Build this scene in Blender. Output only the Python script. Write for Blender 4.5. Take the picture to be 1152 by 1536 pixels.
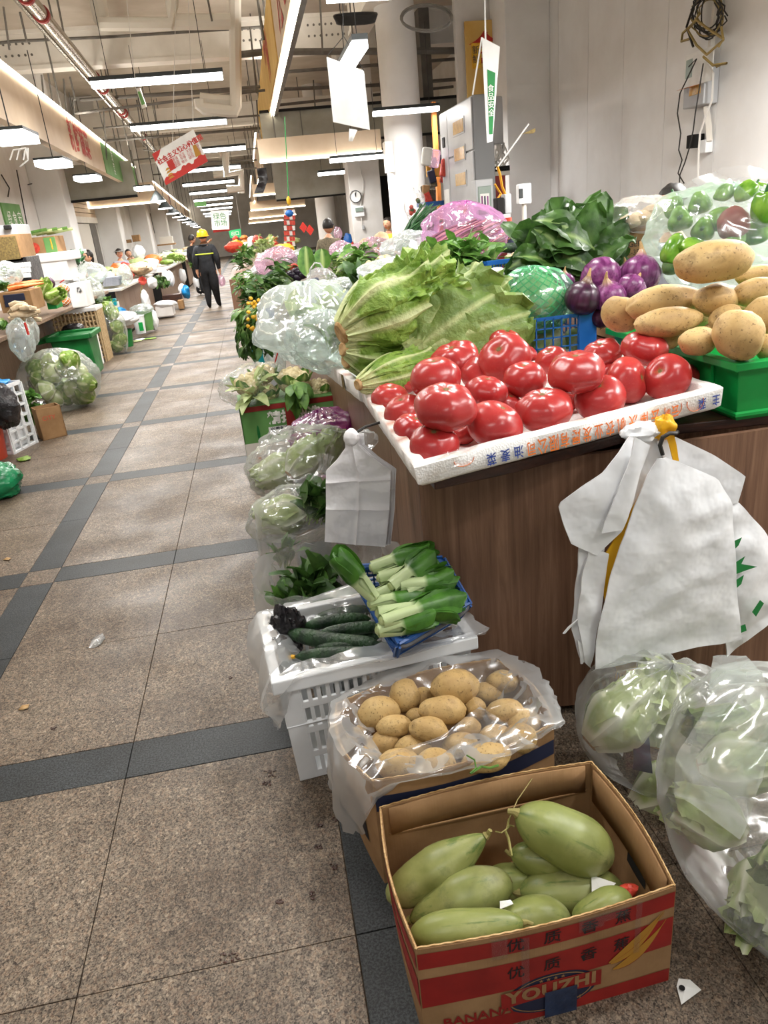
import bpy, bmesh, math, random
from mathutils import Vector, Matrix, Euler, Quaternion, noise
V = Vector
PI = math.pi
rnd = random.Random(7)
scene = bpy.context.scene
for o in list(bpy.data.objects): bpy.data.objects.remove(o)

# ---------------------------------------------------------------- camera
CH = 1.5                                        # lens height above the floor
RM = Matrix(((0.981, 0.149, -0.125), (-0.171, 0.355, -0.919), (-0.092, 0.923, 0.374)))
def ortho(m):
    y = V(m[1]).normalized(); z = V(m[2]); z = (z - y*z.dot(y)).normalized(); x = y.cross(z)
    return Matrix((x, y, z))
RM = ortho(RM)
FPX = 1098.0                                    # focal length in pixels of a 1152x1536 frame
CP = V((0, 0, CH))
cam = bpy.data.cameras.new('camera'); camo = bpy.data.objects.new('camera', cam)
scene.collection.objects.link(camo)
cam.sensor_fit = 'VERTICAL'; cam.sensor_height = 24.0; cam.lens = FPX/1536*24.0
cam.clip_start = 0.05; cam.clip_end = 200
mw = RM.to_4x4(); mw.translation = CP; camo.matrix_world = mw
scene.camera = camo
def ray(px, py): return (RM @ V((px-576, -(py-768), -FPX))).normalized()
def at(px, py, X=None, Y=None, Z=None):
    d = ray(px, py)
    if Z is not None: t = (Z-CH)/d.z
    elif Y is not None: t = Y/d.y
    else: t = X/d.x
    return CP + d*t
def proj(p):
    v = RM.transposed() @ (V(p)-CP); return 576+FPX*v.x/-v.z, 768-FPX*v.y/-v.z
def mpp(p):                                      # metres per pixel at a point
    return (RM.transposed() @ (V(p)-CP)).z/-FPX
CAMR = V(RM.col[0]); CAMU = V(RM.col[1]); CAMB = V(RM.col[2])

# ---------------------------------------------------------------- world, exposure
w = bpy.data.worlds.new('hall_air'); scene.world = w; w.use_nodes = True
bg = w.node_tree.nodes['Background']; bg.inputs[0].default_value = (1.0, 0.985, 0.96, 1); bg.inputs[1].default_value = 0.42
scene.view_settings.view_transform = 'Standard'; scene.view_settings.look = 'None'
scene.view_settings.exposure = 0.0; scene.view_settings.gamma = 1.0; scene.view_settings.use_curve_mapping = False
scene.cycles.transparent_max_bounces = 32; scene.cycles.max_bounces = 8; scene.cycles.diffuse_bounces = 4
scene.cycles.glossy_bounces = 3; scene.cycles.transmission_bounces = 6
scene.cycles.sample_clamp_indirect = 6.0; scene.cycles.caustics_reflective = False; scene.cycles.caustics_refractive = False
LAMP_GAIN = 0.5

# ---------------------------------------------------------------- materials
def nt(name):
    m = bpy.data.materials.new(name); m.use_nodes = True
    t = m.node_tree; b = t.nodes['Principled BSDF']
    return m, t, b
def N(t, typ, **kw):
    n = t.nodes.new('ShaderNode'+typ)
    for k, v in kw.items(): setattr(n, k, v)
    return n
def lnk(t, a, b): t.links.new(a, b)
def c4(c): return (c[0], c[1], c[2], 1)
def hx(s):                                       # srgb hex to linear
    r = [int(s[i:i+2], 16)/255 for i in (0, 2, 4)]
    return tuple(x/12.92 if x <= .04045 else ((x+.055)/1.055)**2.4 for x in r)
def coords(t, kind, stretch):
    tc = N(t, 'TexCoord'); mp = N(t, 'Mapping')
    if kind == 'World':
        g = N(t, 'NewGeometry'); lnk(t, g.outputs['Position'], mp.inputs[0])
    else: lnk(t, tc.outputs[kind], mp.inputs[0])
    mp.inputs['Scale'].default_value = stretch
    return mp.outputs[0]
def ramp(t, src, stops):
    r = N(t, 'ValToRGB'); e = r.color_ramp.elements
    while len(e) < len(stops): e.new(0.5)
    for k, (p, c) in zip(e, stops): k.position = p; k.color = c4(c)
    lnk(t, src, r.inputs[0]); return r.outputs[0]
def mixc(t, f, a, b, mode='MIX'):
    m = N(t, 'Mix', data_type='RGBA', blend_type=mode)
    for s, v in ((0, f), (6, a), (7, b)):
        if hasattr(v, 'links'): lnk(t, v, m.inputs[s])
        elif s == 0: m.inputs[0].default_value = v
        else: m.inputs[s].default_value = c4(v)
    return m.outputs[2]
def nz(t, vec, scale, detail=4, rough=.55, dist=0):
    n = N(t, 'TexNoise'); n.inputs['Scale'].default_value = scale; n.inputs['Detail'].default_value = detail
    n.inputs['Roughness'].default_value = rough; n.inputs['Distortion'].default_value = dist
    lnk(t, vec, n.inputs['Vector']); return n.outputs[0]
def bumpit(t, b, src, strength, dist=.01):
    n = N(t, 'Bump'); n.inputs['Strength'].default_value = strength; n.inputs['Distance'].default_value = dist
    lnk(t, src, n.inputs['Height']); lnk(t, n.outputs[0], b.inputs['Normal'])
def pm(name, col, col2=None, rough=.5, scale=12, stretch=(1, 1, 1), lo=.35, hi=.65, bump=0, bscale=60, spec=.4, metal=0,
       coord='Object', rib=None, sss=0, coat=0, detail=4, bdist=.004, trans=0):
    m, t, b = nt(name)
    b.inputs['Roughness'].default_value = rough; b.inputs['Metallic'].default_value = metal
    b.inputs['Specular IOR Level'].default_value = spec; b.inputs['Coat Weight'].default_value = coat
    vec = coords(t, coord, stretch)
    c = None
    if col2 is not None:
        c = ramp(t, nz(t, vec, scale, detail), ((lo, col), (hi, col2)))
    if rib is not None:
        a = N(t, 'Attribute', attribute_name='rib')
        c = mixc(t, a.outputs['Fac'], c if c is not None else col, rib)
    if c is not None: lnk(t, c, b.inputs['Base Color'])
    else: b.inputs['Base Color'].default_value = c4(col)
    if bump: bumpit(t, b, nz(t, vec, bscale, 3), bump, bdist)
    if sss:
        b.inputs['Subsurface Weight'].default_value = sss; b.inputs['Subsurface Radius'].default_value = (.02, .01, .005); b.inputs['Subsurface Scale'].default_value = .5
    if trans:
        tr = N(t, 'BsdfTranslucent'); mx = N(t, 'MixShader'); mx.inputs[0].default_value = trans
        if c is not None: lnk(t, c, tr.inputs[0])
        else: tr.inputs[0].default_value = c4(col)
        out = t.nodes['Material Output']; lnk(t, b.outputs[0], mx.inputs[1]); lnk(t, tr.outputs[0], mx.inputs[2]); lnk(t, mx.outputs[0], out.inputs[0])
    return m
def emit(name, col, s):
    m, t, b = nt(name); b.inputs['Base Color'].default_value = c4(col)
    b.inputs['Emission Color'].default_value = c4(col); b.inputs['Emission Strength'].default_value = s
    return m
def film(name, tint=(1, 1, 1), body=(.80, .82, .82), base=.06, crease_glint=.75, scale=12, fres=.42, rough=.16, stretch=(1, 1, 1)):
    """thin crumpled polythene: mostly see-through, shiny, milky on creases, with bright streaks painted in"""
    m, t, b = nt(name); t.nodes.remove(b); out = t.nodes['Material Output']
    vec = coords(t, 'Object', stretch)
    n1 = N(t, 'TexNoise', noise_type='RIDGED_MULTIFRACTAL'); n1.inputs['Scale'].default_value = scale; n1.inputs['Detail'].default_value = 3.5
    n1.inputs['Distortion'].default_value = .5; lnk(t, vec, n1.inputs['Vector'])
    bp = N(t, 'Bump'); bp.inputs['Strength'].default_value = .75; bp.inputs['Distance'].default_value = .012
    lnk(t, n1.outputs[0], bp.inputs['Height'])
    tr = N(t, 'BsdfTransparent'); tr.inputs[0].default_value = c4(tint)
    gl = N(t, 'BsdfGlossy'); gl.inputs['Roughness'].default_value = rough; gl.inputs[0].default_value = (1, 1, 1, 1)
    df = N(t, 'BsdfDiffuse'); df.inputs[0].default_value = c4(body)
    tl = N(t, 'BsdfTranslucent'); tl.inputs[0].default_value = c4(body)
    for s in (gl, df, tl): lnk(t, bp.outputs[0], s.inputs['Normal'])
    a1 = N(t, 'MixShader'); a1.inputs[0].default_value = .5; lnk(t, df.outputs[0], a1.inputs[1]); lnk(t, tl.outputs[0], a1.inputs[2])
    a2 = N(t, 'MixShader'); a2.inputs[0].default_value = .45; lnk(t, a1.outputs[0], a2.inputs[1]); lnk(t, gl.outputs[0], a2.inputs[2])
    lw = N(t, 'LayerWeight'); lw.inputs[0].default_value = .28; lnk(t, bp.outputs[0], lw.inputs['Normal'])
    cr = N(t, 'MapRange'); cr.inputs[1].default_value = .9; cr.inputs[2].default_value = 1.7; cr.inputs[3].default_value = base; cr.inputs[4].default_value = base+crease_glint  # whitish ridge streaks put bright highlights into the film colour
    lnk(t, n1.outputs[0], cr.inputs[0])
    mu = N(t, 'Math', operation='MULTIPLY_ADD'); mu.inputs[1].default_value = fres; mu.use_clamp = True
    lnk(t, lw.outputs['Fresnel'], mu.inputs[0]); lnk(t, cr.outputs[0], mu.inputs[2])
    mx = N(t, 'MixShader'); lnk(t, mu.outputs[0], mx.inputs[0]); lnk(t, tr.outputs[0], mx.inputs[1]); lnk(t, a2.outputs[0], mx.inputs[2])
    lnk(t, mx.outputs[0], out.inputs[0]); return m

M = {}
def granite():
    m, t, b = nt('speckled_granite'); vec = coords(t, 'World', (1, 1, 1))
    v = N(t, 'TexVoronoi'); v.inputs['Scale'].default_value = 150; lnk(t, vec, v.inputs['Vector'])
    a = ramp(t, v.outputs['Color'], ((.10, hx('372d26')), (.35, hx('594d42')), (.55, hx('73665a')), (.72, hx('886f5a')), (.92, hx('b3a48f'))))
    n2 = ramp(t, nz(t, vec, 26, 5, .75), ((.36, hx('8f8378')), (.62, (1, 1, 1)))); a = mixc(t, .8, a, n2, 'MULTIPLY')
    v2 = N(t, 'TexVoronoi'); v2.inputs['Scale'].default_value = 330; lnk(t, vec, v2.inputs['Vector'])
    a = mixc(t, .35, a, ramp(t, v2.outputs['Color'], ((.2, hx('2c2520')), (.8, hx('c8b9a4')))))
    st = ramp(t, nz(t, vec, 1.6, 5, .65), ((.35, hx('a0948a')), (.6, (1, 1, 1))))
    a = mixc(t, .75, a, st, 'MULTIPLY')
    lnk(t, a, b.inputs['Base Color'])
    r = ramp(t, nz(t, vec, 2.3, 4), ((.35, (.36,)*3), (.65, (.6,)*3))); lnk(t, r, b.inputs['Roughness'])
    b.inputs['Specular IOR Level'].default_value = .25
    bumpit(t, b, v.outputs['Distance'], .12, .002); return m
M['granite'] = granite()
def darkstone():
    m, t, b = nt('dark_granite'); vec = coords(t, 'World', (1, 1, 1))
    a = ramp(t, nz(t, vec, 180, 3, .7), ((.4, hx('25282a')), (.62, hx('4c5052'))))
    st = ramp(t, nz(t, vec, 2, 5, .65), ((.35, hx('a8a29a')), (.62, (1, 1, 1)))); a = mixc(t, .7, a, st, 'MULTIPLY')
    lnk(t, a, b.inputs['Base Color']); b.inputs['Roughness'].default_value = .5; b.inputs['Specular IOR Level'].default_value = .25
    bumpit(t, b, nz(t, vec, 120, 2), .12, .003); return m
M['darkstone'] = darkstone()
M['grout'] = pm('grout', hx('4a4036'), hx('64574a'), rough=.9, scale=20)
def laminate(name, c1, c2, c3, coord='World'):
    m, t, b = nt(name); vec = coords(t, coord, (30, 30, 1.1))
    n1 = nz(t, vec, 1.7, 6, .7, .5); a = ramp(t, n1, ((.25, c1), (.5, c2), (.78, c3)))
    lnk(t, a, b.inputs['Base Color']); b.inputs['Roughness'].default_value = .42; b.inputs['Specular IOR Level'].default_value = .35
    bumpit(t, b, n1, .06, .002); return m
M['laminate'] = laminate('brown_wood_laminate', hx('573f31'), hx('775946'), hx('93745d'))
M['laminate2'] = laminate('pale_wood_laminate', hx('6a5242'), hx('86705e'), hx('9c8674'))
M['topwood'] = pm('dark_stained_board', hx('2a1812'), hx('4a2c20'), rough=.4, scale=6, stretch=(1, 8, 8), coord='World', bump=.3, bscale=20)
M['black'] = pm('black_and_shade', hx('171513'), rough=.9)  # own black of parts; also paints shade inside openings
M['foam'] = None
def foam():
    m, t, b = nt('white_styrofoam'); vec = coords(t, 'Object', (1, 1, 1))
    v = N(t, 'TexVoronoi'); v.inputs['Scale'].default_value = 170; lnk(t, vec, v.inputs['Vector'])
    d = ramp(t, nz(t, vec, 7, 6, .7), ((.3, hx('d9d2c8')), (.5, hx('f4f3f0'))))
    a = mixc(t, N_attr(t, 'rib'), d, hx('a8603a'))
    lnk(t, a, b.inputs['Base Color']); b.inputs['Roughness'].default_value = .6
    b.inputs['Specular IOR Level'].default_value = .3
    bumpit(t, b, v.outputs['Distance'], .35, .003); return m
def N_attr(t, name): return N(t, 'Attribute', attribute_name=name).outputs['Fac']
M['foam'] = foam()
M['foamplain'] = pm('clean_styrofoam', hx('efeeec'), hx('dedbd7'), rough=.6, scale=4, bump=.15, bscale=150)
def cardboard(name, c1, c2):
    m, t, b = nt(name); vec = coords(t, 'Object', (1, 1, 1))
    a = ramp(t, nz(t, vec, 9, 6, .6), ((.3, c1), (.7, c2)))
    wv = N(t, 'TexNoise'); wv.inputs['Scale'].default_value = 3; mp = coords(t, 'Object', (60, 60, .6)); lnk(t, mp, wv.inputs['Vector'])
    lnk(t, a, b.inputs['Base Color']); b.inputs['Roughness'].default_value = .75; b.inputs['Specular IOR Level'].default_value = .2
    bumpit(t, b, wv.outputs[0], .18, .003); return m
M['card'] = cardboard('brown_cardboard', hx('8a6a48'), hx('a5825c'))
M['cardred'] = pm('red_box_print', hx('841c19'), hx('9c241e'), rough=.6, scale=14, lo=.3, hi=.7)
M['navy'] = pm('navy_ink', hx('20263e'), rough=.6)
M['ink_black'] = pm('black_ink', hx('1e1a1c'), rough=.6)
M['ink_orange'] = pm('orange_ink', hx('e2752a'), rough=.55)
M['ink_blue'] = pm('blue_ink', hx('27418e'), rough=.55)
M['ink_red'] = pm('red_sign_paint', hx('b5291f'), rough=.5)
M['ink_white'] = pm('white_sign_paint', hx('f0efe8'), rough=.5)
M['ink_green'] = pm('green_ink', hx('1e7b3c'), rough=.5)
M['ink_yellow'] = pm('yellow_print', hx('b07f2c'), rough=.6)
M['tape_navy'] = pm('navy_tape', hx('2a3c5c'), hx('1e2c46'), rough=.4, scale=30, bump=.4, bscale=40)
def tomato_mat():
    m, t, b = nt('ripe_tomato_skin'); vec = coords(t, 'Object', (.045, .045, .045))
    oi = N(t, 'ObjectInfo')
    a = ramp(t, nz(t, vec, 9, 3), ((.3, hx('9c2828')), (.55, hx('ae3432')), (.8, hx('ba443a'))))
    a = mixc(t, oi.outputs['Random'], a, mixc(t, .35, a, hx('a01820')))
    sp = ramp(t, nz(t, vec, 260, 1), ((.62, (0, 0, 0)), (.74, (1, 1, 1)))); a = mixc(t, mul(t, sp, .07), a, hx('e58a6a'))
    a = mixc(t, N_attr(t, 'rib'), a, hx('8a6a3a'))
    lnk(t, a, b.inputs['Base Color']); b.inputs['Roughness'].default_value = .27; b.inputs['Specular IOR Level'].default_value = .5
    b.inputs['Subsurface Weight'].default_value = .12; b.inputs['Subsurface Radius'].default_value = (.03, .006, .003); b.inputs['Subsurface Scale'].default_value = .4
    bumpit(t, b, nz(t, vec, 40, 2), .05, .003); return m
def mul(t, s, k):
    m = N(t, 'Math', operation='MULTIPLY'); m.inputs[1].default_value = k; lnk(t, s, m.inputs[0]); return m.outputs[0]
M['tomato'] = tomato_mat()
M['scar'] = pm('dry_stem_scar', hx('5a4a2a'), hx('7d6a3c'), rough=.8, scale=60)
def potato_mat():
    m, t, b = nt('potato_skin'); vec = coords(t, 'Object', (.045, .045, .045)); oi = N(t, 'ObjectInfo')
    a = ramp(t, nz(t, vec, 7, 6, .65), ((.3, hx('9c7c50')), (.5, hx('bd9d66')), (.7, hx('cfb27c'))))
    a = mixc(t, oi.outputs['Random'], a, mixc(t, .35, a, hx('a98d5c')))
    d = ramp(t, nz(t, vec, 26, 6, .75), ((.52, (0, 0, 0)), (.68, (1, 1, 1)))); a = mixc(t, mul(t, d, .55), a, hx('6b5236'))
    d2 = ramp(t, nz(t, vec, 140, 2), ((.62, (0, 0, 0)), (.7, (1, 1, 1)))); a = mixc(t, mul(t, d2, .7), a, hx('574028'))
    a = mixc(t, N_attr(t, 'rib'), a, hx('6e5230'))
    lnk(t, a, b.inputs['Base Color']); b.inputs['Roughness'].default_value = .55; b.inputs['Specular IOR Level'].default_value = .3
    bumpit(t, b, nz(t, vec, 50, 5), .3, .004); return m
M['potato'] = potato_mat()
def squash_mat():
    m, t, b = nt('pale_green_squash_skin'); vec = coords(t, 'Object', (.045, .045, .045)); oi = N(t, 'ObjectInfo')
    a = ramp(t, nz(t, vec, 14, 4), ((.3, hx('737a40')), (.55, hx('8c9156')), (.8, hx('acab7c'))))
    a = mixc(t, oi.outputs['Random'], a, mixc(t, .45, a, hx('7e8a42')))
    sv = coords(t, 'Object', (1.3, 1.3, .10))
    s = ramp(t, nz(t, sv, 1.6, 5, .7), ((.56, (0, 0, 0)), (.66, (1, 1, 1)))); a = mixc(t, mul(t, s, .8), a, hx('536c32'))
    d = ramp(t, nz(t, vec, 22, 5, .7), ((.56, (0, 0, 0)), (.72, (1, 1, 1)))); a = mixc(t, mul(t, d, .55), a, hx('56643a'))
    a = mixc(t, N_attr(t, 'rib'), a, hx('3c5a2c'))
    lnk(t, a, b.inputs['Base Color']); b.inputs['Roughness'].default_value = .38; b.inputs['Specular IOR Level'].default_value = .45
    bumpit(t, b, nz(t, vec, 40, 4), .12, .004); return m
M['squash'] = squash_mat()
M['stem'] = pm('dry_green_stem', hx('7b7a3e'), hx('9a8a58'), rough=.7, scale=40)
M['cuke'] = pm('dark_cucumber_skin', hx('16281a'), hx('2c4a2a'), rough=.42, scale=30, stretch=(1, 1, .25), bump=.9, bscale=90, bdist=.006)
M['flower'] = pm('yellow_flower', hx('d99a1c'), hx('e8bd3a'), rough=.6, scale=30)
M['lettuce'] = pm('lettuce_leaf', hx('6f9434'), hx('9ab654'), rough=.42, scale=22, rib=hx('d9e0a6'), bump=.9, bscale=45, bdist=.012, trans=.25)
M['lettuce_d'] = pm('dark_lettuce_leaf', hx('4f7030'), hx('6f8f42'), rough=.45, scale=14, rib=hx('c3cf8f'), bump=.6, bscale=38, bdist=.008, trans=.22)
M['lettuce_o'] = pm('olive_lettuce_leaf', hx('66823a'), hx('869c50'), rough=.45, scale=9, rib=hx('b9c486'), bump=.9, bscale=34, bdist=.012, trans=.25)
M['cutstem'] = pm('cut_stem_face', hx('a07a48'), hx('c9a878'), rough=.7, scale=40)
M['bok'] = pm('bok_choy_leaf', hx('335f20'), hx('4f822e'), rough=.36, scale=20, rib=hx('cfdeaa'), bump=.3, bscale=60, trans=.2)
M['darkleaf'] = pm('dark_green_leaf', hx('2c4a20'), hx('4a6f30'), rough=.42, scale=18, rib=hx('8aa460'), bump=.5, bscale=60, trans=.2)
M['midleaf'] = pm('mid_green_leaf', hx('3f6a2a'), hx('6a9440'), rough=.45, scale=18, rib=hx('b4c67a'), bump=.4, bscale=60, trans=.2)
M['paleleaf'] = pm('pale_cabbage_leaf', hx('a9bd74'), hx('cdd8a2'), rough=.42, scale=14, rib=hx('ecefd6'), bump=.4, bscale=50, trans=.2)
M['chive'] = pm('chive_green', hx('1f4a2a'), hx('3a6a3a'), rough=.45, scale=30)
M['cauli'] = pm('cauliflower_curd', hx('cbb98a'), hx('e6dbb4'), rough=.75, scale=70, bump=1, bscale=90, bdist=.01)
M['onion'] = pm('red_onion_skin', hx('5a1f50'), hx('8c4a80'), rough=.25, scale=1.6, stretch=(3, 3, .4), rib=hx('c4a47c'), bump=.1, bscale=30)
M['onion_d'] = pm('dark_onion_skin', hx('2c1226'), hx('4a2440'), rough=.3, scale=1.6, stretch=(3, 3, .4), rib=hx('9a7c5c'))
M['onion_p'] = pm('pale_onion_skin', hx('a074a0'), hx('c49cc0'), rough=.3, scale=1.6, stretch=(3, 3, .4), rib=hx('d4b88c'))
M['purple_stalk'] = pm('purple_stalk', hx('5a3048'), hx('8a5a6a'), rough=.5, scale=30, rib=hx('b08a70'))
M['pepper'] = pm('green_pepper_skin', hx('4a7a20'), hx('7aa038'), rough=.22, scale=.8)
M['eggplant'] = pm('eggplant_skin', hx('1a1220'), rough=.2)
M['redpile'] = pm('red_produce', hx('b03028'), hx('d0503a'), rough=.4, scale=30)
M['carrot'] = pm('carrot_skin', hx('c4622a'), hx('d9803c'), rough=.5, scale=30)
M['root'] = pm('pale_root_skin', hx('b39a78'), hx('d6c4a4'), rough=.7, scale=14, bump=.3, bscale=40)
M['white_plastic'] = pm('white_plastic', hx('e9ebec'), hx('dcdfe0'), rough=.35, scale=5)
M['blue_plastic'] = pm('blue_plastic', hx('1c5aa6'), hx('2668b4'), rough=.35, scale=6)
M['blue_plastic2'] = pm('navy_blue_plastic', hx('1d4a8c'), hx('285a9c'), rough=.38, scale=6)
M['green_plastic'] = pm('green_plastic', hx('0f8a3c'), hx('169a48'), rough=.35, scale=5)
M['bin_green'] = pm('dark_green_plastic', hx('14602c'), hx('1e7a3a'), rough=.4, scale=5)
M['teal_plastic'] = pm('teal_plastic', hx('0e7c84'), hx('16929a'), rough=.3, scale=5)
M['red_plastic'] = pm('red_plastic', hx('a4382a'), hx('b84a34'), rough=.4, scale=5)
M['grey_plastic'] = pm('grey_plastic', hx('5a5a5c'), rough=.5)
M['bagwhite'] = pm('white_polythene', hx('f4f5f6'), hx('eaecee'), rough=.32, scale=6, spec=.5, bump=.5, bscale=9, bdist=.02, trans=.08)
M['bagsilver'] = pm('pearly_polythene', hx('eceaec'), hx('f6f5f6'), rough=.30, scale=6, spec=.7, bump=.6, bscale=14, bdist=.02, trans=.05)
M['bagyellow'] = pm('yellow_polythene', hx('e8b21c'), hx('f0c030'), rough=.3, scale=6, trans=.3, bump=.4, bscale=30)
M['bagblack'] = pm('black_polythene', hx('141416'), hx('2a2628'), rough=.3, scale=20, bump=.8, bscale=30, bdist=.012)
M['baggreen'] = pm('green_polythene', hx('0c5a34'), hx('1c8a58'), rough=.25, scale=6, bump=.6, bscale=14, bdist=.012)
M['bagblue'] = pm('blue_polythene', hx('1478b8'), hx('2a94d0'), rough=.25, scale=8, bump=.6, bscale=18, bdist=.012)
M['film'] = film('clear_film')
M['film_thick'] = film('milky_film', base=.15, crease_glint=.8, fres=.5)
M['film_big'] = film('stretched_film', base=.22, crease_glint=.7, scale=6, fres=.45, stretch=(2.4, 2.4, .5))
M['film_pepper'] = film('stretched_green_film', tint=(.93, .985, .95), body=(.80, .90, .85), base=.20, crease_glint=.6, scale=6, fres=.4, stretch=(.5, 1, 3))
M['film_milk'] = film('pale_green_film', tint=(.93, .99, .96), body=(.88, .94, .93), base=.40, crease_glint=.5)
M['film_purple'] = film('purple_film', tint=(.95, .74, .92), body=(.84, .50, .78), base=.16, crease_glint=.45)
M['film_magenta'] = film('magenta_film', tint=(.75, .2, .65), body=(.5, .08, .42), base=.45, crease_glint=.4)
M['film_pink'] = film('pink_film', tint=(.97, .80, .90), body=(.93, .70, .84), base=.35, crease_glint=.4)
M['film_green'] = film('green_tinted_film', tint=(.62, .93, .76), body=(.45, .84, .62), base=.24, crease_glint=.45)
M['netgreen'] = pm('green_net', hx('2fae6a'), rough=.5)
M['wall'] = pm('white_wall_panel', hx('ebebea'), hx('e3e2e0'), rough=.55, scale=2, coord='World')
M['plaster'] = pm('white_plaster', hx('e2e0dd'), hx('d4d1cc'), rough=.8, scale=2, coord='World')
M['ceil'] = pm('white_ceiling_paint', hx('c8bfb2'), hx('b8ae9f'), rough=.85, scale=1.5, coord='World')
M['steel'] = pm('white_painted_steel', hx('ebe7df'), hx('e0dbd2'), rough=.6, scale=3, coord='World')
M['darksteel'] = pm('dark_grey_steel', hx('5c5852'), hx('6e6a64'), rough=.6, scale=6)
M['olive'] = pm('olive_grey_panel', hx('8a877a'), hx('98958a'), rough=.7, scale=3, coord='World')
M['beige'] = pm('beige_sign_board', hx('cdb79c'), hx('d6c2aa'), rough=.6, scale=3, coord='World')
M['yellowsign'] = pm('ochre_sign_board', hx('c9a052'), hx('d8b468'), rough=.6, scale=2, coord='World')
M['greensign'] = pm('green_sign_board', hx('5a8c4a'), hx('6a9a58'), rough=.6, scale=3, coord='World')
M['chrome'] = pm('bright_pipe_metal', hx('a09686'), rough=.22, metal=.9)
M['redband'] = pm('red_clamp', hx('8c2a26'), rough=.5)
M['whitepipe'] = pm('white_pipe', hx('d9d4ca'), rough=.5)
M['greycab'] = pm('grey_cabinet_paint', hx('b4b6b8'), hx('a6a8aa'), rough=.4, scale=3)
M['greycab_d'] = pm('dark_grey_cabinet', hx('7e8082'), rough=.45)  # darker grey on the cabinet body and one meter box
M['amber'] = pm('amber_window', hx('b08a4a'), hx('d0a860'), rough=.25, scale=30)
M['screen'] = pm('grey_green_screen', hx('7a8a80'), hx('8c9a90'), rough=.3, scale=5)
M['lampglow'] = emit('lamp_diffuser', (1, .99, .97), 9.0)
M['ledglow'] = emit('led_strip', (1, .90, .74), 10.0)
M['lamphouse'] = pm('lamp_housing', hx('2c3030'), rough=.5)
M['skin'] = pm('skin', hx('c08e70'), hx('cc9a7c'), rough=.5, scale=30, sss=.1)
M['hair'] = pm('black_hair', hx('15120f'), hx('221c18'), rough=.5, scale=60)
M['jacket'] = pm('black_jacket_cloth', hx('15171b'), hx('22252a'), rough=.8, scale=20)
M['trousers'] = pm('dark_trouser_cloth', hx('101114'), hx('1c1d20'), rough=.85, scale=20)
M['helmet'] = pm('yellow_helmet_plastic', hx('e0a81c'), rough=.3)
M['hivis'] = pm('lime_reflective_tape', hx('b8c83a'), rough=.4)
M['yellowshirt'] = pm('yellow_shirt_cloth', hx('d9a62a'), hx('e0b440'), rough=.8, scale=30)
M['plaid'] = pm('brown_plaid_cloth', hx('5c5444'), hx('807662'), rough=.85, scale=60)
M['greyshirt'] = pm('grey_cloth', hx('7c8088'), hx('9094a0'), rough=.85, scale=30)
M['floral'] = pm('floral_cloth', hx('8a8a4a'), hx('b0a860'), rough=.85, scale=60)
M['orangebox'] = pm('orange_panel', hx('b86a2a'), hx('c87c38'), rough=.6, scale=6)
M['paper'] = pm('white_paper', hx('e6e6e2'), hx('dadad6'), rough=.7, scale=8)
M['string_y'] = pm('yellow_cloth_tie', hx('d99a2a'), rough=.7)
M['wicker'] = pm('wicker', hx('b0966e'), hx('c8b08a'), rough=.8, scale=40)
M['wire'] = pm('black_cable', hx('22201e'), rough=.5)
M['wire_o'] = pm('ochre_cable', hx('94804a'), rough=.5)
M['wire_w'] = pm('white_cable', hx('cfccc6'), rough=.5)
M['glass'] = pm('window_glass', hx('8a8884'), rough=.1, spec=.6)

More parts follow.
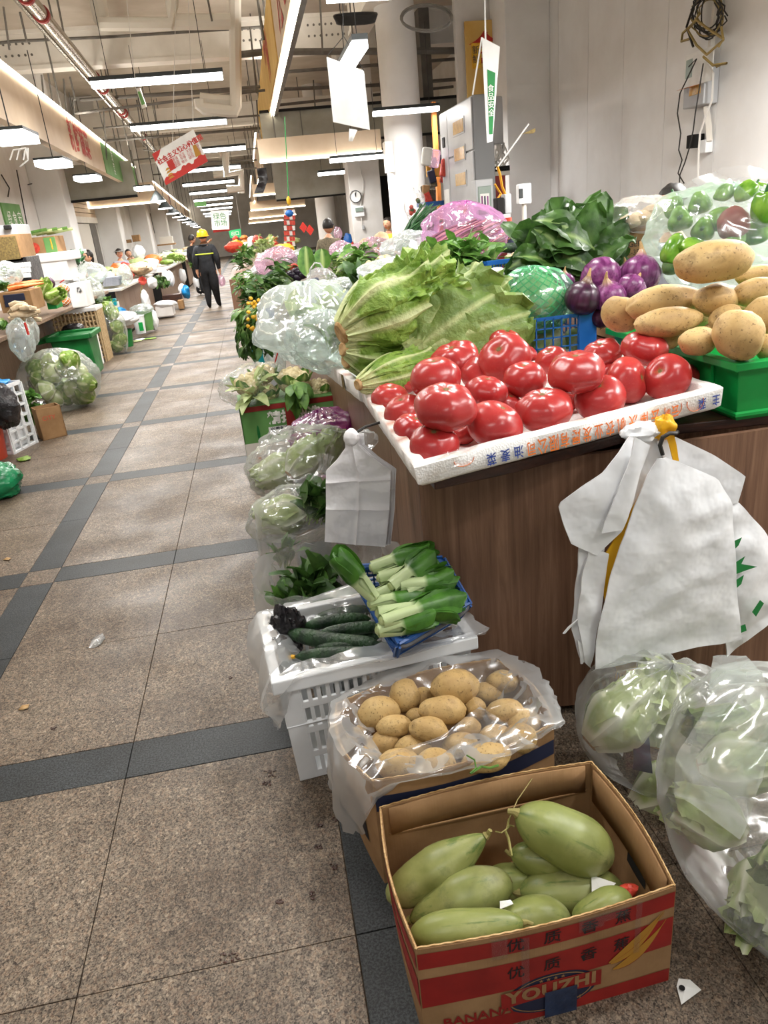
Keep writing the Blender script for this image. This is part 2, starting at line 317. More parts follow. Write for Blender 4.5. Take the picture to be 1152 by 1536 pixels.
# ---------------------------------------------------------------- geometry helpers
ORD = 'first second third fourth fifth sixth seventh eighth ninth tenth eleventh twelfth thirteenth fourteenth fifteenth sixteenth seventeenth eighteenth nineteenth twentieth'.split()
class MB:
    """collects shapes in world (or local) coordinates and links them as one mesh object"""
    def __init__(s): s.v = []; s.f = []; s.mi = []; s.r = []; s.cur = 0
    def add(s, vs, fs, rib=None):
        k = len(s.v); s.v += [tuple(v) for v in vs]; s.f += [tuple(i+k for i in f) for f in fs]; s.mi += [s.cur]*len(fs)
        s.r += list(rib) if rib is not None else [0.0]*len(vs); return s
    def box(s, c, d, R=None, M4=None):
        vs = [V((x*d[0]/2, y*d[1]/2, z*d[2]/2)) for x in (-1, 1) for y in (-1, 1) for z in (-1, 1)]
        if R is not None: vs = [R @ v for v in vs]
        vs = [v+V(c) for v in vs]
        return s.add(vs, [(0, 1, 3, 2), (4, 6, 7, 5), (0, 4, 5, 1), (2, 3, 7, 6), (0, 2, 6, 4), (1, 5, 7, 3)])
    def span(s, a, b):
        a, b = V(a), V(b); return s.box((a+b)/2, (abs(b.x-a.x), abs(b.y-a.y), abs(b.z-a.z)))
    def hexa(s, bot, top):
        """box from 4 bottom and 4 top corners, both in order round"""
        return s.add(list(bot)+list(top), [(3, 2, 1, 0), (4, 5, 6, 7)]+[(i, (i+1) % 4, 4+(i+1) % 4, 4+i) for i in range(4)])
    def bar(s, a, b, w, h=None, up=(0, 0, 1)):
        a, b = V(a), V(b); d = (b-a).normalized(); u = V(up); x = d.cross(u)
        if x.length < 1e-4: x = d.cross(V((1, 0, 0)))
        x.normalize(); u = x.cross(d); h = h or w
        c = [x*sx*w/2+u*sy*h/2 for sx, sy in ((-1, -1), (1, -1), (1, 1), (-1, 1))]
        return s.hexa([a+k for k in c], [b+k for k in c])
    def tube(s, pts, r, n=8, cap=True, rib=None, flat=1.0):
        pts = [V(p) for p in pts]; k = len(pts); rr = r if isinstance(r, (list, tuple)) else [r]*k
        vs = []; x = None; rv = []
        for i, p in enumerate(pts):
            d = (pts[min(i+1, k-1)]-pts[max(i-1, 0)]).normalized()
            if x is None:
                x = d.cross(V((0, 0, 1)))
                if x.length < .05: x = d.cross(V((1, 0, 0)))
            else: x = x-d*x.dot(d)
            x.normalize(); y = d.cross(x)
            for j in range(n):
                a = 2*PI*j/n; vs.append(p+(x*math.cos(a)+y*math.sin(a)*flat)*rr[i]); rv.append(rib[i] if rib else 0)
        fs = [(i*n+j, i*n+(j+1) % n, (i+1)*n+(j+1) % n, (i+1)*n+j) for i in range(k-1) for j in range(n)]
        if cap: fs += [tuple(range(n-1, -1, -1)), tuple((k-1)*n+j for j in range(n))]
        return s.add(vs, fs, rv)
    def grid(s, fn, nu, nv, wu=False, wv=False, rib=None):
        vs = []; rv = []
        for i in range(nu):
            for j in range(nv):
                u = i/(nu if wu else nu-1); v = j/(nv if wv else nv-1)
                vs.append(fn(u, v)); rv.append(rib(u, v) if rib else 0)
        fs = []
        for i in range(nu if wu else nu-1):
            for j in range(nv if wv else nv-1):
                a, b = i, (i+1) % nu; c, d = j, (j+1) % nv
                fs.append((a*nv+c, b*nv+c, b*nv+d, a*nv+d))
        return s.add(vs, fs, rv)
    def lathe(s, prof, n=16, c=(0, 0, 0), R=None, cap=True):
        vs = []; c = V(c)
        for r, z in prof:
            for j in range(n):
                a = 2*PI*j/n; p = V((r*math.cos(a), r*math.sin(a), z)); vs.append(c+(R @ p if R is not None else p))
        k = len(prof)
        fs = [(i*n+j, i*n+(j+1) % n, (i+1)*n+(j+1) % n, (i+1)*n+j) for i in range(k-1) for j in range(n)]
        if cap: fs += [tuple(range(n-1, -1, -1)), tuple((k-1)*n+j for j in range(n))]
        return s.add(vs, fs)
    def ell(s, c, r, R=None, nu=14, nv=10, amp=0, fr=2, seed=0, fn=None, rib=None):
        c = V(c); vs = []; rv = []
        for i in range(nv+1):
            th = PI*i/nv
            for j in range(nu):
                ph = 2*PI*j/nu; d = V((math.sin(th)*math.cos(ph), math.sin(th)*math.sin(ph), math.cos(th)))
                k = 1+amp*noise.noise(d*fr+V((seed*3.1, seed*1.7, 0)))
                if fn: k *= fn(th, ph)
                p = V((d.x*r[0], d.y*r[1], d.z*r[2]))*k
                vs.append(c+(R @ p if R is not None else p)); rv.append(rib(th, ph) if rib else 0)
        fs = [(i*nu+j, (i+1)*nu+j, (i+1)*nu+(j+1) % nu, i*nu+(j+1) % nu) for i in range(nv) for j in range(nu)]
        return s.add(vs, fs, rv)
    def build(s, name, mats, parent=None, smooth=True, angle=40, local=False, bevel=0, solid=0, sub=0):
        mats = mats if isinstance(mats, (list, tuple)) else [mats]
        vs = [V(v) for v in s.v]
        if local: org = V((0, 0, 0))
        elif parent is not None: org = wloc(parent)
        else:
            lo = [min(v[i] for v in vs) for i in range(3)]; hi = [max(v[i] for v in vs) for i in range(3)]
            org = V(((lo[0]+hi[0])/2, (lo[1]+hi[1])/2, lo[2]))
        me = bpy.data.meshes.new(name); me.from_pydata([v-org for v in vs], [], s.f)
        for m in mats: me.materials.append(m if not isinstance(m, str) else M[m])
        if len(mats) > 1: me.polygons.foreach_set('material_index', s.mi)
        if any(s.r):
            at_ = me.attributes.new('rib', 'FLOAT', 'POINT'); at_.data.foreach_set('value', s.r)
        if smooth:
            me.polygons.foreach_set('use_smooth', [True]*len(me.polygons)); me.set_sharp_from_angle(angle=math.radians(angle))
        me.update()
        o = bpy.data.objects.new(name, me); scene.collection.objects.link(o)
        if parent is not None: o.parent = parent
        else: o.location = org
        if bevel:
            b = o.modifiers.new('edge', 'BEVEL'); b.width = bevel; b.segments = 2; b.limit_method = 'ANGLE'; b.angle_limit = .7
        if solid:
            b = o.modifiers.new('thickness', 'SOLIDIFY'); b.thickness = solid; b.offset = 0
        if sub:
            b = o.modifiers.new('smooth', 'SUBSURF'); b.levels = sub; b.render_levels = sub
        return o
WL = {}
def wloc(o):
    p = V((0, 0, 0))
    while o is not None: p += o.location; o = o.parent
    return p
def tag(o, label=None, cat=None, group=None, kind=None):
    if label: o['label'] = label
    if cat: o['category'] = cat
    if group: o['group'] = group
    if kind: o['kind'] = kind
    return o
def thing(name, label, cat, loc=(0, 0, 0), group=None):
    o = bpy.data.objects.new(name, None); o.empty_display_size = .1; scene.collection.objects.link(o)
    o.location = loc; return tag(o, label, cat, group)
def struct(name, mb, mat, parent=None, **k):
    o = mb.build(name, mat, parent, **k)
    if parent is None: o['kind'] = 'structure'
    return o
def kids(o): return [c for c in KID.get(o.name, [])] or [c for c in o.children]
KID = {}
def copy_tree(o, parent=None):
    c = o.copy(); scene.collection.objects.link(c)
    if parent is not None: c.parent = parent
    for ch in o.children: copy_tree(ch, c)
    return c
def rot(ax, ang): return Matrix.Rotation(ang, 3, ax)
def frame(zdir, hint=(0, 0, 1)):
    """rotation whose z axis lies along zdir"""
    z = V(zdir).normalized(); x = V(hint).cross(z)
    if x.length < 1e-3: x = V((1, 0, 0)).cross(z)
    x.normalize(); y = z.cross(x); return Matrix((x, y, z)).transposed()
def pose(o, loc, R=None, s=1.0):
    m = (R.to_4x4() if R is not None else Matrix.Identity(4)); sc = s if isinstance(s, (tuple, list)) else (s, s, s)
    m = m @ Matrix.Diagonal((*sc, 1)); m.translation = V(loc); o.matrix_world = m
    o.matrix_basis = m; return o
def nv3(p, f, s=0): q = V(p)*f+V((s*7.3, s*3.9, s*1.1)); return noise.noise_vector(q)
FONTCACHE = {}
def lettering(s, size, mat, origin, xdir, ydir, parent, name='lettering', align='CENTER', lift=.0012, spacing=1.0, wrapfn=None, bold=0.0, sx=1.0):
    """flat print: text laid on a surface at origin, reading along xdir"""
    cu = bpy.data.curves.new('print', 'FONT'); cu.body = s; cu.size = size; cu.align_x = align; cu.align_y = 'CENTER'
    cu.space_character = spacing; cu.offset = bold; cu.resolution_u = 3
    t = bpy.data.objects.new('print', cu); scene.collection.objects.link(t)
    bpy.context.view_layer.update(); dg = bpy.context.evaluated_depsgraph_get()
    me = bpy.data.meshes.new_from_object(t.evaluated_get(dg)); bpy.data.objects.remove(t); bpy.data.curves.remove(cu)
    x = V(xdir).normalized(); y = V(ydir); y = (y-x*y.dot(x)).normalized(); z = x.cross(y); o0 = V(origin)
    pw = wloc(parent) if parent is not None else V((0, 0, 0))
    for v in me.vertices:
        p = o0+x*(v.co.x*sx)+y*v.co.y+z*lift
        if wrapfn: p = wrapfn(p)
        v.co = p-pw
    me.materials.clear(); me.materials.append(M[mat] if isinstance(mat, str) else mat)
    o = bpy.data.objects.new(name, me); scene.collection.objects.link(o); o.parent = parent
    return o

# ---- crumpled shapes
def blob(mb, c, r, R=None, seed=0, amp=.16, fr=1.8, fine=.05, ff=6, nu=44, nv=30, neck=None, flatten=None, pleat=.05, npl=13):
    """a filled or slumped polythene bag: rounded body with creases; neck=(height, width) gathers the top (+z) into a tuft"""
    c = V(c); vs = []
    for i in range(nv+1):
        t = i/nv; th = PI*t
        for j in range(nu):
            ph = 2*PI*j/nu; d = V((math.sin(th)*math.cos(ph), math.sin(th)*math.sin(ph), math.cos(th)))
            q = d*fr+V((seed*3.1, seed*1.3, seed*.7))
            k = 1+amp*noise.noise(q)+fine*(1-2*abs(noise.noise(q*ff/fr)))*1.2
            k += pleat*math.sin(npl*ph+3*noise.noise(q*.7))*max(0, 1-t*1.6)
            p = V((d.x*r[0], d.y*r[1], d.z*r[2]))*k
            if neck and t < .34:
                g = 1-t/.34; rad = neck[1]*(.35+.65*abs(g-.45)*1.8)
                tgt = V((math.cos(ph)*rad*r[0]*(1+.3*math.sin(npl*ph)), math.sin(ph)*rad*r[1]*(1+.3*math.cos(npl*ph)), r[2]*(.8+neck[0]*g)))
                p = p.lerp(tgt, min(1, g*1.5)**1.3)
            if R is not None: p = R @ p
            p = c+p
            if flatten is not None and p.z < flatten: p.z = flatten+(p.z-flatten)*.02
            vs.append(p)
    fs = [(i*nu+j, (i+1)*nu+j, (i+1)*nu+(j+1) % nu, i*nu+(j+1) % nu) for i in range(nv) for j in range(nu)]
    if neck: fs = [f for f in fs if min(f) >= nu]
    return mb.add(vs, fs)
def lerpline(P, t):
    P = [V(p) for p in P]
    L = [0]
    for a, b in zip(P, P[1:]): L.append(L[-1]+(b-a).length)
    d = t*L[-1]
    for i in range(len(P)-1):
        if d <= L[i+1]+1e-9: return P[i].lerp(P[i+1], (d-L[i])/max(1e-9, L[i+1]-L[i]))
    return P[-1]
def sheet(mb, Lp, Rp, nu=24, nv=18, thick=.004, amp=.006, fr=9, seed=0, bulge=0, nrm=None, closed=True, ridge=0, folds=((), ())):
    """a hanging or lying sheet between two edge lines, creased; closed gives it a back face"""
    nrm = V(nrm).normalized() if nrm is not None else (V(Lp[-1])-V(Lp[0])).cross(V(Rp[0])-V(Lp[0])).normalized()
    def f(u, v, back=0):
        p = lerpline(Lp, u).lerp(lerpline(Rp, u), v)
        q = V(p)*fr+V((seed*5.1, seed*2.3, 0))
        d = amp*noise.noise(q)+bulge*math.sin(PI*v)*math.sin(PI*min(1, u*1.1+.0))+ridge*(1-2*abs(noise.noise(q*.6+V((9, 0, 0)))))
        for k, c in ((u, folds[0]), (v, folds[1])):
            for c0 in c: d += .004*math.exp(-((k-c0)/.018)**2)+.003*math.copysign(1, k-c0)*math.exp(-abs(k-c0)/.12)
        return p+nrm*(d-(thick if back else 0))
    if not closed: return mb.grid(lambda u, v: f(u, v), nu, nv)
    k = len(mb.v); mb.grid(lambda u, v: f(u, v), nu, nv); k2 = len(mb.v); mb.grid(lambda u, v: f(u, 1-v, 1), nu, nv)
    e1 = [0*nv+j for j in range(nv)]; fs = []
    def idx(i, j): return k+i*nv+j
    def bdx(i, j): return k2+i*nv+(nv-1-j)
    for j in range(nv-1):
        fs += [(idx(0, j+1), idx(0, j), bdx(0, j), bdx(0, j+1)), (idx(nu-1, j), idx(nu-1, j+1), bdx(nu-1, j+1), bdx(nu-1, j))]
    for i in range(nu-1):
        fs += [(idx(i, 0), idx(i+1, 0), bdx(i+1, 0), bdx(i, 0)), (idx(i+1, nv-1), idx(i, nv-1), bdx(i, nv-1), bdx(i+1, nv-1))]
    mb.f += fs; mb.mi += [mb.cur]*len(fs); return mb

# ---- leaves
def leaf(mb, base, d, up, L, W, bend=.6, cup=.25, ruf=.1, nu=9, nv=7, stem=.18, seed=0, tip=1.0, twist=0, ribw=.22, stemw=.1):
    """one leaf: a stalk that widens into a blade with a pale midrib; base point, direction, upper-side normal"""
    base = V(base); d = V(d).normalized(); up = V(up); up = (up-d*up.dot(d)).normalized(); side = d.cross(up)
    def f(u, v):
        v = v*2-1; a = bend*u*u
        p = base+d*(u*L*math.cos(a*.55))-up*(u*L*math.sin(a*.55))
        k = 0 if u < stem else (u-stem)/(1-stem)
        wp = stemw*(1-.3*u) if u <= stem else stemw+(1-stemw)*max(0, math.sin(PI*min(1, k**.75*tip*.93)))**.7
        if u >= .999: wp *= .35
        w = W*wp*.5; n = up*math.cos(a)+d*math.sin(a)
        sd = side*math.cos(twist*u)+n*math.sin(twist*u)
        r = ruf*W*noise.noise(V((u*7+seed*3.3, v*2.2+seed, seed*.7)))*abs(v)*(.3+k)
        return p+sd*(w*v)+n*(cup*w*v*v+r)
    return mb.grid(f, nu, nv, rib=lambda u, v: max(0, min(1, (1.0-abs(v*2-1)/max(.05, ribw*(1.2-u)))))*.95 if u > stem else .85)
def sector(mb, base, ax, L, R, phi, spread, r0=.3, flare=.25, ruf=.08, nu=11, nv=11, seed=0, belly=.42, ribk=.24, hint=(0, 0, 1), tipround=.18, w0=.5, lift=0, frill=0):
    """one leaf wrapped round the axis of a head (lettuce, cabbage, bok choy)"""
    A = frame(ax, hint); base = V(base)
    def f(u, v):
        v = v*2-1; w = spread*(w0+(1-w0)*min(1, u*2.2)); ang = phi+v*w
        pr = r0+(1-r0)*math.sin(PI*.5*min(1, u/belly)) if u < belly else 1-(u-belly)/(1-belly)*.42
        n = noise.noise(V((u*5+seed*2.7, v*3.3+seed*1.3, seed)))
        rad = R*pr+R*flare*max(0, u-.55)**1.3*2+R*lift*u+ruf*R*n*(abs(v)**1.5*1.4+.25)*(.25+u)*1.6
        z = L*(u-tipround*u*u*v*v)+.04*L*n*u
        rad += R*.10*max(0, 1-abs(v)*4)*(1-u)
        if frill:
            e = max(abs(v)**3, max(0, u-.72)/.28)*u; n2 = noise.noise(V((u*11+seed*1.9, v*7+seed, seed*2.3))); n3 = 1-2*abs(noise.noise(V((u*4.5+seed, v*3.1+seed*2, 5)))); rad += R*frill*(n2*e+.5*n3*max(0, u-.25)); z += .03*L*n2*e; ang += .25*frill*noise.noise(V((u*9, v*9+seed, 3)))*e
        return base+A @ V((math.cos(ang)*rad, math.sin(ang)*rad, z))
    return mb.grid(f, nu, nv, rib=lambda u, v: max(0, min(1, 1.35-abs(v*2-1)/(ribk*(1.25-u)))) if u > .12 else 1.0)
def head(name, label, cat, base, ax, L, R, layers, mat='lettuce', cut='cutstem', group=None, seed=0, hint=(0, 0, 1), phimax=2*PI, phi0=0, cutr=.3, **kw):
    """a whole head: cut stem plus overlapping leaves, each a part"""
    base = V(base); t = thing(name, label, cat, base, group); A = frame(ax, hint)
    if cut:
        b = MB(); b.lathe([(R*cutr*.8, -.02*L), (R*cutr, -.005*L), (R*cutr*1.1, .05*L)], 14, base, A); b.build('cut_stem', cut, t)
    k = 0
    for li, (n, rk, lk, sp, fl) in enumerate(layers):
        for i in range(n):
            ph = phi0+phimax*(i+.5*li+.2*rnd.random())/n; b = MB()
            sector(b, base, ax, L*lk*(.93+.14*rnd.random()), R*rk, ph, sp, flare=fl*(.7+.6*rnd.random()), seed=seed*11+k, hint=hint, **kw)
            b.build('leaf', mat, t); k += 1
    return t
def bunch(name, label, cat, base, ax, n, L, W, mat, spread=.6, group=None, parts=True, seed=0, bend=.9, stem=.35, upv=(0, 0, 1), ruf=.12, basejit=.02, nu=8, nv=5, squash=1.0, kind=None):
    """a bunch of loose leaves fanning from one end"""
    base = V(base); A = frame(ax); r = random.Random(seed+1); t = thing(name, label, cat, base, group) if parts else None; allb = MB()
    for i in range(n):
        a = r.random()*2*PI; s = spread*math.sqrt(r.random()); d = A @ V((math.cos(a)*s, math.sin(a)*s*squash, 1)).normalized()
        b = MB() if parts else allb; l = L*(.7+.45*r.random())
        up = V(upv)+V((r.uniform(-.5, .5), r.uniform(-.5, .5), r.uniform(-.2, .2)))
        leaf(b, base+V((r.uniform(-1, 1), r.uniform(-1, 1), r.uniform(-.5, 1)))*basejit, d, up, l, W*(.7+.5*r.random()), bend=bend*(.3+r.random()), cup=r.uniform(-.1, .5), ruf=ruf, nu=nu, nv=nv, stem=stem, seed=seed*7+i, twist=r.uniform(-.5, .5))
        if parts: b.build('leaf', mat, t)
    if not parts:
        o = allb.build(name, mat); tag(o, label, cat, group, kind); return o
    return t

# ---------------------------------------------------------------- lamps (the hall's own lighting)
def area(loc, sx, sy, watts, rotz=0, col=(1, .98, .95), name='lamp_light'):
    d = bpy.data.lights.new(name, 'AREA'); d.shape = 'RECTANGLE'; d.size = sx; d.size_y = sy; d.energy = watts*LAMP_GAIN; d.color = col
    o = bpy.data.objects.new(name, d); scene.collection.objects.link(o); o.location = loc; o.rotation_euler = (0, 0, rotz); return o
def tube_lamp(c, length, along='X', label='', group='ceiling light bars', watts=60, width=.13, tilt=0, drop=1.0):
    """black-backed light bar with a bright diffuser, hung on two wires"""
    c = V(c); t = thing('light_bar', label, 'ceiling light', c, group)
    dx, dy = (length, width) if along == 'X' else (width, length)
    b = MB(); b.box(c+V((0, 0, .050)), (dx, dy, .04)); b.build('housing', 'lamphouse', t, smooth=False)
    b = MB(); b.box(c, (dx*.985, dy*.95, .055)); b.build('diffuser', 'lampglow', t, smooth=False)
    for s in (-1, 1):
        e = c+(V((s*length*.36, 0, .06)) if along == 'X' else V((0, s*length*.36, .06)))
        b = MB(); b.tube([e, e+V((0, 0, drop))], .004, 5); b.build('hanging_wire', 'wire', t)
    area(c-V((0, 0, .04)), dx, dy, watts)
    return t
# ---------------------------------------------------------------- floor
HX0, HX1, HY0, HY1 = -4.3, 6.2, -3.0, 52.0
CEIL = 5.3
mb = MB(); mb.span((HX0-.3, HY0, -.12), (HX1+.3, HY1, -.007)); floor = struct('floor', mb, 'grout', smooth=False)
xs_l = [-1.345, -1.185]; cols = [(-1.345, -1.185, 'd'), (-1.185, -.61, 'g'), (-.61, .003, 'g'), (.003, .175, 'd'), (.175, .78, 'g'), (.78, 1.39, 'g'), (1.39, 2.0, 'g')]
x = -1.345
for k in range(4): cols.insert(0, (x-.61, x, 'g')); x -= .61
rows = []; y = 1.884-1.547*3
while y < HY1:
    rows += [(y, y+.172, 'd'), (y+.172, y+.172+.6875, 'g'), (y+.172+.6875, y+1.547, 'g')]; y += 1.547
G = .0012; far = {'g': MB(), 'd': MB()}
proto = {}
for (y0, y1, ry) in rows:
    for (x0, x1, cx) in cols:
        kind = 'g' if (cx == 'g' and ry == 'g') or (cx == 'd' and ry == 'd') else 'd'
        if y1 > -.3 and y1 < 11.4 and x0 > -3.1 and x1 < 1.5:
            sx, sy = x1-x0-2*G, y1-y0-2*G; key = (round(sx, 3), round(sy, 3), kind)
            if key not in proto:
                b = MB(); b.box((0, 0, -.004), (sx, sy, .008)); o = b.build('tile', 'granite' if kind == 'g' else 'darkstone', floor, smooth=False, local=True, bevel=.0012); proto[key] = o
            else: o = proto[key].copy(); scene.collection.objects.link(o)
            o.parent = floor; o.location = V(((x0+x1)/2, (y0+y1)/2, rnd.uniform(-.0006, .0006)))-wloc(floor)
        else: far[kind].span((x0+G, y0+G, -.008), (x1-G, y1-G, 0))
far['g'].span((HX0, HY0, -.0082), (cols[0][0], HY1, -.0002)); far['g'].span((2.0, HY0, -.0082), (HX1, HY1, -.0002))
for k in ('g', 'd'):
    o = far[k].build('paving', 'granite' if k == 'g' else 'darkstone', floor, smooth=False); o['kind'] = 'stuff'

# ---------------------------------------------------------------- walls and ceiling
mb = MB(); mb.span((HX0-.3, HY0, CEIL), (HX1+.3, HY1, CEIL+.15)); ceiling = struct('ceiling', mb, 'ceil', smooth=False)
mb = MB(); mb.span((4.66, HY0, 0), (4.9, 12.3, CEIL)); wr = struct('wall_right', mb, 'grout', smooth=False)
yw = 12.3; k = 0
while yw > HY0:
    y2 = max(HY0, yw-.985); b = MB(); b.span((4.645, y2+.004, .02), (4.668, yw-.004, CEIL-.01)); b.build('panel', 'wall', wr, smooth=False); yw = y2
mb = MB(); mb.span((3.98, 11.62, 0), (4.645, 12.3, CEIL)); struct('wall_pillar', mb, 'wall', smooth=False, bevel=.01)
mb = MB(); mb.span((6.0, 12.3, 0), (6.2, HY1, CEIL)); struct('wall_far_right', mb, 'plaster', smooth=False)
mb = MB(); mb.span((HX0-.2, HY0, 0), (HX0, HY1, CEIL)); wl = struct('wall_left', mb, 'plaster', smooth=False)
mb = MB(); mb.span((HX0-.2, HY1-.2, 0), (HX1+.2, HY1, CEIL)); struct('wall_end', mb, 'plaster', smooth=False)
for i, yp in enumerate((9.5, 17.6, 24.0, 31.0, 38.0, 45.0)):
    b = MB(); b.span((HX0, yp, 0), (HX0+.62, yp+.75, CEIL)); b.build('pilaster', 'wall', wl, smooth=False, bevel=.02)
# window, notice and shop front on the left wall
b = MB(); pa = at(22, 312, X=HX0+.02); pb = at(46, 372, X=HX0+.02)
b.span((HX0, 13.6, 1.55), (HX0+.04, 14.5, 2.35)); w1 = struct('window_1', b, 'darksteel', smooth=False)
b = MB(); b.span((HX0+.03, 13.66, 1.6), (HX0+.05, 14.44, 2.3)); b.build('pane', 'glass', w1, smooth=False)
def board(name, label, cat, lo, hi, mat, group=None, bevel=0):
    b = MB(); b.span(lo, hi); o = b.build(name, mat, smooth=False, bevel=bevel); return tag(o, label, cat, group)
po = board('notice_board', 'green notice with white characters on the white wall behind stacked boxes', 'notice', (HX0, 15.2, 1.55), (HX0+.03, 16.35, 2.35), 'greensign')
for i, s in enumerate(('经营', '食品', '安全')):
    lettering(s[0]+'\n'+s[1], .26, 'ink_white', (HX0+.03, 15.5+i*.33, 1.95), (0, 1, 0), (0, 0, 1), po)
# roller shutter and doorway beyond the pilaster
b = MB(); b.span((HX0, 18.8, 2.05), (HX0+.12, 23.6, 2.2)); ds = struct('door_1', b, 'steel', smooth=False)
for i in range(9):
    b = MB(); b.span((HX0, 18.8, 2.2+i*.11), (HX0+.10, 23.6, 2.295+i*.11)); b.build('slat', 'beige', ds, smooth=False)
b = MB(); b.span((HX0, 18.9, 0), (HX0+.03, 20.2, 2.05)); b.build('doorway', 'black', ds, smooth=False)
b = MB(); b.span((HX0, 20.3, 0), (HX0+.06, 22.6, 2.03)); b.build('door_leaf', 'whitepipe', ds, smooth=False)
b = MB(); b.span((HX0, 22.7, 0), (HX0+.06, 23.5, 2.03)); b.build('door_leaf', 'darksteel', ds, smooth=False)

# steel beams under the deck
def beam(name, a, b_, w_, h_):
    a, b_ = V(a), V(b_); m = MB(); d = (b_-a).normalized()
    up = V((0, 0, 1)); m.bar(a+up*(h_/2), b_+up*(h_/2), w_, .06, up); m.bar(a-up*(h_/2), b_-up*(h_/2), w_, .06, up); m.bar(a, b_, w_*.82, h_, up)
    o = struct(name, m, 'steel', smooth=False); s = d.cross(up).normalized()
    return o
zB = 4.5; yB = 14.6
b1 = beam('beam_1', (HX0, yB, zB), (4.2, yB+.25, zB), .34, .5)
for xb in (HX0+.7, 0.3, 1.5, 2.7):
    m = MB()
    for r_ in range(2):
        for c_ in range(7): m.lathe([(.02, 0), (.02, .015)], 6, (xb+c_*.1, yB-.15+.03*(xb+4.2)/8.5, zB-.08+r_*.16), rot('X', PI/2))
    o = m.build('bolt', 'darksteel', b1); o['kind'] = 'stuff'
px_ = at(628, 60, Z=4.55).x
beam('beam_2', (px_*.62, 5, 4.62), (px_*.62, yB-.2, 4.62), .34, .45)
beam('beam_3', (HX0, 23.6, zB), (6.0, 23.6, zB), .34, .5); beam('beam_4', (HX0, 32.6, zB), (6.0, 32.6, zB), .34, .5)
m = MB(); m.span((3.28, 13.9, 0), (3.46, 14.6, 4.6)); struct('column_steel', m, 'darksteel', smooth=False)
# round and square columns
m = MB(); ca = at(590, 280, Y=12.5); m.lathe([(.30, 0), (.30, CEIL)], 40, (2.63, 12.7, 0)); struct('column_round', m, 'wall')
m = MB(); m.span((2.3, 17.3, 0), (3.0, 18.0, CEIL)); cc = struct('column_square', m, 'plaster', smooth=False, bevel=.015)
m = MB(); m.lathe([(.30, 0), (.30, CEIL)], 28, (2.5, 25, 0)); struct('column_back', m, 'wall')

# pipes, conduits and hangers, all fixed to the ceiling
def pipe(name, pxs, Y, r, mat, n=8):
    m = MB(); P = [at(x, y, Y=Y) for x, y in pxs]; m.tube(P, r, n); return m.build(name, mat, ceiling)
pipe('pipe', [(150, 36), (255, 36), (258, 8), (256, -30)], 12.0, .085, 'whitepipe')
pipe('pipe', [(258, 33), (345, 32)], 12.1, .10, 'whitepipe')
pipe('pipe', [(352, -30), (353, 80), (354, 160), (352, 167), (340, 166), (306, 163), (300, 158), (299, 149)], 12.3, .085, 'whitepipe')
pipe('pipe', [(350, 151), (322, 150), (300, 147)], 12.4, .075, 'whitepipe')
pipe('pipe', [(145, -10), (152, 28), (160, 38)], 12.1, .11, 'whitepipe')
pipe('pipe', [(330, 232), (338, 230), (340, 262), (362, 258), (363, 282), (340, 284)], 19.0, .09, 'whitepipe')
pipe('pipe', [(320, 262), (360, 258), (362, 290)], 21.0, .09, 'whitepipe')
for pts, Y, r in (([(-5, 65), (20, 62), (170, 55), (400, 40)], 13.4, .022), ([(110, 150), (112, 170), (400, 135)], 13.6, .022),
                  ([(120, 150), (420, 128)], 15.4, .03), ([(175, 147), (388, 135)], 16.0, .02), ([(140, 193), (390, 173)], 17.0, .02), ([(150, 212), (395, 192)], 18.5, .03),
                  ([(360, 82), (400, 78), (690, 76)], 13.0, .05), ([(200, 240), (390, 222)], 20, .02), ([(400, 135), (560, 128), (700, 118)], 16.5, .035), ([(400, 110), (690, 88)], 15.5, .03),
                  ([(215, 225), (245, 228), (248, 245), (385, 240)], 21, .02), ([(230, 262), (385, 252)], 22, .02), ([(395, 160), (680, 130)], 17.5, .03)):
    pipe('conduit', pts, Y, r, 'darksteel', 6)
for (x0, y0), (x1, y1), Y in (((5, 10), (14, 75), 11.5), ((84, -10), (98, 62), 12), ((30, 18), (40, 62), 11), ((375, 40), (385, 140), 13), ((310, -10), (318, 32), 12), ((172, 130), (200, 250), 17), ((155, 160), (160, 240), 16),
                              ((390, 60), (398, 100), 13), ((384, -20), (396, 60), 11), ((105, 115), (113, 150), 13), ((145, 150), (160, 210), 16), ((205, 150), (215, 220), 18), ((230, 150), (238, 205), 18), ((385, 150), (388, 200), 16), ((196, 225), (210, 290), 20), ((240, 240), (246, 280), 22),
                              ((95, 118), (103, 200), 14), ((72, 110), (80, 160), 13), ((62, 112), (66, 150), 13), ((480, 0), (484, 80), 12), ((510, 100), (512, 165), 16), ((470, 120), (474, 180), 16)):
    pipe('hanger_rod', [(x0, y0), (x1, y1)], Y, .014, 'darksteel', 5)
# bright metal pipe with red clamps running down the aisle
P0 = at(38, -8, Z=3.9); P1 = at(232, 226, Z=3.75); P1 = P0.lerp(P1, .98)
m = MB(); m.tube([P0+(P0-P1)*.2, P0, P1, P1+(P1-P0)*.4], .075, 14); fp = m.build('fire_pipe', 'chrome'); tag(fp, 'bright metal pipe with red clamps slung under the white ceiling', 'pipe')
m = MB(); d = (P1-P0).normalized(); side = d.cross(V((0, 0, 1))).normalized()
for f_ in (.0, .05, .3, .36, .52, .545, .8):
    q = P0.lerp(P1, f_); m = MB(); m.tube([q-d*.03, q+d*.03], .092, 14); m.build('clamp', 'redband', fp)
m = MB(); m.tube([P0+side*-.16+V((0, 0, .05)), P1+side*-.16+V((0, 0, .05))], .028, 8); m.build('side_pipe', 'chrome', fp)
for f_ in (.1, .45, .9):
    q = P0.lerp(P1, f_); m = MB(); m.tube([q+V((0, 0, .08)), V((q.x, q.y, CEIL))], .012, 5); m.build('pipe_hanger', 'darksteel', fp)

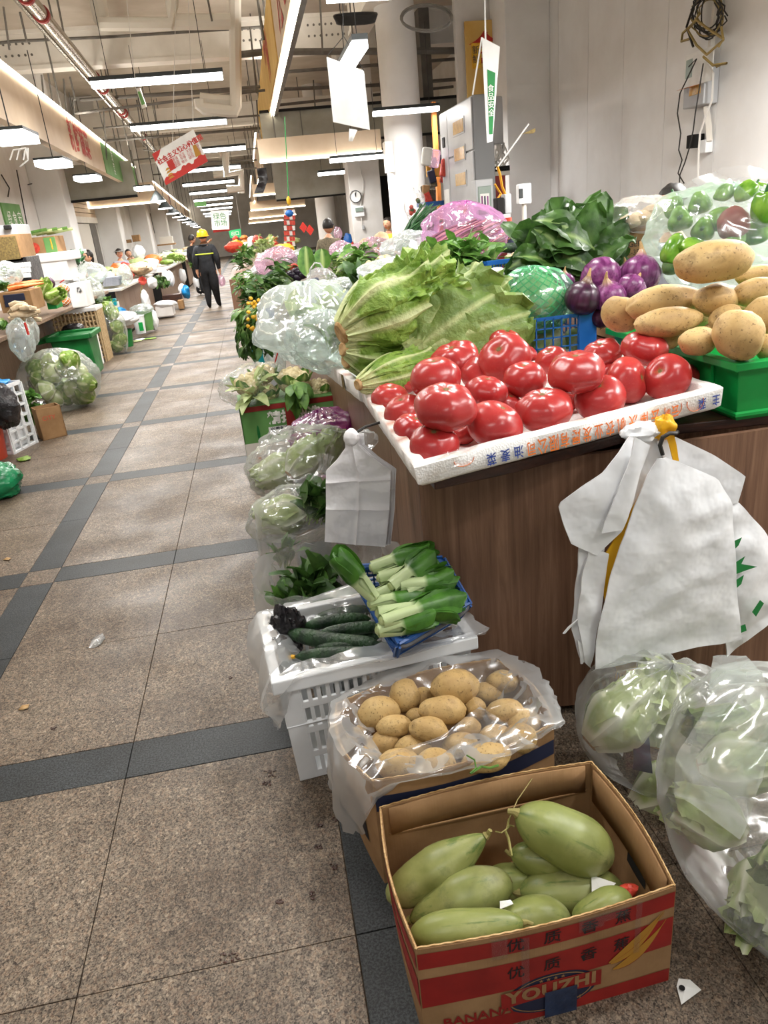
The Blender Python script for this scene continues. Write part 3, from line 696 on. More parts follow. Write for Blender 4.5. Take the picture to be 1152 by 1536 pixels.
# ---------------------------------------------------------------- light bars over the aisle
for i, (p, L_) in enumerate(((at(237, 121, Y=9.3), 1.4), (at(269, 188, Y=12.6), 1.42))):
    tube_lamp(p, L_, 'X', ('largest light bar seen, hung nearest over the aisle on thin wires', 'light bar second along the aisle, just above the red and white banner')[i], watts=160)
ordn = ORD[2:]
for i, (x_, y_, Y) in enumerate(((314, 226, 15.9), (316, 254, 19.2), (313, 275, 22.3), (318, 288, 25.6), (320, 299, 29), (322, 307, 32.5), (325, 313, 36), (326, 319, 40), (327, 323, 44))):
    tube_lamp(at(x_, y_, Y=Y), 1.4, 'X', 'light bar %s in the row along the aisle, towards the far end' % ordn[i], watts=175 if i < 4 else 150, drop=.6)
for i, (xx, yy, zz, s) in enumerate(((-.7, 6.0, 3.2, 'just ahead of the viewpoint'), (-.7, 2.7, 3.2, 'over the nearest dark strip crossing the floor'), (-.7, -.6, 3.2, 'behind the viewpoint'))):
    tube_lamp((xx, yy, zz), 1.4, 'X', 'light bar over the aisle %s' % s, watts=(110, 85, 45)[i])
# over the right stall
tube_lamp(at(609, 167, Y=11.4), .95, 'X', 'light bar hung in front of the round white column', 'light bars over the produce stall', watts=110)
tube_lamp(at(536, 238, Y=12.9), .9, 'X', 'light bar under the beige cross board with the glowing edge', 'light bars over the produce stall', watts=80)
tube_lamp(at(497, 260, Y=16.5), .55, 'X', 'short light bar beside the column with the clock', 'light bars over the produce stall', watts=60)
tube_lamp(at(527, 88, Y=7.2), 1.1, 'Y', 'light bar seen end-on above the blank white hanging board', 'light bars over the produce stall', watts=8)
tube_lamp(at(582, -3, Y=6.2)+V((0, 0, .03)), .9, 'X', 'light bar cut by the upper edge of the picture over the stall', 'light bars over the produce stall', watts=12)
for i, (xx, yy, zz, s) in enumerate(((1.6, 1.2, 2.75, 'in front of the tomatoes'), (1.7, -.2, 2.75, 'beside the viewpoint'), (1.0, 3.6, 2.9, 'over the lettuces'), (3.7, 4.3, 2.85, 'beside the white wall, out of view'), (3.7, 1.6, 2.85, 'beside the near white wall'))):
    tube_lamp((xx, yy, zz), 1.2, 'Y' if i else 'X', 'light bar over the stall %s, above the view' % s, 'light bars over the produce stall', watts=(62, 35, 75, 580, 280)[i])
# left side square and round lamps
sq = ((at(18, 207, Y=7.6), 'nearest'), (at(81, 246, Y=10.4), 'second'), (at(132, 268, Y=13.2), 'third'), (at(216, 283, Y=17.0), 'small fourth'))
for p, s in sq:
    t = thing('panel_lamp', '%s bright oblong lamp under the long beige sign board with red characters' % s, 'ceiling light', p, 'oblong lamps under the beige sign board')
    b = MB(); b.box(p+V((0, 0, .045)), (.34, .52, .025)); b.build('housing', 'lamphouse', t, smooth=False)
    b = MB(); b.box(p, (.33, .51, .065)); b.build('diffuser', 'lampglow', t, smooth=False)
    b = MB(); b.tube([p+V((0, 0, .05)), p+V((0, 0, 1.2))], .006, 5); b.build('hanging_wire', 'wire', t)
    area(p-V((0, 0, .04)), .32, .5, 95)
for i, (x_, y_) in enumerate(((237, 303), (248, 313.5), (259, 321), (267, 326), (274, 330), (280, 334), (286, 336.5), (291, 339), (295, 341))):
    p = at(x_, y_, Y=17.4+i*2.6); t = thing('round_lamp', 'round lamp %s in the row below the far glowing board' % ORD[i], 'ceiling light', p, 'round lamps below the far glowing board')
    b = MB(); b.lathe([(.02, .22), (.10, .12), (.17, .02)], 16, p); b.build('lamp_shade', 'lamphouse', t)
    b = MB(); b.lathe([(.165, 0), (.165, .02)], 16, p); b.build('diffuser', 'lampglow', t)
    b = MB(); b.tube([p+V((0, 0, .2)), V((p.x, p.y, CEIL))], .008, 5); b.build('hanging_wire', 'wire', t)
    area(p-V((0, 0, .01)), .3, .3, 40)

# ---------------------------------------------------------------- sign boards with glowing edges
def led(parent, a, b_, w_=.035): m = MB(); m.bar(a, b_, w_, w_); return m.build('led_strip', 'ledglow', parent, smooth=False)
def fascia(name, label, a, b_, h_, th, mat, leds=('bot',), side=V((1, 0, 0)), group=None):
    """upright board from a to b (its top line), h_ tall"""
    a, b_ = V(a), V(b_); c = (a+b_)/2; t = thing(name, label, 'sign board', c-V((0, 0, h_)), group)
    m = MB(); dn = V((0, 0, -h_)); s = side*th
    m.hexa([a+dn, b_+dn, b_+dn+s, a+dn+s], [a, b_, b_+s, a+s]); m.build('board', mat, t, smooth=False)
    for f_ in (.15, .85): q = a.lerp(b_, f_)+side*th*.5; m = MB(); m.tube([q, V((q.x, q.y, CEIL))], .012, 5); m.build('hanger_rod', 'darksteel', t)
    if 'top' in leds: led(t, a-side*.01, b_-side*.01)
    if 'bot' in leds: led(t, a+dn-side*.01, b_+dn-side*.01)
    return t
# left long board
A = at(0, 95.5, Z=3.25); B = at(201, 250.7, Z=3.25); A2 = A+(A-B)*.45; hL = .55
dL = (B-A).normalized(); nL = V((dL.y, -dL.x, 0))          # towards the aisle
t = fascia('sign_board', 'long beige board with red characters and a glowing upper edge over the stalls opposite', A2, B, hL, .10, 'beige', (), -nL)
led(t, A2+nL*.015, B+nL*.015)
def uplight(a, b_, watts):
    c = (a+b_)/2; L_ = (b_-a).length; o = area(c+V((0, 0, .03)), L_, .06, watts, 0, (1, .93, .82), 'added_uplight'); o.rotation_euler = (PI, 0, -math.atan2((b_-a).y, (b_-a).x)); return o
uplight(A2, B, 230); uplight(V((.75, 5, 3.9)), V((.75, 16, 3.9)), 200)  # added upward fill for the ceiling; the right board has no upper strip
def fat(px):
    lo, hi = 0.0, 1.0
    for _ in range(30):
        mid = (lo+hi)/2
        if proj(A.lerp(B, mid))[0] < px: lo = mid
        else: hi = mid
    return lo
G0 = A.lerp(B, fat(149))
m = MB(); m.hexa([G0+nL*.012-V((0, 0, hL)), B+nL*.012-V((0, 0, hL)), B-V((0, 0, hL)), G0-V((0, 0, hL))], [G0+nL*.012, B+nL*.012, B, G0]); m.build('green_panel', 'greensign', t, smooth=False)
q = A.lerp(B, fat(113))-V((0, 0, hL*.52)); lettering('新鲜蔬菜', .45, 'ink_red', q+nL*.004, dL, (0, 0, 1), t, bold=.012)
q = A.lerp(B, fat(164))-V((0, 0, hL*.5)); lettering('蔬\n菜', .25, 'ink_white', q+nL*.014, dL, (0, 0, 1), t)
q = A.lerp(B, fat(186))-V((0, 0, hL*.55)); lettering('诚信经营\n公平交易', .18, 'ink_white', q+nL*.014, dL, (0, 0, 1), t)
for f_ in (.1, .5, .9):
    q = A2.lerp(B, f_)-nL*.05; m = MB(); m.tube([q, V((q.x, q.y, CEIL))], .014, 5); m.build('hanger_rod', 'darksteel', t)
# olive panel under its far end
a = at(112, 293, Y=18.2); b_ = at(205, 288, Y=18.2); zt = at(150, 256, Y=18.2).z
m = MB(); m.span((-4.25, 18.2, b_.z-.06), (b_.x, 18.26, zt+.15)); o = m.build('wall_panel', 'olive', smooth=False); o['kind'] = 'structure'
m = MB(); m.span((-4.25, 18.17, b_.z-.1), (b_.x, 18.27, b_.z-.05)); m.build('edge_rail', 'black', o, smooth=False)
# left far board with lamps: a face along the aisle and a return facing us
zt = 2.95; C = at(229, 272.5, Z=zt); D = at(295.5, 326, Z=zt); hF = C.z-at(235, 303, Y=C.y).z
xw = at(130, 296, Y=C.y).x
t = fascia('sign_board', 'far beige board with red characters and two glowing edges', C, D, hF, .08, 'beige', ('top', 'bot'), V((-1, 0, 0)))
dF = (D-C).normalized(); nF = V((dF.y, -dF.x, 0))
for f_, s in ((.13, '鲜肉'), (.42, '水产'), (.68, '果蔬')):
    lettering(s, .42, 'ink_red', C.lerp(D, f_)-V((0, 0, hF*.5))+nF*.02, dF, (0, 0, 1), t, bold=.01)
t = fascia('sign_board', 'beige return board facing the camera with a glowing lower edge, left of the far aisle', (xw, C.y-.02, C.z), (C.x, C.y-.02, C.z), hF, .08, 'beige', ('bot',), V((0, 1, 0)))
led(t, V((xw, C.y-.04, C.z)), V((xw, C.y-.04, C.z-hF)))
# right long board, seen edge-on from below
XR = .62; e = at(394.5, 221, X=XR); z0 = e.z; z1 = z0+.78; yn = 4.4; yf = e.y
t = fascia('sign_board', 'long ochre and cream board with big red strokes, seen edge-on over the aisle side', (XR, yn, z1), (XR, yf, z1), z1-z0, .07, 'beige', (), V((1, 0, 0)))
led(t, V((XR+.05, yn, z0-.02)), V((XR+.05, yf, z0-.02)), .045)
m = MB(); m.span((XR-.012, yn+5.2, z0+.02), (XR, yf-.02, z1-.02)); m.build('ochre_panel', 'yellowsign', t, smooth=False)
m = MB(); m.span((XR+.07, yn, z0-.05), (XR+.12, yf, z0+.05)); m.build('edge_rail', 'darksteel', t, smooth=False)
lettering('放心菜', .75, 'ink_red', (XR-.004, yn+3.2, (z0+z1)/2), (0, -1, 0), (0, 0, 1), t, bold=.02)
lettering('平价', .6, 'ink_red', (XR-.014, yn+7.4, (z0+z1)/2), (0, -1, 0), (0, 0, 1), t, bold=.02)
for f_ in (.1, .5, .95):
    m = MB(); m.tube([(XR+.03, yn+(yf-yn)*f_, z1), (XR+.03, yn+(yf-yn)*f_, CEIL)], .014, 5); m.build('hanger_rod', 'darksteel', t)
for (xa, ya, xb, yb, Ya, Yb, s) in ((384, 200, 378, 258, 19.5, 27, 'second'), (377, 264, 373, 318, 28, 46, 'third')):
    a = at(xa, ya, Y=Ya); b_ = at(xb, yb, Y=Yb); b_.x = a.x
    t = fascia('sign_board', '%s edge-on board with glowing edges in the line over the stall, farther down the aisle' % s, a, (a.x, Yb, a.z), .8, .07, 'beige', ('top', 'bot'), V((1, 0, 0)))
    lettering('特价\n优惠', .36, 'ink_red', (a.x-.004, (Ya+Yb)/2, a.z-.4), (0, -1, 0), (0, 0, 1), t, bold=.01)
# cross boards of the right stalls
m = MB(); a = at(405, 219, Y=13.5); b_ = at(668, 146, Y=13.5); c_ = at(655, 200, Y=13.5)
m.span((a.x-.1, 13.5, c_.z), (3.9, 13.56, b_.z)); o = m.build('wall_panel', 'olive', smooth=False); o['kind'] = 'structure'
for xx in (a.x+.55, a.x+1.35): m = MB(); m.span((xx, 13.492, c_.z), (xx+.015, 13.5, b_.z)); m.build('seam', 'darksteel', o, smooth=False)
for zz in (c_.z, b_.z): m = MB(); m.span((a.x-.1, 13.47, zz-.02), (3.9, 13.5, zz+.02)); m.build('edge_rail', 'black', o, smooth=False)
for i, (x0, y0, x1, y1, Y, hh, s) in enumerate(((390, 243, 573, 228.6, 13.3, .34, 'nearest'), (380, 293.5, 480, 285, 23.5, .30, 'second'), (376, 315.5, 458, 309, 29.5, .3, 'third'), (374, 328, 444, 322, 35, .3, 'fourth'), (373, 334.6, 425, 331, 44, .25, 'farthest'))):
    a = at(x0, y0, Y=Y); b_ = at(x1, y1, Y=Y); zz = (a.z+b_.z)/2
    fascia('cross_board', '%s beige cross board with a glowing lower edge spanning the produce stalls' % s, (a.x, Y, zz+hh), (b_.x, Y, zz+hh), hh, .06, 'beige', ('bot',), V((0, 1, 0)), 'beige cross boards over the stalls')
    area((a.x*.5+b_.x*.5, Y-.1, zz-.05), (b_.x-a.x)*.95, .05, 50, col=(1, .93, .82))
m = MB(); a = at(400, 320, Y=18.6); b_ = at(515, 245, Y=18.6); m.span((.75, 18.6, 2.05), (3.6, 18.66, 2.95)); o = m.build('wall_panel', 'olive', smooth=False); o['kind'] = 'structure'
m = MB(); m.span((.75, 18.57, 2.03), (3.6, 18.6, 2.07)); m.build('edge_rail', 'black', o, smooth=False)
# black sheet paints the shade of an opening behind the clock column
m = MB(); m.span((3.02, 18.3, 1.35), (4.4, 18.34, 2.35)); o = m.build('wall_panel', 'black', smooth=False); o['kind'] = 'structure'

# ---------------------------------------------------------------- hanging signs
def hang(o, pts, name='hanging_string', mat='wire_w', r=.003):
    for a, b_ in pts: m = MB(); m.tube([a, b_], r, 5); m.build(name, mat, o)
def flatboard(name, label, cat, pxs, Y, mat, th=.012):
    P = [at(x, y, Y=Y) for x, y in pxs]; c = sum(P, V())/4
    t = thing(name, label, cat, c); m = MB(); s = V((0, th, 0)); m.hexa([p for p in P], [p+s for p in P]); m.build('board', mat, t, smooth=False); return t, P, c
t, P, c = flatboard('hanging_sign', 'tilted white and red sign of core values hung over the aisle', 'sign', [(249, 278), (228, 231), (290, 194), (312, 242)], 9.0, 'paper')
xd = (P[2]-P[1]).normalized(); yd = (P[1]-P[0]).normalized(); pt = lambda u, v: P[0].lerp(P[3], u)+(P[1]-P[0])*v
fr = V((0, -.002, 0))
m = MB(); pr = []
for k in range(25):
    u = k/24; h_ = .13+.10*abs(math.sin(u*9))*(.4+u)+.06*math.sin(u*23)**2
    pr.append((pt(u, 0)+fr, pt(u, h_)+fr))
for k in range(24): m.add([pr[k][0], pr[k+1][0], pr[k+1][1], pr[k][1]], [(0, 1, 2, 3)])
m.build('red_skyline', 'ink_red', t, smooth=False)
m = MB(); m.add([pt(0, .75)+fr, pt(.13, .88)+fr, pt(.2, 1)+fr, pt(0, 1)+fr], [(0, 1, 2, 3)]); m.build('red_corner', 'ink_red', t, smooth=False)
m = MB(); m.add([pt(.8, .28)+fr*2, pt(.93, .28)+fr*2, pt(.9, .62)+fr*2, pt(.83, .62)+fr*2], [(0, 1, 2, 3)])
for k in range(4): m.add([pt(.12-.03+.006*k, .10+.09*k)+fr*2, pt(.24-.006*k, .10+.09*k)+fr*2, pt(.21-.006*k, .16+.09*k)+fr*2, pt(.15, .16+.09*k)+fr*2], [(0, 1, 2, 3)])
m.build('gold_tower', 'ink_yellow', t, smooth=False)
lettering('社会主义核心价值观', .062, 'ink_red', pt(.56, .70)+fr, xd, yd, t, bold=.002)
for k, s in enumerate(('富强  民主  文明  和谐', '自由  平等  公正  法治', '爱国  敬业  诚信  友善')):
    lettering(s, .034, 'ink_red', pt(.64, .55-.1*k)+fr, xd, yd, t)
    m = MB(); a = pt(.27, .55-.1*k); m.bar(a-xd*.035+fr, a+xd*.035+fr, .035, .002, (0, 1, 0)); m.build('red_tab', 'ink_red', t, smooth=False)
hang(t, [(P[1].lerp(P[2], .5), at(268, -190, Y=9.0)), (P[2], at(275, -190, Y=9))])
t, P, c = flatboard('hanging_board', 'blank white board hung by a wire over the stall', 'board', [(500, 183), (490, 85), (546, 106), (555, 195)], 6.4, 'paper')
hang(t, [(P[1], at(515, 55, Y=6.4)), (P[2], at(516, 55, Y=6.4)), (at(515, 55, Y=6.4), at(513, -40, Y=6.4))], 'hanging_wire', 'wire')
m = MB(); m.add([at(524, 193, Y=6.38), at(536, 195, Y=6.38), at(529, 212, Y=6.36), at(523, 212, Y=6.36)], [(0, 1, 2, 3)]); m.build('paper_strip', 'paper', t, solid=.002)
t, P, c = flatboard('hanging_notice', 'narrow green and white notice hung edge-on by the grey cabinet', 'notice', [(731, 214), (723, 56), (750, 70), (739, 212)], 5.6, 'paper')
m = MB(); pt = lambda u, v: P[0].lerp(P[3], u).lerp(P[1].lerp(P[2], u), v)-V((0, .002, 0))
m.add([pt(.35, .08), pt(.9, .08), pt(.82, .72), pt(.25, .72)], [(0, 1, 2, 3)]); m.build('green_print', 'ink_green', t, smooth=False)
lettering('食\n品\n安\n全', .05, 'ink_white', pt(.55, .42)-V((0, .002, 0)), (1, 0, 0), (0, 0, 1), t)
hang(t, [(P[1].lerp(P[2], .2), at(727, -30, Y=5.6)), (P[1], at(709, 142, Y=5.7))], 'hanging_ribbon', 'paper', .006)
for (pxs, Y, mat, lb, s) in (([(318, 345), (316, 316), (343, 315), (344, 344)], 24, 'greensign', 'far hanging sign with green and cream print above the aisle', '绿色\n市场'), ([(320, 349), (319, 337), (344, 334), (345, 346)], 24.3, 'ink_red', 'far red hanging sign just below the green and cream one', '优惠'), ([(345, 357), (343, 346), (361, 343), (362, 356)], 27, 'netgreen', 'farthest small mint hanging sign above the aisle', '出口')):
    t, P, c = flatboard('hanging_sign', lb, 'sign', pxs, Y, 'paper' if s == '绿色\n市场' else mat, .03)
    lettering(s, (P[1]-P[0]).length*(.36 if '\n' in s else .6), 'ink_green' if s == '绿色\n市场' else 'ink_white', c-V((0, .004, 0)), (1, 0, 0), (0, 0, 1), t)
    hang(t, [(p, V((p.x, p.y, CEIL))) for p in P[1:3]])
t, P, c = flatboard('exit_sign', 'small green running-man exit sign hung over the far aisle', 'sign', [(292, 310), (291, 303), (309, 302), (310, 309)], 21, 'greensign', .04)
hang(t, [(P[1], V((P[1].x, P[1].y, CEIL)))])
t, P, c = flatboard('exit_sign', 'small pale exit tag hung among wires beside the largest light bar', 'sign', [(213, 163), (204, 133), (210, 132), (220, 160)], 9.2, 'whitepipe', .02)
m = MB(); m.add([P[0].lerp(P[3], .1)-V((0, .002, 0))+V((0, 0, .03)), P[3]-V((0.01, .002, -.03)), P[2]-V((0.01, .002, .03)), P[1]-V((-.01, .002, .03))], [(0, 1, 2, 3)]); m.build('green_print', 'greensign', t, smooth=False)
hang(t, [(P[1], at(190, 0, Y=9.2))])
# loose cable coils hung from the beams
for cx, cy, Y, rx, ry, lb in ((534, 33, 7.4, 28, 6, 'black cable coil lying on the beam by the hanging board'), (640, 28, 7.8, 38, 20, 'grey cable loop over the beam above the round column')):
    m = MB(); p = at(cx, cy, Y=Y); k = mpp(p)
    for q in range(6 if rx < 30 else 2): m.tube([p+V((math.cos(a)*rx*k*(1+.03*q), .1*math.sin(a), math.sin(a)*ry*k+.01*q)) for a in [2*PI*j/24 for j in range(25)]], .012, 5)
    tag(m.build('cable_coil', 'wire' if rx < 30 else 'darksteel'), lb, 'cable')

# ================================================================ the produce counter
ZC = .88
ct = thing('produce_counter', 'long brown wood-grain produce counter with a rounded corner beside the aisle', 'counter', (.9, 3, 0))
XA = .372
plan = [(XA, 13.2), (XA, 1.93), (.395, 1.895), (.45, 1.872), (.53, 1.85), (.62, 1.825), (.72, 1.80), (.82, 1.785), (.95, 1.78), (2.7, 1.78)]
def wallstrip(pts, z0, z1, th=.018):
    m = MB(); n = len(pts)
    nr = []
    for i in range(n):
        d = V((pts[min(i+1, n-1)][0]-pts[max(i-1, 0)][0], pts[min(i+1, n-1)][1]-pts[max(i-1, 0)][1], 0)).normalized(); nr.append(V((-d.y, d.x, 0)))
    o_ = [V((p[0], p[1], 0)) for p in pts]; i_ = [p+nr[k]*th for k, p in enumerate(o_)]
    vs = []
    for k in range(n): vs += [o_[k]+V((0, 0, z0)), o_[k]+V((0, 0, z1)), i_[k]+V((0, 0, z1)), i_[k]+V((0, 0, z0))]
    fs = []
    for k in range(n-1):
        a, b = 4*k, 4*k+4
        for j in range(4): fs.append((a+j, b+j, b+(j+1) % 4, a+(j+1) % 4))
    fs += [(3, 2, 1, 0), (4*n-4, 4*n-3, 4*n-2, 4*n-1)]
    return m.add(vs, fs)
ys = [1.932, 2.40, 3.05, 3.7, 4.4, 5.2, 6.1, 7.0, 8.0, 9.0, 10.0, 11.0, 12.0, 13.2]
for y0, y1 in zip(ys, ys[1:]): wallstrip([(XA, y1-.003), (XA, y0+.003)], .03, ZC-.03).build('panel', 'laminate', ct)
wallstrip(plan[1:], .03, ZC-.03).build('rounded_panel', 'laminate', ct)
wallstrip([(p[0]+.05, p[1]+.05) for p in plan], 0, .06).build('plinth', 'black', ct)
# top board: lip line measured on the picture, then the long run down the aisle
lip = [at(652, 733, Z=ZC-.025), at(773, 707, Z=ZC-.025), at(875, 680, Z=ZC-.025), at(930, 664, Z=ZC-.025), at(1022, 649, Z=ZC-.025), at(1152, 635, Z=ZC-.025)]
top = [V((XA-.02, 13.2, 0)), V((XA-.02, 2.0, 0))]+[V((p.x, p.y, 0)) for p in lip]+[V((2.75, 1.74, 0)), V((2.75, 2.75, 0)), V((1.75, 2.9, 0)), V((1.75, 13.2, 0))]
m = MB(); n = len(top); m.add([V((p.x, p.y, ZC-.03)) for p in top]+[V((p.x, p.y, ZC)) for p in top], [tuple(range(n-1, -1, -1)), tuple(range(n, 2*n))]+[(i, (i+1) % n, n+(i+1) % n, n+i) for i in range(n)])
m.build('countertop', 'topwood', ct, smooth=False, bevel=.004)
wallstrip([(2.7, 2.75), (1.72, 2.9), (1.72, 13.2)], 0, ZC-.03).build('back_panel', 'laminate', ct, smooth=False)

# ---- styrofoam trays
def tray(name, label, A, B, D, hgt=.062, wall=.03, floor_=.014, group=None, dirt=True, C=None):
    """A near corner, B right, D far left (outer bottom corners)"""
    A, B, D = V(A), V(B), V(D); C = B+(D-A) if C is None else V(C); t = thing(name, label, 'tray', A, group); m = MB()
    X, Y_ = (B-A).normalized(), (D-A).normalized(); Zn = X.cross(Y_).normalized()
    n = 26
    def ring(inset, z, sag=0):
        Q = [A+X*inset+Y_*inset, B-X*inset+Y_*inset, C-X*inset-Y_*inset, D+X*inset-Y_*inset]; out = []
        for i in range(4):
            for k in range(n):
                p = Q[i].lerp(Q[(i+1) % 4], k/n)
                out.append(p+Zn*(z+.003*noise.noise(p*14+V((0, 0, z*30))))+X*.002*noise.noise(p*20)); 
        return out
    rings = [ring(.012, 0), ring(0, .010), ring(-.004, hgt-.006), ring(.002, hgt), ring(wall-.004, hgt), ring(wall, hgt-.004), ring(wall+.01, floor_+.004), ring(wall+.02, floor_)]
    vs = []; rb = []
    for ri, r_ in enumerate(rings):
        vs += r_
        for k, p in enumerate(r_):
            d = max(0, noise.noise(p*17)+.35*noise.noise(p*70)-.10)*2.0 if ri in (3, 4, 5) and dirt else max(0, noise.noise(p*6)-.45)*1.5
            if dirt and ri in (2, 3, 4) and 3*n < k: d += .55*max(0, .5+noise.noise(p*40))*(1-(k-3*n)/n*.6)
            rb.append(min(.8, d))
    N4 = 4*n; fs = [(r_*N4+k, r_*N4+(k+1) % N4, (r_+1)*N4+(k+1) % N4, (r_+1)*N4+k) for r_ in range(len(rings)-1) for k in range(N4)]
    fs += [tuple(range(N4-1, -1, -1)), tuple((len(rings)-1)*N4+k for k in range(N4))]
    m.add(vs, fs, rb); m.build('tray_body', 'foam', t, angle=50)
    return t, X, Y_, Zn
TA = at(628, 733, Z=ZC+.004); TB = at(1081, 613, Z=ZC+.058); TD = at(546, 607, Z=ZC+.004)
TC = TB+(TD-TA)*.72
tr, TX, TY, TZ = tray('tomato_tray', 'white styrofoam tray of big tomatoes printed with orange and blue characters', TA, TB, TD, C=TC)
# writing on its front wall, upside down as the tray stands
fl = (TB-TA).length; fn_ = TX.cross(TZ).normalized()
def front(u, v=.5): return TA+TX*(u*fl)+TZ*(.062*v)+fn_*.0045
def u_at(px):
    lo, hi = 0.0, 1.0
    for _ in range(30):
        mid = (lo+hi)/2
        if proj(front(mid))[0] < px: lo = mid
        else: hi = mid
    return lo
for ch, px, mt, sz in (('菜', 737, 'ink_blue', .034), ('麦', 758, 'ink_blue', .034), ('油', 778, 'ink_blue', .034), ('司', 797, 'ink_orange', .04), ('公', 814, 'ink_orange', .046), ('限', 831, 'ink_orange', .046), ('有', 847, 'ink_orange', .042),
      ('展', 864, 'ink_orange', .042), ('发', 881, 'ink_orange', .042), ('业', 898, 'ink_orange', .042), ('农', 915, 'ink_orange', .042), ('帆', 932, 'ink_orange', .042), ('沃', 950, 'ink_orange', .042), ('南', 966, 'ink_orange', .042), ('云', 983, 'ink_orange', .042),
      ('云', 1013, 'ink_orange', .036), ('南', 1002, 'ink_orange', .024), ('菜', 1053, 'ink_blue', .032), ('主', 1074, 'ink_blue', .032)):
    lettering(ch, sz, mt, front(u_at(px), .5), -TX, -TZ, tr, lift=.0008, bold=.0004, sx=.66 if mt == 'ink_orange' else .8)
for u0 in (u_at(1010), u_at(1043), u_at(697)):
    m = MB(); c0 = front(u0, .6 if u0 > .2 else .72); R0 = .026
    arc = [c0+TX*(math.cos(a)*R0)+TZ*(math.sin(a)*R0*(.9 if u0 > .2 else .62)) for a in [PI+PI*j/18 if u0 < .2 else PI*.9+PI*1.2*j/18 for j in range(19)]]
    m.tube(arc, .0016, 4, flat=.5); m.build('stamp_ring', 'ink_orange', tr)
# scrap of clear tape over the near end
m = MB(); a, b_ = front(.085, 1.08), front(.165, 1.1); sheet(m, [a-TZ*.0+TY*.02, a+fn_*.008-TZ*.03], [b_+TY*.02, b_+fn_*.008-TZ*.035], 8, 8, .001, .006, 40, 3, closed=False)
m.build('clear_tape', 'film', tr)
# second tray behind with the lettuces
UA = TD+V((-.012, .006, .004)); UD = at(478, 556, Z=ZC+.004); UB = UA+V((.86, .05, 0))
tr2, _, _, _ = tray('lettuce_tray', 'white styrofoam tray with a rusty streak under the heap of pale lettuces', UA, UB, UD, hgt=.07)
m = MB(); p = UA.lerp(UD, .30); dv = (UD-UA).normalized()
m.add([p+V((-.006, 0, .012))-dv*.02, p+V((-.006, 0, .012))+dv*.02, p+V((-.006, 0, .068))+dv*.025, p+V((-.006, 0, .068))-dv*.012], [(0, 1, 2, 3)]); m.build('rust_streak', 'scar', tr2, smooth=False)

# ---- tomatoes
def tomato_proto(seed, lobes, depth, flat):
    m = MB(); ph0 = seed*1.7
    def f(th, ph):
        k = 1+depth*math.cos(lobes*ph+ph0)*abs(math.sin(th))**1.5*(.4+.6*math.cos(th)**2)+.05*noise.noise(V((math.cos(ph)*math.sin(th), math.sin(ph)*math.sin(th), math.cos(th)))*1.4+V((seed*5, 0, 0)))
        k *= 1-.17*math.exp(-(th/.30)**2)-.06*math.exp(-((PI-th)/.3)**2)
        return k
    m.ell((0, 0, 0), (1, 1, flat), None, 40, 26, fn=f, rib=lambda th, ph: .8*math.exp(-(th/.13)**2)+.35*max(0, math.cos(lobes*ph+ph0))**8*math.exp(-(th/.4)**2))
    r_ = m.build('tomato', 'tomato', smooth=True, local=True); 
    b = MB(); b.lathe([(.0, .0), (.085, .005), (.10, -.01)], 9, (0, 0, flat*.845)); b.build('stem_scar', 'scar', r_, local=True); return r_
TP = [tomato_proto(1, 5, .045, .76), tomato_proto(2, 6, .06, .72), tomato_proto(3, 4, .03, .82), tomato_proto(4, 7, .07, .70)]
TOM = [  # px, py, rx, ry, z above tray floor factor, tilt, label
 (585, 597, 27, 26, 0, .3, 'tomato touching the tray wall nearest the lettuce stems'),
 (606, 570, 22, 23, .2, .8, 'tomato half hidden behind, between the lettuce stem and the large tomatoes'),
 (607, 619, 31, 28, 0, .4, 'second tomato along the tray wall facing the aisle'),
 (622, 644, 31, 28, 0, .5, 'third tomato along the tray wall facing the aisle'),
 (651, 667, 37, 28, 0, .5, 'tomato in the near corner of the tray, beside the clear tape'),
 (668, 610, 47, 36, 1, .35, 'largest tomato, flat-topped with its stem scar up, above the tray corner'),
 (653, 568, 39, 30, 1, .2, 'broad tomato stacked behind the largest flat-topped tomato'),
 (682, 541, 38, 25, .8, .5, 'ribbed tomato with a seam at the foot of the open lettuce leaf'),
 (722, 563, 31, 21, .6, .7, 'tomato peeking out behind the small round one in the heap'),
 (729, 587, 31, 27, 1, .3, 'small round tomato resting in the middle of the heap'),
 (742, 638, 42, 29, 0, .6, 'glossy tomato in front behind the blue printed characters'),
 (757, 512, 26, 14, 1.2, .4, 'tomato topmost at the back against the blue crate'),
 (757, 539, 42, 25, .9, .9, 'lumpy cracked tomato below the blue crate'),
 (790, 530, 16, 20, .9, .6, 'narrow tomato squeezed at the end of the lumpy one'),
 (787, 569, 32, 28, .8, .3, 'tomato with a yellowish shoulder in the heap centre'),
 (816, 615, 42, 33, 0, .25, 'round tomato with a star-shaped scar behind the orange characters'),
 (827, 540, 24, 17, .5, .6, 'small tomato below the end of the blue crate'),
 (864, 558, 44, 34, 1, .3, 'second largest tomato, pale and wide, on top of the heap'),
 (900, 597, 37, 28, 0, .7, 'tomato low in front under the pale wide one'),
 (903, 531, 29, 21, .6, .5, 'tomato at the back beside the green crate corner'),
 (941, 571, 35, 29, .2, 1.4, 'dark tomato showing a round blossom scar to the camera'),
 (967, 523, 36, 25, 1, .4, 'tomato perched high against the green crate'),
 (1000, 566, 35, 28, .2, 1.1, 'tomato with a brown crack at the tray end'),
 (1034, 560, 17, 26, .1, .9, 'last tomato squeezed at the end of the tray by the green crate'),
 (760, 608, 24, 18, 0, .6, 'tomato low in the gap between the front and middle rows'),
 (921, 556, 22, 18, 0, .5, 'tomato in shade deep between the dark one and the pale wide one'),
 (697, 650, 18, 20, 0, .6, 'tomato almost hidden between the corner one and the glossy one'),
 (848, 600, 20, 18, 0, .6, 'tomato in shade between the star-scarred one and the low front one')]
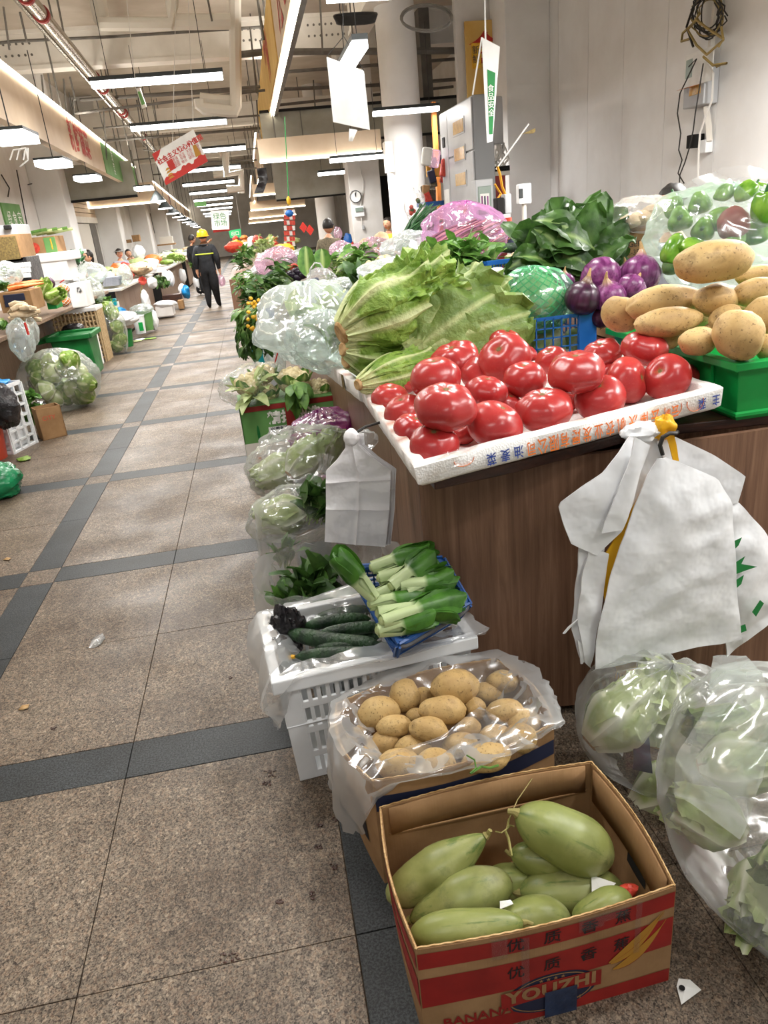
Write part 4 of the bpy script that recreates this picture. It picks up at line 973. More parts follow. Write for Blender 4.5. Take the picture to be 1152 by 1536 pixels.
r5 = random.Random(5)
for i, (x, y, rx, ry, zz, tl, lb) in enumerate(TOM):
    # height above the tilted tray floor from the stacking layer
    p = at(x, y, Z=ZC+.02)
    for _ in range(4):
        r_ = rx*mpp(p); u = (p-TA).dot(TX)/fl; zf = ZC+.02+.05*max(0, u)
        p = at(x, y, Z=zf+r_*(.78+1.0*zz))
    pr = TP[i % 4]; o = pr if i < 4 else copy_tree(pr)
    ax = V((r5.uniform(-1, 1), -.6, 0)); ax = V((0, 0, 1)).lerp(ax.normalized(), min(.9, tl*.55)).normalized()
    sy = r_ if ry > rx*.7 else r_*.92
    pose(o, p, frame(ax, V((r5.uniform(-1, 1), r5.uniform(-1, 1), .1))), r_*1.03)
    tag(o, 'red '+lb, 'tomato', 'tomatoes in the white tray')

# ---- green crate of big potatoes
def crate_open(name, label, c, sx, sy, h, mat, ribs=6, rim=.02, th=.008, rz=0, group=None, draft=.02):
    """solid moulded crate: tapering walls, outward rim, upright ribs"""
    c = V(c); t = thing(name, label, 'crate', c, group); R = rot('Z', rz)
    def q(x, y, z): return c+R @ V((x, y, z))
    m = MB(); d = draft
    def rect(sx_, sy_, z): return [q(-sx_/2, -sy_/2, z), q(sx_/2, -sy_/2, z), q(sx_/2, sy_/2, z), q(-sx_/2, sy_/2, z)]
    o0, o1 = rect(sx-2*d, sy-2*d, 0), rect(sx, sy, h); i0, i1 = rect(sx-2*d-2*th, sy-2*d-2*th, th), rect(sx-2*th, sy-2*th, h)
    m.add(o0+o1+i1+i0, [(3, 2, 1, 0)]+[(k*4+i, k*4+(i+1) % 4, k*4+4+(i+1) % 4, k*4+4+i) for k in range(3) for i in range(4)]+[(12, 13, 14, 15)]); m.build('crate_body', mat, t, smooth=False, bevel=.003)
    m = MB(); e = rim; a0, a1, b0, b1 = rect(sx, sy, h-.022), rect(sx+2*e, sy+2*e, h-.018), rect(sx+2*e, sy+2*e, h+.004), rect(sx-2*th, sy-2*th, h+.004)
    m.add(a0+a1+b0+b1, [(k*4+i, k*4+(i+1) % 4, k*4+4+(i+1) % 4, k*4+4+i) for k in range(3) for i in range(4)]); m.build('rim', mat, t, smooth=False, bevel=.003)
    m = MB(); a0, a1 = rect(sx-2*d, sy-2*d, .0), rect(sx-2*d+.02, sy-2*d+.02, .012); a2 = rect(sx-2*d+.02, sy-2*d+.02, .02); a3 = rect(sx-2*d, sy-2*d, .026)
    m.add(a0+a1+a2+a3, [(k*4+i, k*4+(i+1) % 4, k*4+4+(i+1) % 4, k*4+4+i) for k in range(3) for i in range(4)]); m.build('base_rim', mat, t, smooth=False)
    for k in range(ribs):
        for sgn in (-1, 1):
            u = (k+.5)/ribs-.5; m = MB(); m.bar(q(u*(sx-.1), sgn*(sy/2-d+.0), .02), q(u*(sx-.06), sgn*(sy/2+.003), h-.02), .007, .007); m.build('rib', mat, t, smooth=False)
            m = MB(); m.bar(q(sgn*(sx/2-d), u*(sy-.1), .02), q(sgn*(sx/2+.003), u*(sy-.06), h-.02), .007, .007); m.build('rib', mat, t, smooth=False)
    return t
gb = at(1101, 634, Z=ZC+.002); gt = at(1106, 543, X=gb.x)
GH = .165
crate_open('potato_crate', 'bright green plastic crate of big potatoes at the end of the counter', (gb.x+.40, gb.y+.37, ZC+.001), .80, .74, GH, 'green_plastic', 4)
def potato_proto(seed, L, amp=.10):
    m = MB(); eyes = []; r = random.Random(seed)
    for k in range(7): a = V((r.uniform(-1, 1), r.uniform(-1, 1), r.uniform(-1, 1))).normalized(); eyes.append(a)
    def f(th, ph):
        d = V((math.sin(th)*math.cos(ph), math.sin(th)*math.sin(ph), math.cos(th)))
        k = 1+amp*noise.noise(d*1.3+V((seed*7, 0, 0)))+.03*noise.noise(d*4+V((seed, 2, 1)))
        for e in eyes: k -= .045*math.exp(-((d-e).length/.10)**2)
        return k
    def rb(th, ph):
        d = V((math.sin(th)*math.cos(ph), math.sin(th)*math.sin(ph), math.cos(th))); return max([math.exp(-((d-e).length/.055)**2) for e in eyes])*.8
    m.ell((0, 0, 0), (1, .92, L), None, 30, 22, fn=f, rib=rb); return m.build('potato', 'potato', local=True)
PP = [potato_proto(k, L) for k, L in ((1, 1.8), (2, 2.2), (3, 1.25), (4, 1.5), (5, 1.1))]
POTUSED = set()
def put(proto_list, used, k, px, py, rx, ry, ang, Z=None, Y=None, label='', cat='', group=None, yaw=0, roll=None, long_=None):
    """place a roundish vegetable whose long axis lies across the view at ang degrees"""
    p = at(px, py, Z=Z, Y=Y); s = mpp(p); pr = proto_list[k]
    if k in used: o = copy_tree(pr)
    else: o = pr; used.add(k)
    a = math.radians(ang); ax = (CAMR*math.cos(a)+CAMU*math.sin(a)-CAMB*math.tan(math.radians(yaw))).normalized()
    R = frame(ax, CAMB); R = R @ rot('Z', roll if roll is not None else rnd.uniform(0, 6.28))
    pose(o, p, R, s*ry/.96 if long_ is None else (s*ry/.96, s*ry/.96, s*rx/long_))
    return tag(o, label, cat, group)
PL = {0: 1.8, 1: 2.2, 2: 1.25, 3: 1.5, 4: 1.1}
for (x, y, rx, ry, a, k, Y, lb) in (
 (933, 471, 25, 31, 60, 2, 2.22, 'muddy potato standing at the far end of the green crate'),
 (997, 455, 58, 27, 8, 1, 2.12, 'long smooth potato lying across the back of the green crate'),
 (1003, 483, 52, 22, 7, 1, 2.02, 'slim long potato below the long smooth one, touching the crate wall'),
 (1074, 450, 34, 24, 4, 3, 2.02, 'medium potato under the giant top one'),
 (1092, 481, 26, 24, 0, 2, 1.96, 'small potato wedged behind the round one'),
 (1047, 512, 29, 22, 5, 2, 1.90, 'dusty potato low beside the green crate wall'),
 (1108, 503, 40, 36, -50, 4, 1.80, 'round clean potato nearest the crate corner'),
 (1137, 414, 34, 17, 5, 3, 2.10, 'potato peeking out just right of the giant one'),
 (1131, 438, 33, 21, 14, 3, 2.00, 'pale potato stacked between the giant and the round one'),
 (1146, 474, 30, 31, 20, 2, 1.88, 'pale potato behind the round one, cut by the picture edge'),
 (1149, 522, 14, 20, 20, 2, 1.82, 'half-seen potato at the picture edge inside the green crate'),
 (1000, 508, 22, 16, 5, 3, 2.06, 'potato in shade low beside the slim long one'), (1075, 500, 24, 18, 0, 3, 1.98, 'potato in shade between the round clean one and the dusty one'), (1115, 455, 22, 18, 0, 2, 2.12, 'potato in shade behind the medium one'), (1040, 478, 26, 20, 0, 3, 2.12, 'potato filling the gap behind the slim long one'),
 (1071, 392, 59, 33, 8, 0, 2.0, 'giant oblong potato on top of the green crate heap')):
    put(PP, POTUSED, k, x, y, rx, ry, a, Y=Y, label=lb, cat='potato', group='big potatoes in the green crate', long_=PL[k])
# ---- lattice crates and baskets
def lattice(m, P, nu, nv, t, fr=.012, d=.006):
    """grid of bars filling quad P (bl, br, tr, tl)"""
    P = [V(p) for p in P]
    nrm = (P[1]-P[0]).cross(P[3]-P[0]).normalized()
    for i in range(nu+1):
        u = i/nu; m.bar(P[0].lerp(P[1], u), P[3].lerp(P[2], u), fr if i in (0, nu) else t, d, nrm)
    for j in range(nv+1):
        v = j/nv; m.bar(P[0].lerp(P[3], v), P[1].lerp(P[2], v), fr if j in (0, nv) else t, d, nrm)
    return m
bl = at(727, 545, Z=ZC+.01); 
BX0 = at(728, 520, Y=2.62).x; BX1 = at(892, 500, Y=2.62).x; BY0, BY1 = 2.62, 3.02
bz1 = at(805, 480, Y=2.62).z
bc = thing('lattice_crate', 'blue plastic lattice crate holding cabbages behind the tomatoes', 'crate', ((BX0+BX1)/2, BY0, ZC))
for nm, P in (('front_wall', [(BX0, BY0, ZC), (BX1, BY0, ZC), (BX1, BY0, bz1), (BX0, BY0, bz1)]), ('rear_wall', [(BX0, BY1, ZC), (BX1, BY1, ZC), (BX1, BY1, bz1), (BX0, BY1, bz1)])):
    lattice(MB(), P, 13, 6, .0045).build(nm, 'blue_plastic', bc, smooth=False)
for nm, x_ in (('side_wall', BX0), ('side_wall', BX1)): lattice(MB(), [(x_, BY0, ZC), (x_, BY1, ZC), (x_, BY1, bz1), (x_, BY0, bz1)], 9, 6, .0045).build(nm, 'blue_plastic', bc, smooth=False)
m = MB(); m.span((BX0, BY0, ZC+.001), (BX1, BY1, ZC+.008)); m.build('crate_floor', 'blue_plastic', bc, smooth=False)
for x_, y_ in ((BX0, BY0), (BX1, BY0), (BX0, BY1), (BX1, BY1)):
    m = MB(); m.box((x_+.03*(1 if x_ == BX0 else -1), y_, (ZC+bz1+.075)/2), (.07, .014, bz1+.075-ZC)); m.box((x_, y_+.03*(1 if y_ == BY0 else -1), (ZC+bz1+.075)/2), (.014, .06, bz1+.075-ZC)); m.build('corner_post', 'blue_plastic', bc, smooth=False, bevel=.004)
# cabbage in a green net inside a tinted bag, and pale cabbages below
def netting(m, c, r, n=13, k=9, w=.0022, R=None):
    c = V(c)
    for s in (1, -1):
        for i in range(n):
            P = []
            for j in range(k*2+1):
                th = PI*(.06+.88*j/(k*2)); ph = 2*PI*i/n+s*th*1.3; P.append(c+V((math.sin(th)*math.cos(ph)*r[0], math.sin(th)*math.sin(ph)*r[1], math.cos(th)*r[2])))
            m.tube(P, w, 3, cap=False)
    return m
p = at(800, 452, Y=2.78); s = mpp(p)
def cabbage(name, label, c, r, ax, mat='paleleaf', group=None, seed=0):
    t = thing(name, label, 'cabbage', c, group); A = V(c)
    for k in range(6):
        m = MB(); sector(m, A-V(ax).normalized()*r*.9, ax, r*1.9, r, 2*PI*k/6+seed, 1.0, r0=.25, flare=-.5, ruf=.04, nu=9, nv=9, seed=seed*7+k, belly=.5, tipround=.05); m.build('leaf', mat, t)
    m = MB(); m.ell(A, (r*.9, r*.9, r*.9), None, 16, 12, .05); m.build('heart', mat, t); return t
cb = cabbage('cabbage', 'round cabbage in a green net inside the blue lattice crate', p, 46*s, (1, -.2, .1), 'paleleaf', seed=3)
m = MB(); netting(m, p, (50*s, 50*s, 48*s), 18, 8, .0028); m.build('net_bag', 'netgreen', cb)
for i, (x, y, r, lb) in enumerate(((770, 512, 30, 'pale cabbage seen through the lattice near the crate end by the lettuce'), (820, 512, 32, 'pale cabbage seen through the middle of the blue lattice'), (868, 505, 26, 'pale cabbage seen through the lattice under the crate post'))):
    q = at(x, y, Y=2.80); cabbage('cabbage', lb, (q.x, q.y, ZC+.012+r*mpp(q)*.95), r*mpp(q), (rnd.uniform(-1, 1), rnd.uniform(-1, 1), .4), seed=i+9, group='cabbages in the blue crate')
m = MB(); blob(m, p+V((0, 0, .0)), (64*s, 56*s, 50*s), None, 5, .10, 1.5, .03, 5, 40, 26); o = tag(m.build('produce_bag', 'film_green'), 'pale green polythene bag round the netted cabbage in the blue crate', 'plastic bag')

# ---- onions
def onion_proto(seed, mat):
    m = MB(); m.ell((0, 0, 0), (1, 1, .92), None, 26, 20, fn=lambda th, ph: 1+.55*math.exp(-(th/.16)**2)+.02*math.cos(9*ph+seed), rib=lambda th, ph: min(1, 1.3*math.exp(-(th/.22)**2)+math.exp(-((PI-th)/.16)**2)))
    o = m.build('onion', mat, local=True)
    b = MB(); b.tube([(0, 0, 1.2), (.04, .02, 1.45), (.1, .05, 1.62)], [.13, .08, .05], 7); b.build('dry_neck', 'cutstem', o, local=True)
    b = MB(); r = random.Random(seed)
    for k in range(10): a = 2*PI*k/10; b.tube([(math.cos(a)*.1, math.sin(a)*.1, -.88), (math.cos(a)*.2, math.sin(a)*.2, -1.02-.05*r.random())], .02, 4)
    b.build('root_tuft', 'cutstem', o, local=True)
    return o
OP = [onion_proto(1, 'onion'), onion_proto(2, 'onion_d'), onion_proto(3, 'onion_p')]; OU = set()
for (x, y, r, k, d, Y, lb) in ((901, 416, 27, 0, (.1, -1, -.5), 2.72, 'red onion in front showing its root end'), (914, 446, 22, 0, (-.3, -.2, 1), 2.60, 'red onion with its dry neck up below the one showing its root'),
    (935, 418, 18, 2, (.3, .4, 1), 2.85, 'pale pink onion behind the red ones'), (960, 412, 27, 0, (.2, .3, 1), 2.72, 'tall red onion topmost beside the pepper bag'), (946, 433, 20, 0, (.5, .3, .4), 2.62, 'red onion leaning under the topmost one'),
    (874, 447, 24, 1, (.2, -.2, 1), 2.62, 'dark wine-coloured onion by the blue crate post'), (848, 424, 13, 0, (-.1, -.1, 1), 2.80, 'small red onion under the dark leafy bunch'), (902, 476, 15, 1, (0, .2, 1), 2.62, 'dark onion low beside the green crate')):
    p = at(x, y, Y=Y); pr = OP[k]; o = pr if k not in OU else copy_tree(pr); OU.add(k)
    pose(o, p, frame(V(d)), 1.12*r*mpp(p)); tag(o, lb, 'onion', 'red onions beside the blue crate')
m = MB(); blob(m, at(862, 424, Y=3.0), (.045, .045, .05), None, 3, .06, 1.2, .0, 4, 16, 12); 

# ---- lettuce heads in the second tray
def seg(a, b, Ya, Yb): return at(*a, Y=Ya), at(*b, Y=Yb)
LY = [(4, .6, .84, 1.0, .1), (6, .82, .96, .9, .3), (6, 1.0, 1.0, .72, .55), (3, 1.05, .82, .6, .8)]
def lettuce(label, a, b, Ya, Yb, Rpx, mat='lettuce', layers=LY, seed=0, **k):
    A_, B_ = seg(a, b, Ya, Yb); L = (B_-A_).length
    return head('lettuce', label, 'lettuce', A_, B_-A_, L, Rpx*mpp(A_), layers, mat, group='lettuces in the white tray', seed=seed, hint=CAMB, tipround=.12, ruf=.14, frill=.5, nu=20, nv=17, **{'ribk': .17, **k})
lettuce('lettuce lying under the large ones, its stem at the tray wall', (520, 542), (640, 520), 2.66, 2.9, 36, 'lettuce_d', seed=5)
lettuce('pale lettuce lowest in the tray with a brown cut stem towards the camera', (538, 577), (668, 535), 2.42, 2.62, 30, 'lettuce', seed=2)
lettuce('pale lettuce behind the lowest one, with its cut stem at the tray edge', (514, 524), (620, 520), 2.62, 2.72, 36, 'lettuce', seed=3)
lettuce('big upright pale lettuce on the heap, its stem towards the aisle', (512, 500), (672, 425), 2.62, 2.75, 60, 'lettuce', seed=1, ribk=.24)
# the open-leaved lettuce in the middle: broad leaves fanned towards the camera
A_, B_ = seg((612, 535), (728, 428), 2.58, 2.78)
t = head('lettuce', 'big olive lettuce in the middle, its broad leaf spread open towards the camera', 'lettuce', A_, B_-A_, (B_-A_).length, 56*mpp(A_), [(4, .5, .85, 1.0, .1), (5, .8, .98, .9, .5)], 'lettuce_o', group='lettuces in the white tray', seed=6, hint=CAMB, frill=.5, nu=18, nv=15)
s = mpp(A_)
for k, (a, L, W, dz) in enumerate(((.35, 200, 110, 16), (.62, 178, 118, 22), (.92, 150, 110, 12), (1.15, 140, 90, 0), (.05, 175, 80, 6))):
    m = MB(); d = CAMR*math.cos(a)+CAMU*math.sin(a)+CAMB*.10
    leaf(m, A_+CAMB*(.03+dz*s*.4), d, CAMB, L*s, W*s*1.15, bend=.45, cup=-.25, ruf=.34, nu=24, nv=19, stem=.16, seed=20+k, ribw=.16, stemw=.25, tip=.98); m.build('leaf', 'lettuce_o', t)
A_, B_ = seg((690, 540), (800, 470), 2.66, 2.8)
bunch('lettuce', 'dark leafy end of a lettuce tucked beside the blue crate', 'lettuce', A_, B_-A_, 9, .30, .17, 'lettuce_d', .5, 'lettuces in the white tray', seed=8, bend=.5, stem=.1, ruf=.2)
# ---- dark leafy bunch standing behind the onions
bz = at(866, 432, Y=3.0); s = mpp(bz)
t = thing('leafy_bunch', 'large bunch of dark green leaves standing behind the red onions', 'greens', bz)
r = random.Random(12)
FAN = [(100, 128, 40), (88, 150, 42), (112, 150, 46), (76, 140, 44), (124, 136, 44), (66, 155, 46), (95, 118, 52), (135, 132, 40), (143, 120, 40), (58, 108, 42), (80, 95, 50), (105, 88, 48), (152, 110, 38), (45, 85, 36), (160, 100, 34), (120, 100, 48), (66, 80, 44),
       (168, 108, 30), (140, 78, 44), (30, 80, 34), (150, 70, 44), (176, 100, 30), (90, 66, 48), (52, 130, 36), (130, 60, 46), (20, 95, 30)]
for k, (a, L, W) in enumerate(FAN*2):
    a = math.radians(a+r.uniform(-9, 9)); m = MB(); d = CAMR*math.cos(a)+CAMU*math.sin(a)+CAMB*r.uniform(-.1, .6); f_ = 1 if k < len(FAN) else r.uniform(.55, .9)
    leaf(m, bz+CAMR*r.uniform(-22, 22)*s+CAMU*r.uniform(0, 22)*s+CAMB*r.uniform(-.08, .08), d, CAMB*1.0+CAMU*r.uniform(-.2, .6), L*s*f_, W*s*r.uniform(1.1, 1.6), bend=r.uniform(.2, 1.3), cup=r.uniform(-.4, .5), ruf=.34, nu=15, nv=10, stem=.2, seed=k, twist=r.uniform(-.9, .9), stemw=.14); m.build('leaf', 'darkleaf', t)
for k in range(16):
    a = math.radians(160+r.uniform(-45, 50)); m = MB(); d = CAMR*math.cos(a)+CAMU*math.sin(a)+CAMB*.8
    leaf(m, bz+CAMB*.10+CAMU*r.uniform(0, 50)*s+CAMR*r.uniform(-40, 20)*s, d, CAMB+CAMU*.4, 88*s, 48*s, bend=r.uniform(.6, 1.3), cup=.2, ruf=.3, nu=13, nv=9, stem=.15, seed=90+k, twist=r.uniform(-.5, .5)); m.build('leaf', 'darkleaf', t)
# ---- cardboard box, clear bag and pepper bag at the back of the counter
t_surf = {}
def carton(name, label, P0, sx, sy, h, rz=0, mat='card', th=.006, flaps=False, group=None, cat='box', closed=False, bulge=0):
    c = V(P0); R = rot('Z', rz); t = thing(name, label, cat, c, group)
    def q(x, y, z): return c+R @ V((x, y, z))
    SURF = []; t_surf[t.name] = SURF
    def slab(nm, a, b_, z0=0, z1=h):
        a, b_ = V((a[0], a[1], 0)), V((b_[0], b_[1], 0)); d = (b_-a).normalized(); n_ = V((-d.y, d.x, 0))*th; m = MB(); K = 9
        def f(u, v, back):
            k = bulge*math.sin(PI*u)*(.3+.7*v); p = a.lerp(b_, u)-n_.normalized()*k+V((0, 0, z0+(z1-z0)*v)); p += n_*back
            return c+R @ p
        vs = []
        for bk in (0, 1):
            for j in (0, .5, 1):
                for i in range(K): vs.append(f(i/(K-1), j, bk))
        fs = []
        for bk in (0, 1):
            for j in range(2):
                for i in range(K-1):
                    k = bk*3*K+j*K+i; fs.append((k, k+1, k+1+K, k+K) if not bk else (k, k+K, k+1+K, k+1))
        T = 3*K
        for i in range(K-1): fs += [(2*K+i, 2*K+i+1, T+2*K+i+1, T+2*K+i), (i+1, i, T+i, T+i+1)]
        for j in range(2): fs += [(j*K, (j+1)*K, T+(j+1)*K, T+j*K), ((j+1)*K+K-1, j*K+K-1, T+j*K+K-1, T+(j+1)*K+K-1)]
        SURF.append(lambda u, v, off: f(u, v, 0)-R @ (n_.normalized()*off))
        m.add(vs, fs); return m.build(nm, mat, t, smooth=True, angle=30)
    x, y = sx/2, sy/2
    slab('side_panel', (-x, -y), (x, -y)); slab('side_panel', (x, -y), (x, y)); slab('side_panel', (x, y), (-x, y)); slab('side_panel', (-x, y), (-x, -y))
    m = MB(); m.hexa([q(-x, -y, .0), q(x, -y, .0), q(x, y, .0), q(-x, y, .0)], [q(-x, -y, .006), q(x, -y, .006), q(x, y, .006), q(-x, y, .006)]); m.build('box_floor', mat, t, smooth=False)
    if closed:
        m = MB(); m.hexa([q(-x, -y, h), q(x, -y, h), q(x, y, h), q(-x, y, h)], [q(-x, -y, h+.005), q(x, -y, h+.005), q(x, y, h+.005), q(-x, y, h+.005)]); m.build('lid', mat, t, smooth=False)
    return t, q
cx0 = at(957, 420, Y=3.1); s = mpp(cx0); hb = at(957, 330, Y=3.1).z-ZC
t, q = carton('cardboard_box', 'cardboard box printed REFRIGERATED behind the onions', (cx0.x, 3.25, ZC), 60*s, .30, hb, 0, 'card', closed=True)
lettering('REFRIGERATED', .033, 'ink_black', at(953, 366, Y=3.094), (1, 0, 0), (0, 0, 1), t); lettering('(F 32-35°F)', .03, 'ink_black', at(948, 379, Y=3.094), (1, 0, 0), (0, 0, 1), t)
p = at(965, 322, Y=3.05); s = mpp(p); m = MB(); blob(m, p, (44*s, .15, 24*s), None, 11, .28, 1.6, .08, 5)
tag(m.build('produce_bag', 'film_thick'), 'clear crumpled bag lying on the REFRIGERATED box', 'plastic bag', 'clear bags on the counter')
for i, (x, y) in enumerate(((962, 327), (945, 332), (980, 318))):
    q_ = at(x, y, Y=3.05); m = MB(); m.ell(q_, (.05, .05, .03), None, 14, 10, .2, 2, i); tag(m.build('mushroom', 'root'), ('mushroom in the middle of the clear bag on the box', 'mushroom nearest the leafy bunch in the clear bag on the box', 'mushroom nearest the pepper bag in the clear bag on the box')[i], 'mushroom', 'mushrooms in the clear bag')
# peppers
def pepper_proto(seed):
    m = MB(); m.ell((0, 0, 0), (1, 1, 1.5), None, 24, 16, fn=lambda th, ph: (1+.12*math.cos(3*ph+seed)*math.sin(th))*(1-.25*math.exp(-(th/.4)**2))*(1-.16*(1-math.cos(th))*.5))
    o = m.build('pepper', 'pepper', local=True); b = MB(); b.tube([(0, 0, 1.05), (.05, 0, 1.5), (.2, .05, 1.85)], [.2, .12, .12], 7); b.build('stem', 'chive', o, local=True); return o
KP = [pepper_proto(1), pepper_proto(2)]; KU = set()
r = random.Random(4); PEP = []
for i, (x, y, rr, Y, lb) in enumerate(((1020, 330, 26, 2.75, 'near the bag corner'), (1055, 345, 24, 2.7, 'low in the middle of the bag'), (1010, 375, 26, 2.65, 'at the foot of the bag'), (1085, 330, 25, 2.7, 'above the giant potato'), (1050, 305, 24, 2.8, 'just under the folded top'),
      (1100, 360, 22, 2.62, 'behind the giant potato'), (1128, 350, 26, 2.68, 'by the picture edge inside the bag'), (1010, 310, 20, 2.85, 'high by the outer bag edge'), (1012, 398, 20, 2.74, 'lowest, beside the onions'), (1040, 375, 24, 2.6, 'behind the potato heap'))):
    p = at(x, y, Y=Y); o = KP[i % 2] if i < 2 else copy_tree(KP[i % 2]); pose(o, p, frame(V((r.uniform(-1, 1), r.uniform(-1, 1), r.uniform(-.4, 1)))), rr*mpp(p)*.75)
    tag(o, 'green pepper %s of big clear bag' % lb if 'bag' not in lb else 'green pepper %s, big clear bag of peppers' % lb, 'pepper', 'green peppers in the big clear bag')
for i, (x, y, rr, Y, lb, ax) in enumerate(((1147, 315, 22, 2.55, 'pale green pepper on top at the picture edge', (0, 0, 1)), (1118, 288, 16, 2.66, 'dark green pepper with a curved stem on top of the bag', (.8, 0, .5)), (1085, 290, 14, 2.7, 'green pepper lying on top of the bag, stem raised', (1, .2, .3)), (1140, 287, 14, 2.75, 'green pepper behind the pale one at the picture edge', (-1, .1, .4)))):
    p = at(x, y, Y=Y); o = copy_tree(KP[i % 2]); pose(o, p, frame(V(ax)), rr*mpp(p)*.9); tag(o, lb, 'pepper', 'loose green peppers on top')
p = at(1100, 335, Y=2.62); m = MB(); m.ell(p, (.06, .05, .06), None, 16, 12, .12, 2, 4); tag(m.build('tomato', 'redband'), 'dull red tomato showing through the big clear pepper bag', 'tomato')
p = at(1080, 350, Y=2.72); s = mpp(p); p = at(1082, 358, Y=2.74); m = MB(); blob(m, p, (112*s, .22, 74*s), rot('Y', .16), 21, .2, 1.5, .03, 5, 72, 48, flatten=ZC+.004)
tag(m.build('produce_bag', 'film_pepper'), 'big clear bag of green peppers behind the green crate', 'plastic bag')
p = at(1060, 285, Y=2.95); s = mpp(p); m = MB(); sheet(m, [at(985, 330, Y=2.9), at(1000, 295, Y=2.9), at(1040, 268, Y=2.95), at(1085, 244, Y=3.0)], [at(1152, 330, Y=2.8), at(1165, 300, Y=2.85), at(1180, 280, Y=2.9), at(1200, 262, Y=3.0)], 20, 26, .002, .05, 5, 3, closed=False, ridge=.03)
tag(m.build('folded_film', 'film_thick'), 'loose clear film standing up behind the pepper bag', 'plastic film')
# ---- bags and greens along the counter behind the lettuces
def pbag(label, px, py, rx, ry, Y, mat='film', depth=.2, seed=1, amp=.2, name='produce_bag', neck=None, R=None, group=None, fr=1.7, fine=.06, nu=44, nv=30, cat='plastic bag', floor_=None):
    p = at(px, py, Y=Y); s = mpp(p); m = MB(); blob(m, p, (rx*s, depth, ry*s), R, seed, amp, fr, fine, 5.5, nu, nv, neck, floor_); o = m.build(name, mat); tag(o, label, cat, group); return o, p, s
pbag('large milky clear bag of greens slumped over the counter edge, beside the lettuces', 462, 486, 80, 56, 3.35, 'film_milk', .28, 31, .26, nu=64, nv=40)
pbag('clear bag hanging lower over the counter edge below the large milky one', 496, 512, 60, 42, 3.05, 'film_milk', .16, 34, .28, nu=56, nv=36)
p = at(455, 480, Y=3.4)
for i, (x, y, lb) in enumerate(((445, 480, 'green bunch showing through the large milky bag near its aisle side'), (490, 470, 'green bunch showing through the middle of the large milky bag'), (500, 520, 'green leaves under the lower clear bag by the lettuce tray'))):
    bunch('greens_bunch', lb, 'greens', at(x, y+8, Y=3.3 if i < 2 else 3.0), (.3, .1, .6), 22, .13, .07, 'paleleaf' if i < 2 else 'midleaf', .9, 'greens inside the milky bags', seed=30+i, nu=6, nv=4, parts=False)
pbag('clear bag of shredded greens beside the big lettuce, farther along', 505, 440, 42, 20, 3.7, 'film_milk', .18, 37, .2)
bunch('greens_bunch', 'leafy greens spilling from the clear bag behind the big lettuce', 'greens', at(535, 440, Y=3.6), (.3, -.2, .4), 30, .14, .06, 'darkleaf', .9, seed=41, nu=6, nv=4, parts=False)
pbag('clear bag lying behind the open-leaved lettuce', 610, 408, 70, 22, 3.4, 'film_milk', .2, 39, .18)
# celery / leafy stalks lying with a purple-tied bag
bunch('celery_bunch', 'bunch of leafy stalks lying behind the milky bag with a blue tie', 'greens', at(462, 440, Y=3.9), (1, .1, .1), 22, .40, .08, 'midleaf', .16, seed=43, stem=.5, bend=.3, nu=9, nv=5)
p = at(472, 432, Y=3.88); m = MB(); m.lathe([(.045, -.03), (.05, 0), (.045, .03)], 12, p, frame((1, .1, .2))); tag(m.build('stalk_tie', 'navy'), 'dark blue tie round the leafy stalks', 'tie')
t = thing('carrier_bag', 'translucent white carrier bag with its handle loop raised, among the stalks', 'plastic bag', at(480, 425, Y=4.05))
pq = at(482, 418, Y=4.05); s = mpp(pq); m = MB(); blob(m, pq, (22*s, .08, 14*s), None, 44, .2, 1.5, .05); m.build('bag_body', 'film_thick', t)
m = MB(); m.tube([at(x, y, Y=4.05) for x, y in ((466, 418), (465, 404), (472, 394), (480, 395), (486, 405), (490, 418))], .012, 6, flat=.4); m.build('handle', 'film_thick', t)
for i, (x, y, L, lb) in enumerate(((462, 410, .17, 'tall pointed green leaf standing behind the carrier bag handle'), (485, 400, .12, 'second pointed green leaf standing behind the carrier bag'))):
    p = at(x, y+6, Y=4.4); m = MB(); leaf(m, p, (.05, .1, 1), CAMB, L, .10, .2, .6, .08, 10, 7, .05, i); tag(m.build('leaf', 'midleaf'), lb, 'leaf')
# cauliflowers
def cauliflower(label, p, r, seed, group='cauliflowers on the counter', leaves=5):
    p = V(p); t = thing('cauliflower', label, 'cauliflower', p, group); m = MB(); q = random.Random(seed)
    m.ell(p, (r, r, r*.8), None, 14, 10)
    for k in range(26):
        a = q.random()*2*PI; th = math.acos(1-q.random()*1.1); d = V((math.sin(th)*math.cos(a), math.sin(th)*math.sin(a), math.cos(th)*.8)); m.ell(p+d*r*.85, (r*.27,)*3, None, 8, 6, .2, 3, k)
    m.build('curd', 'cauli', t)
    for k in range(leaves):
        a = 2*PI*k/leaves+seed; b = MB(); leaf(b, p-V((0, 0, r*.7)), V((math.cos(a), math.sin(a), .5)), V((-math.cos(a), -math.sin(a), 1)), r*1.9, r*1.1, -.6, .4, .15, 8, 5, .1, k+seed); b.build('leaf', 'midleaf', t)
    return t
for i, (x, y, rr, lb) in enumerate(((556, 405, 15, 'cauliflower nearest the pink bags, behind the big lettuce'), (578, 396, 15, 'cauliflower beside the first, topmost of the pair'), (595, 408, 13, 'leafy cauliflower behind the open-leaved lettuce'))):
    p = at(x, y, Y=4.1); cauliflower(lb, p, rr*mpp(p), i+3)
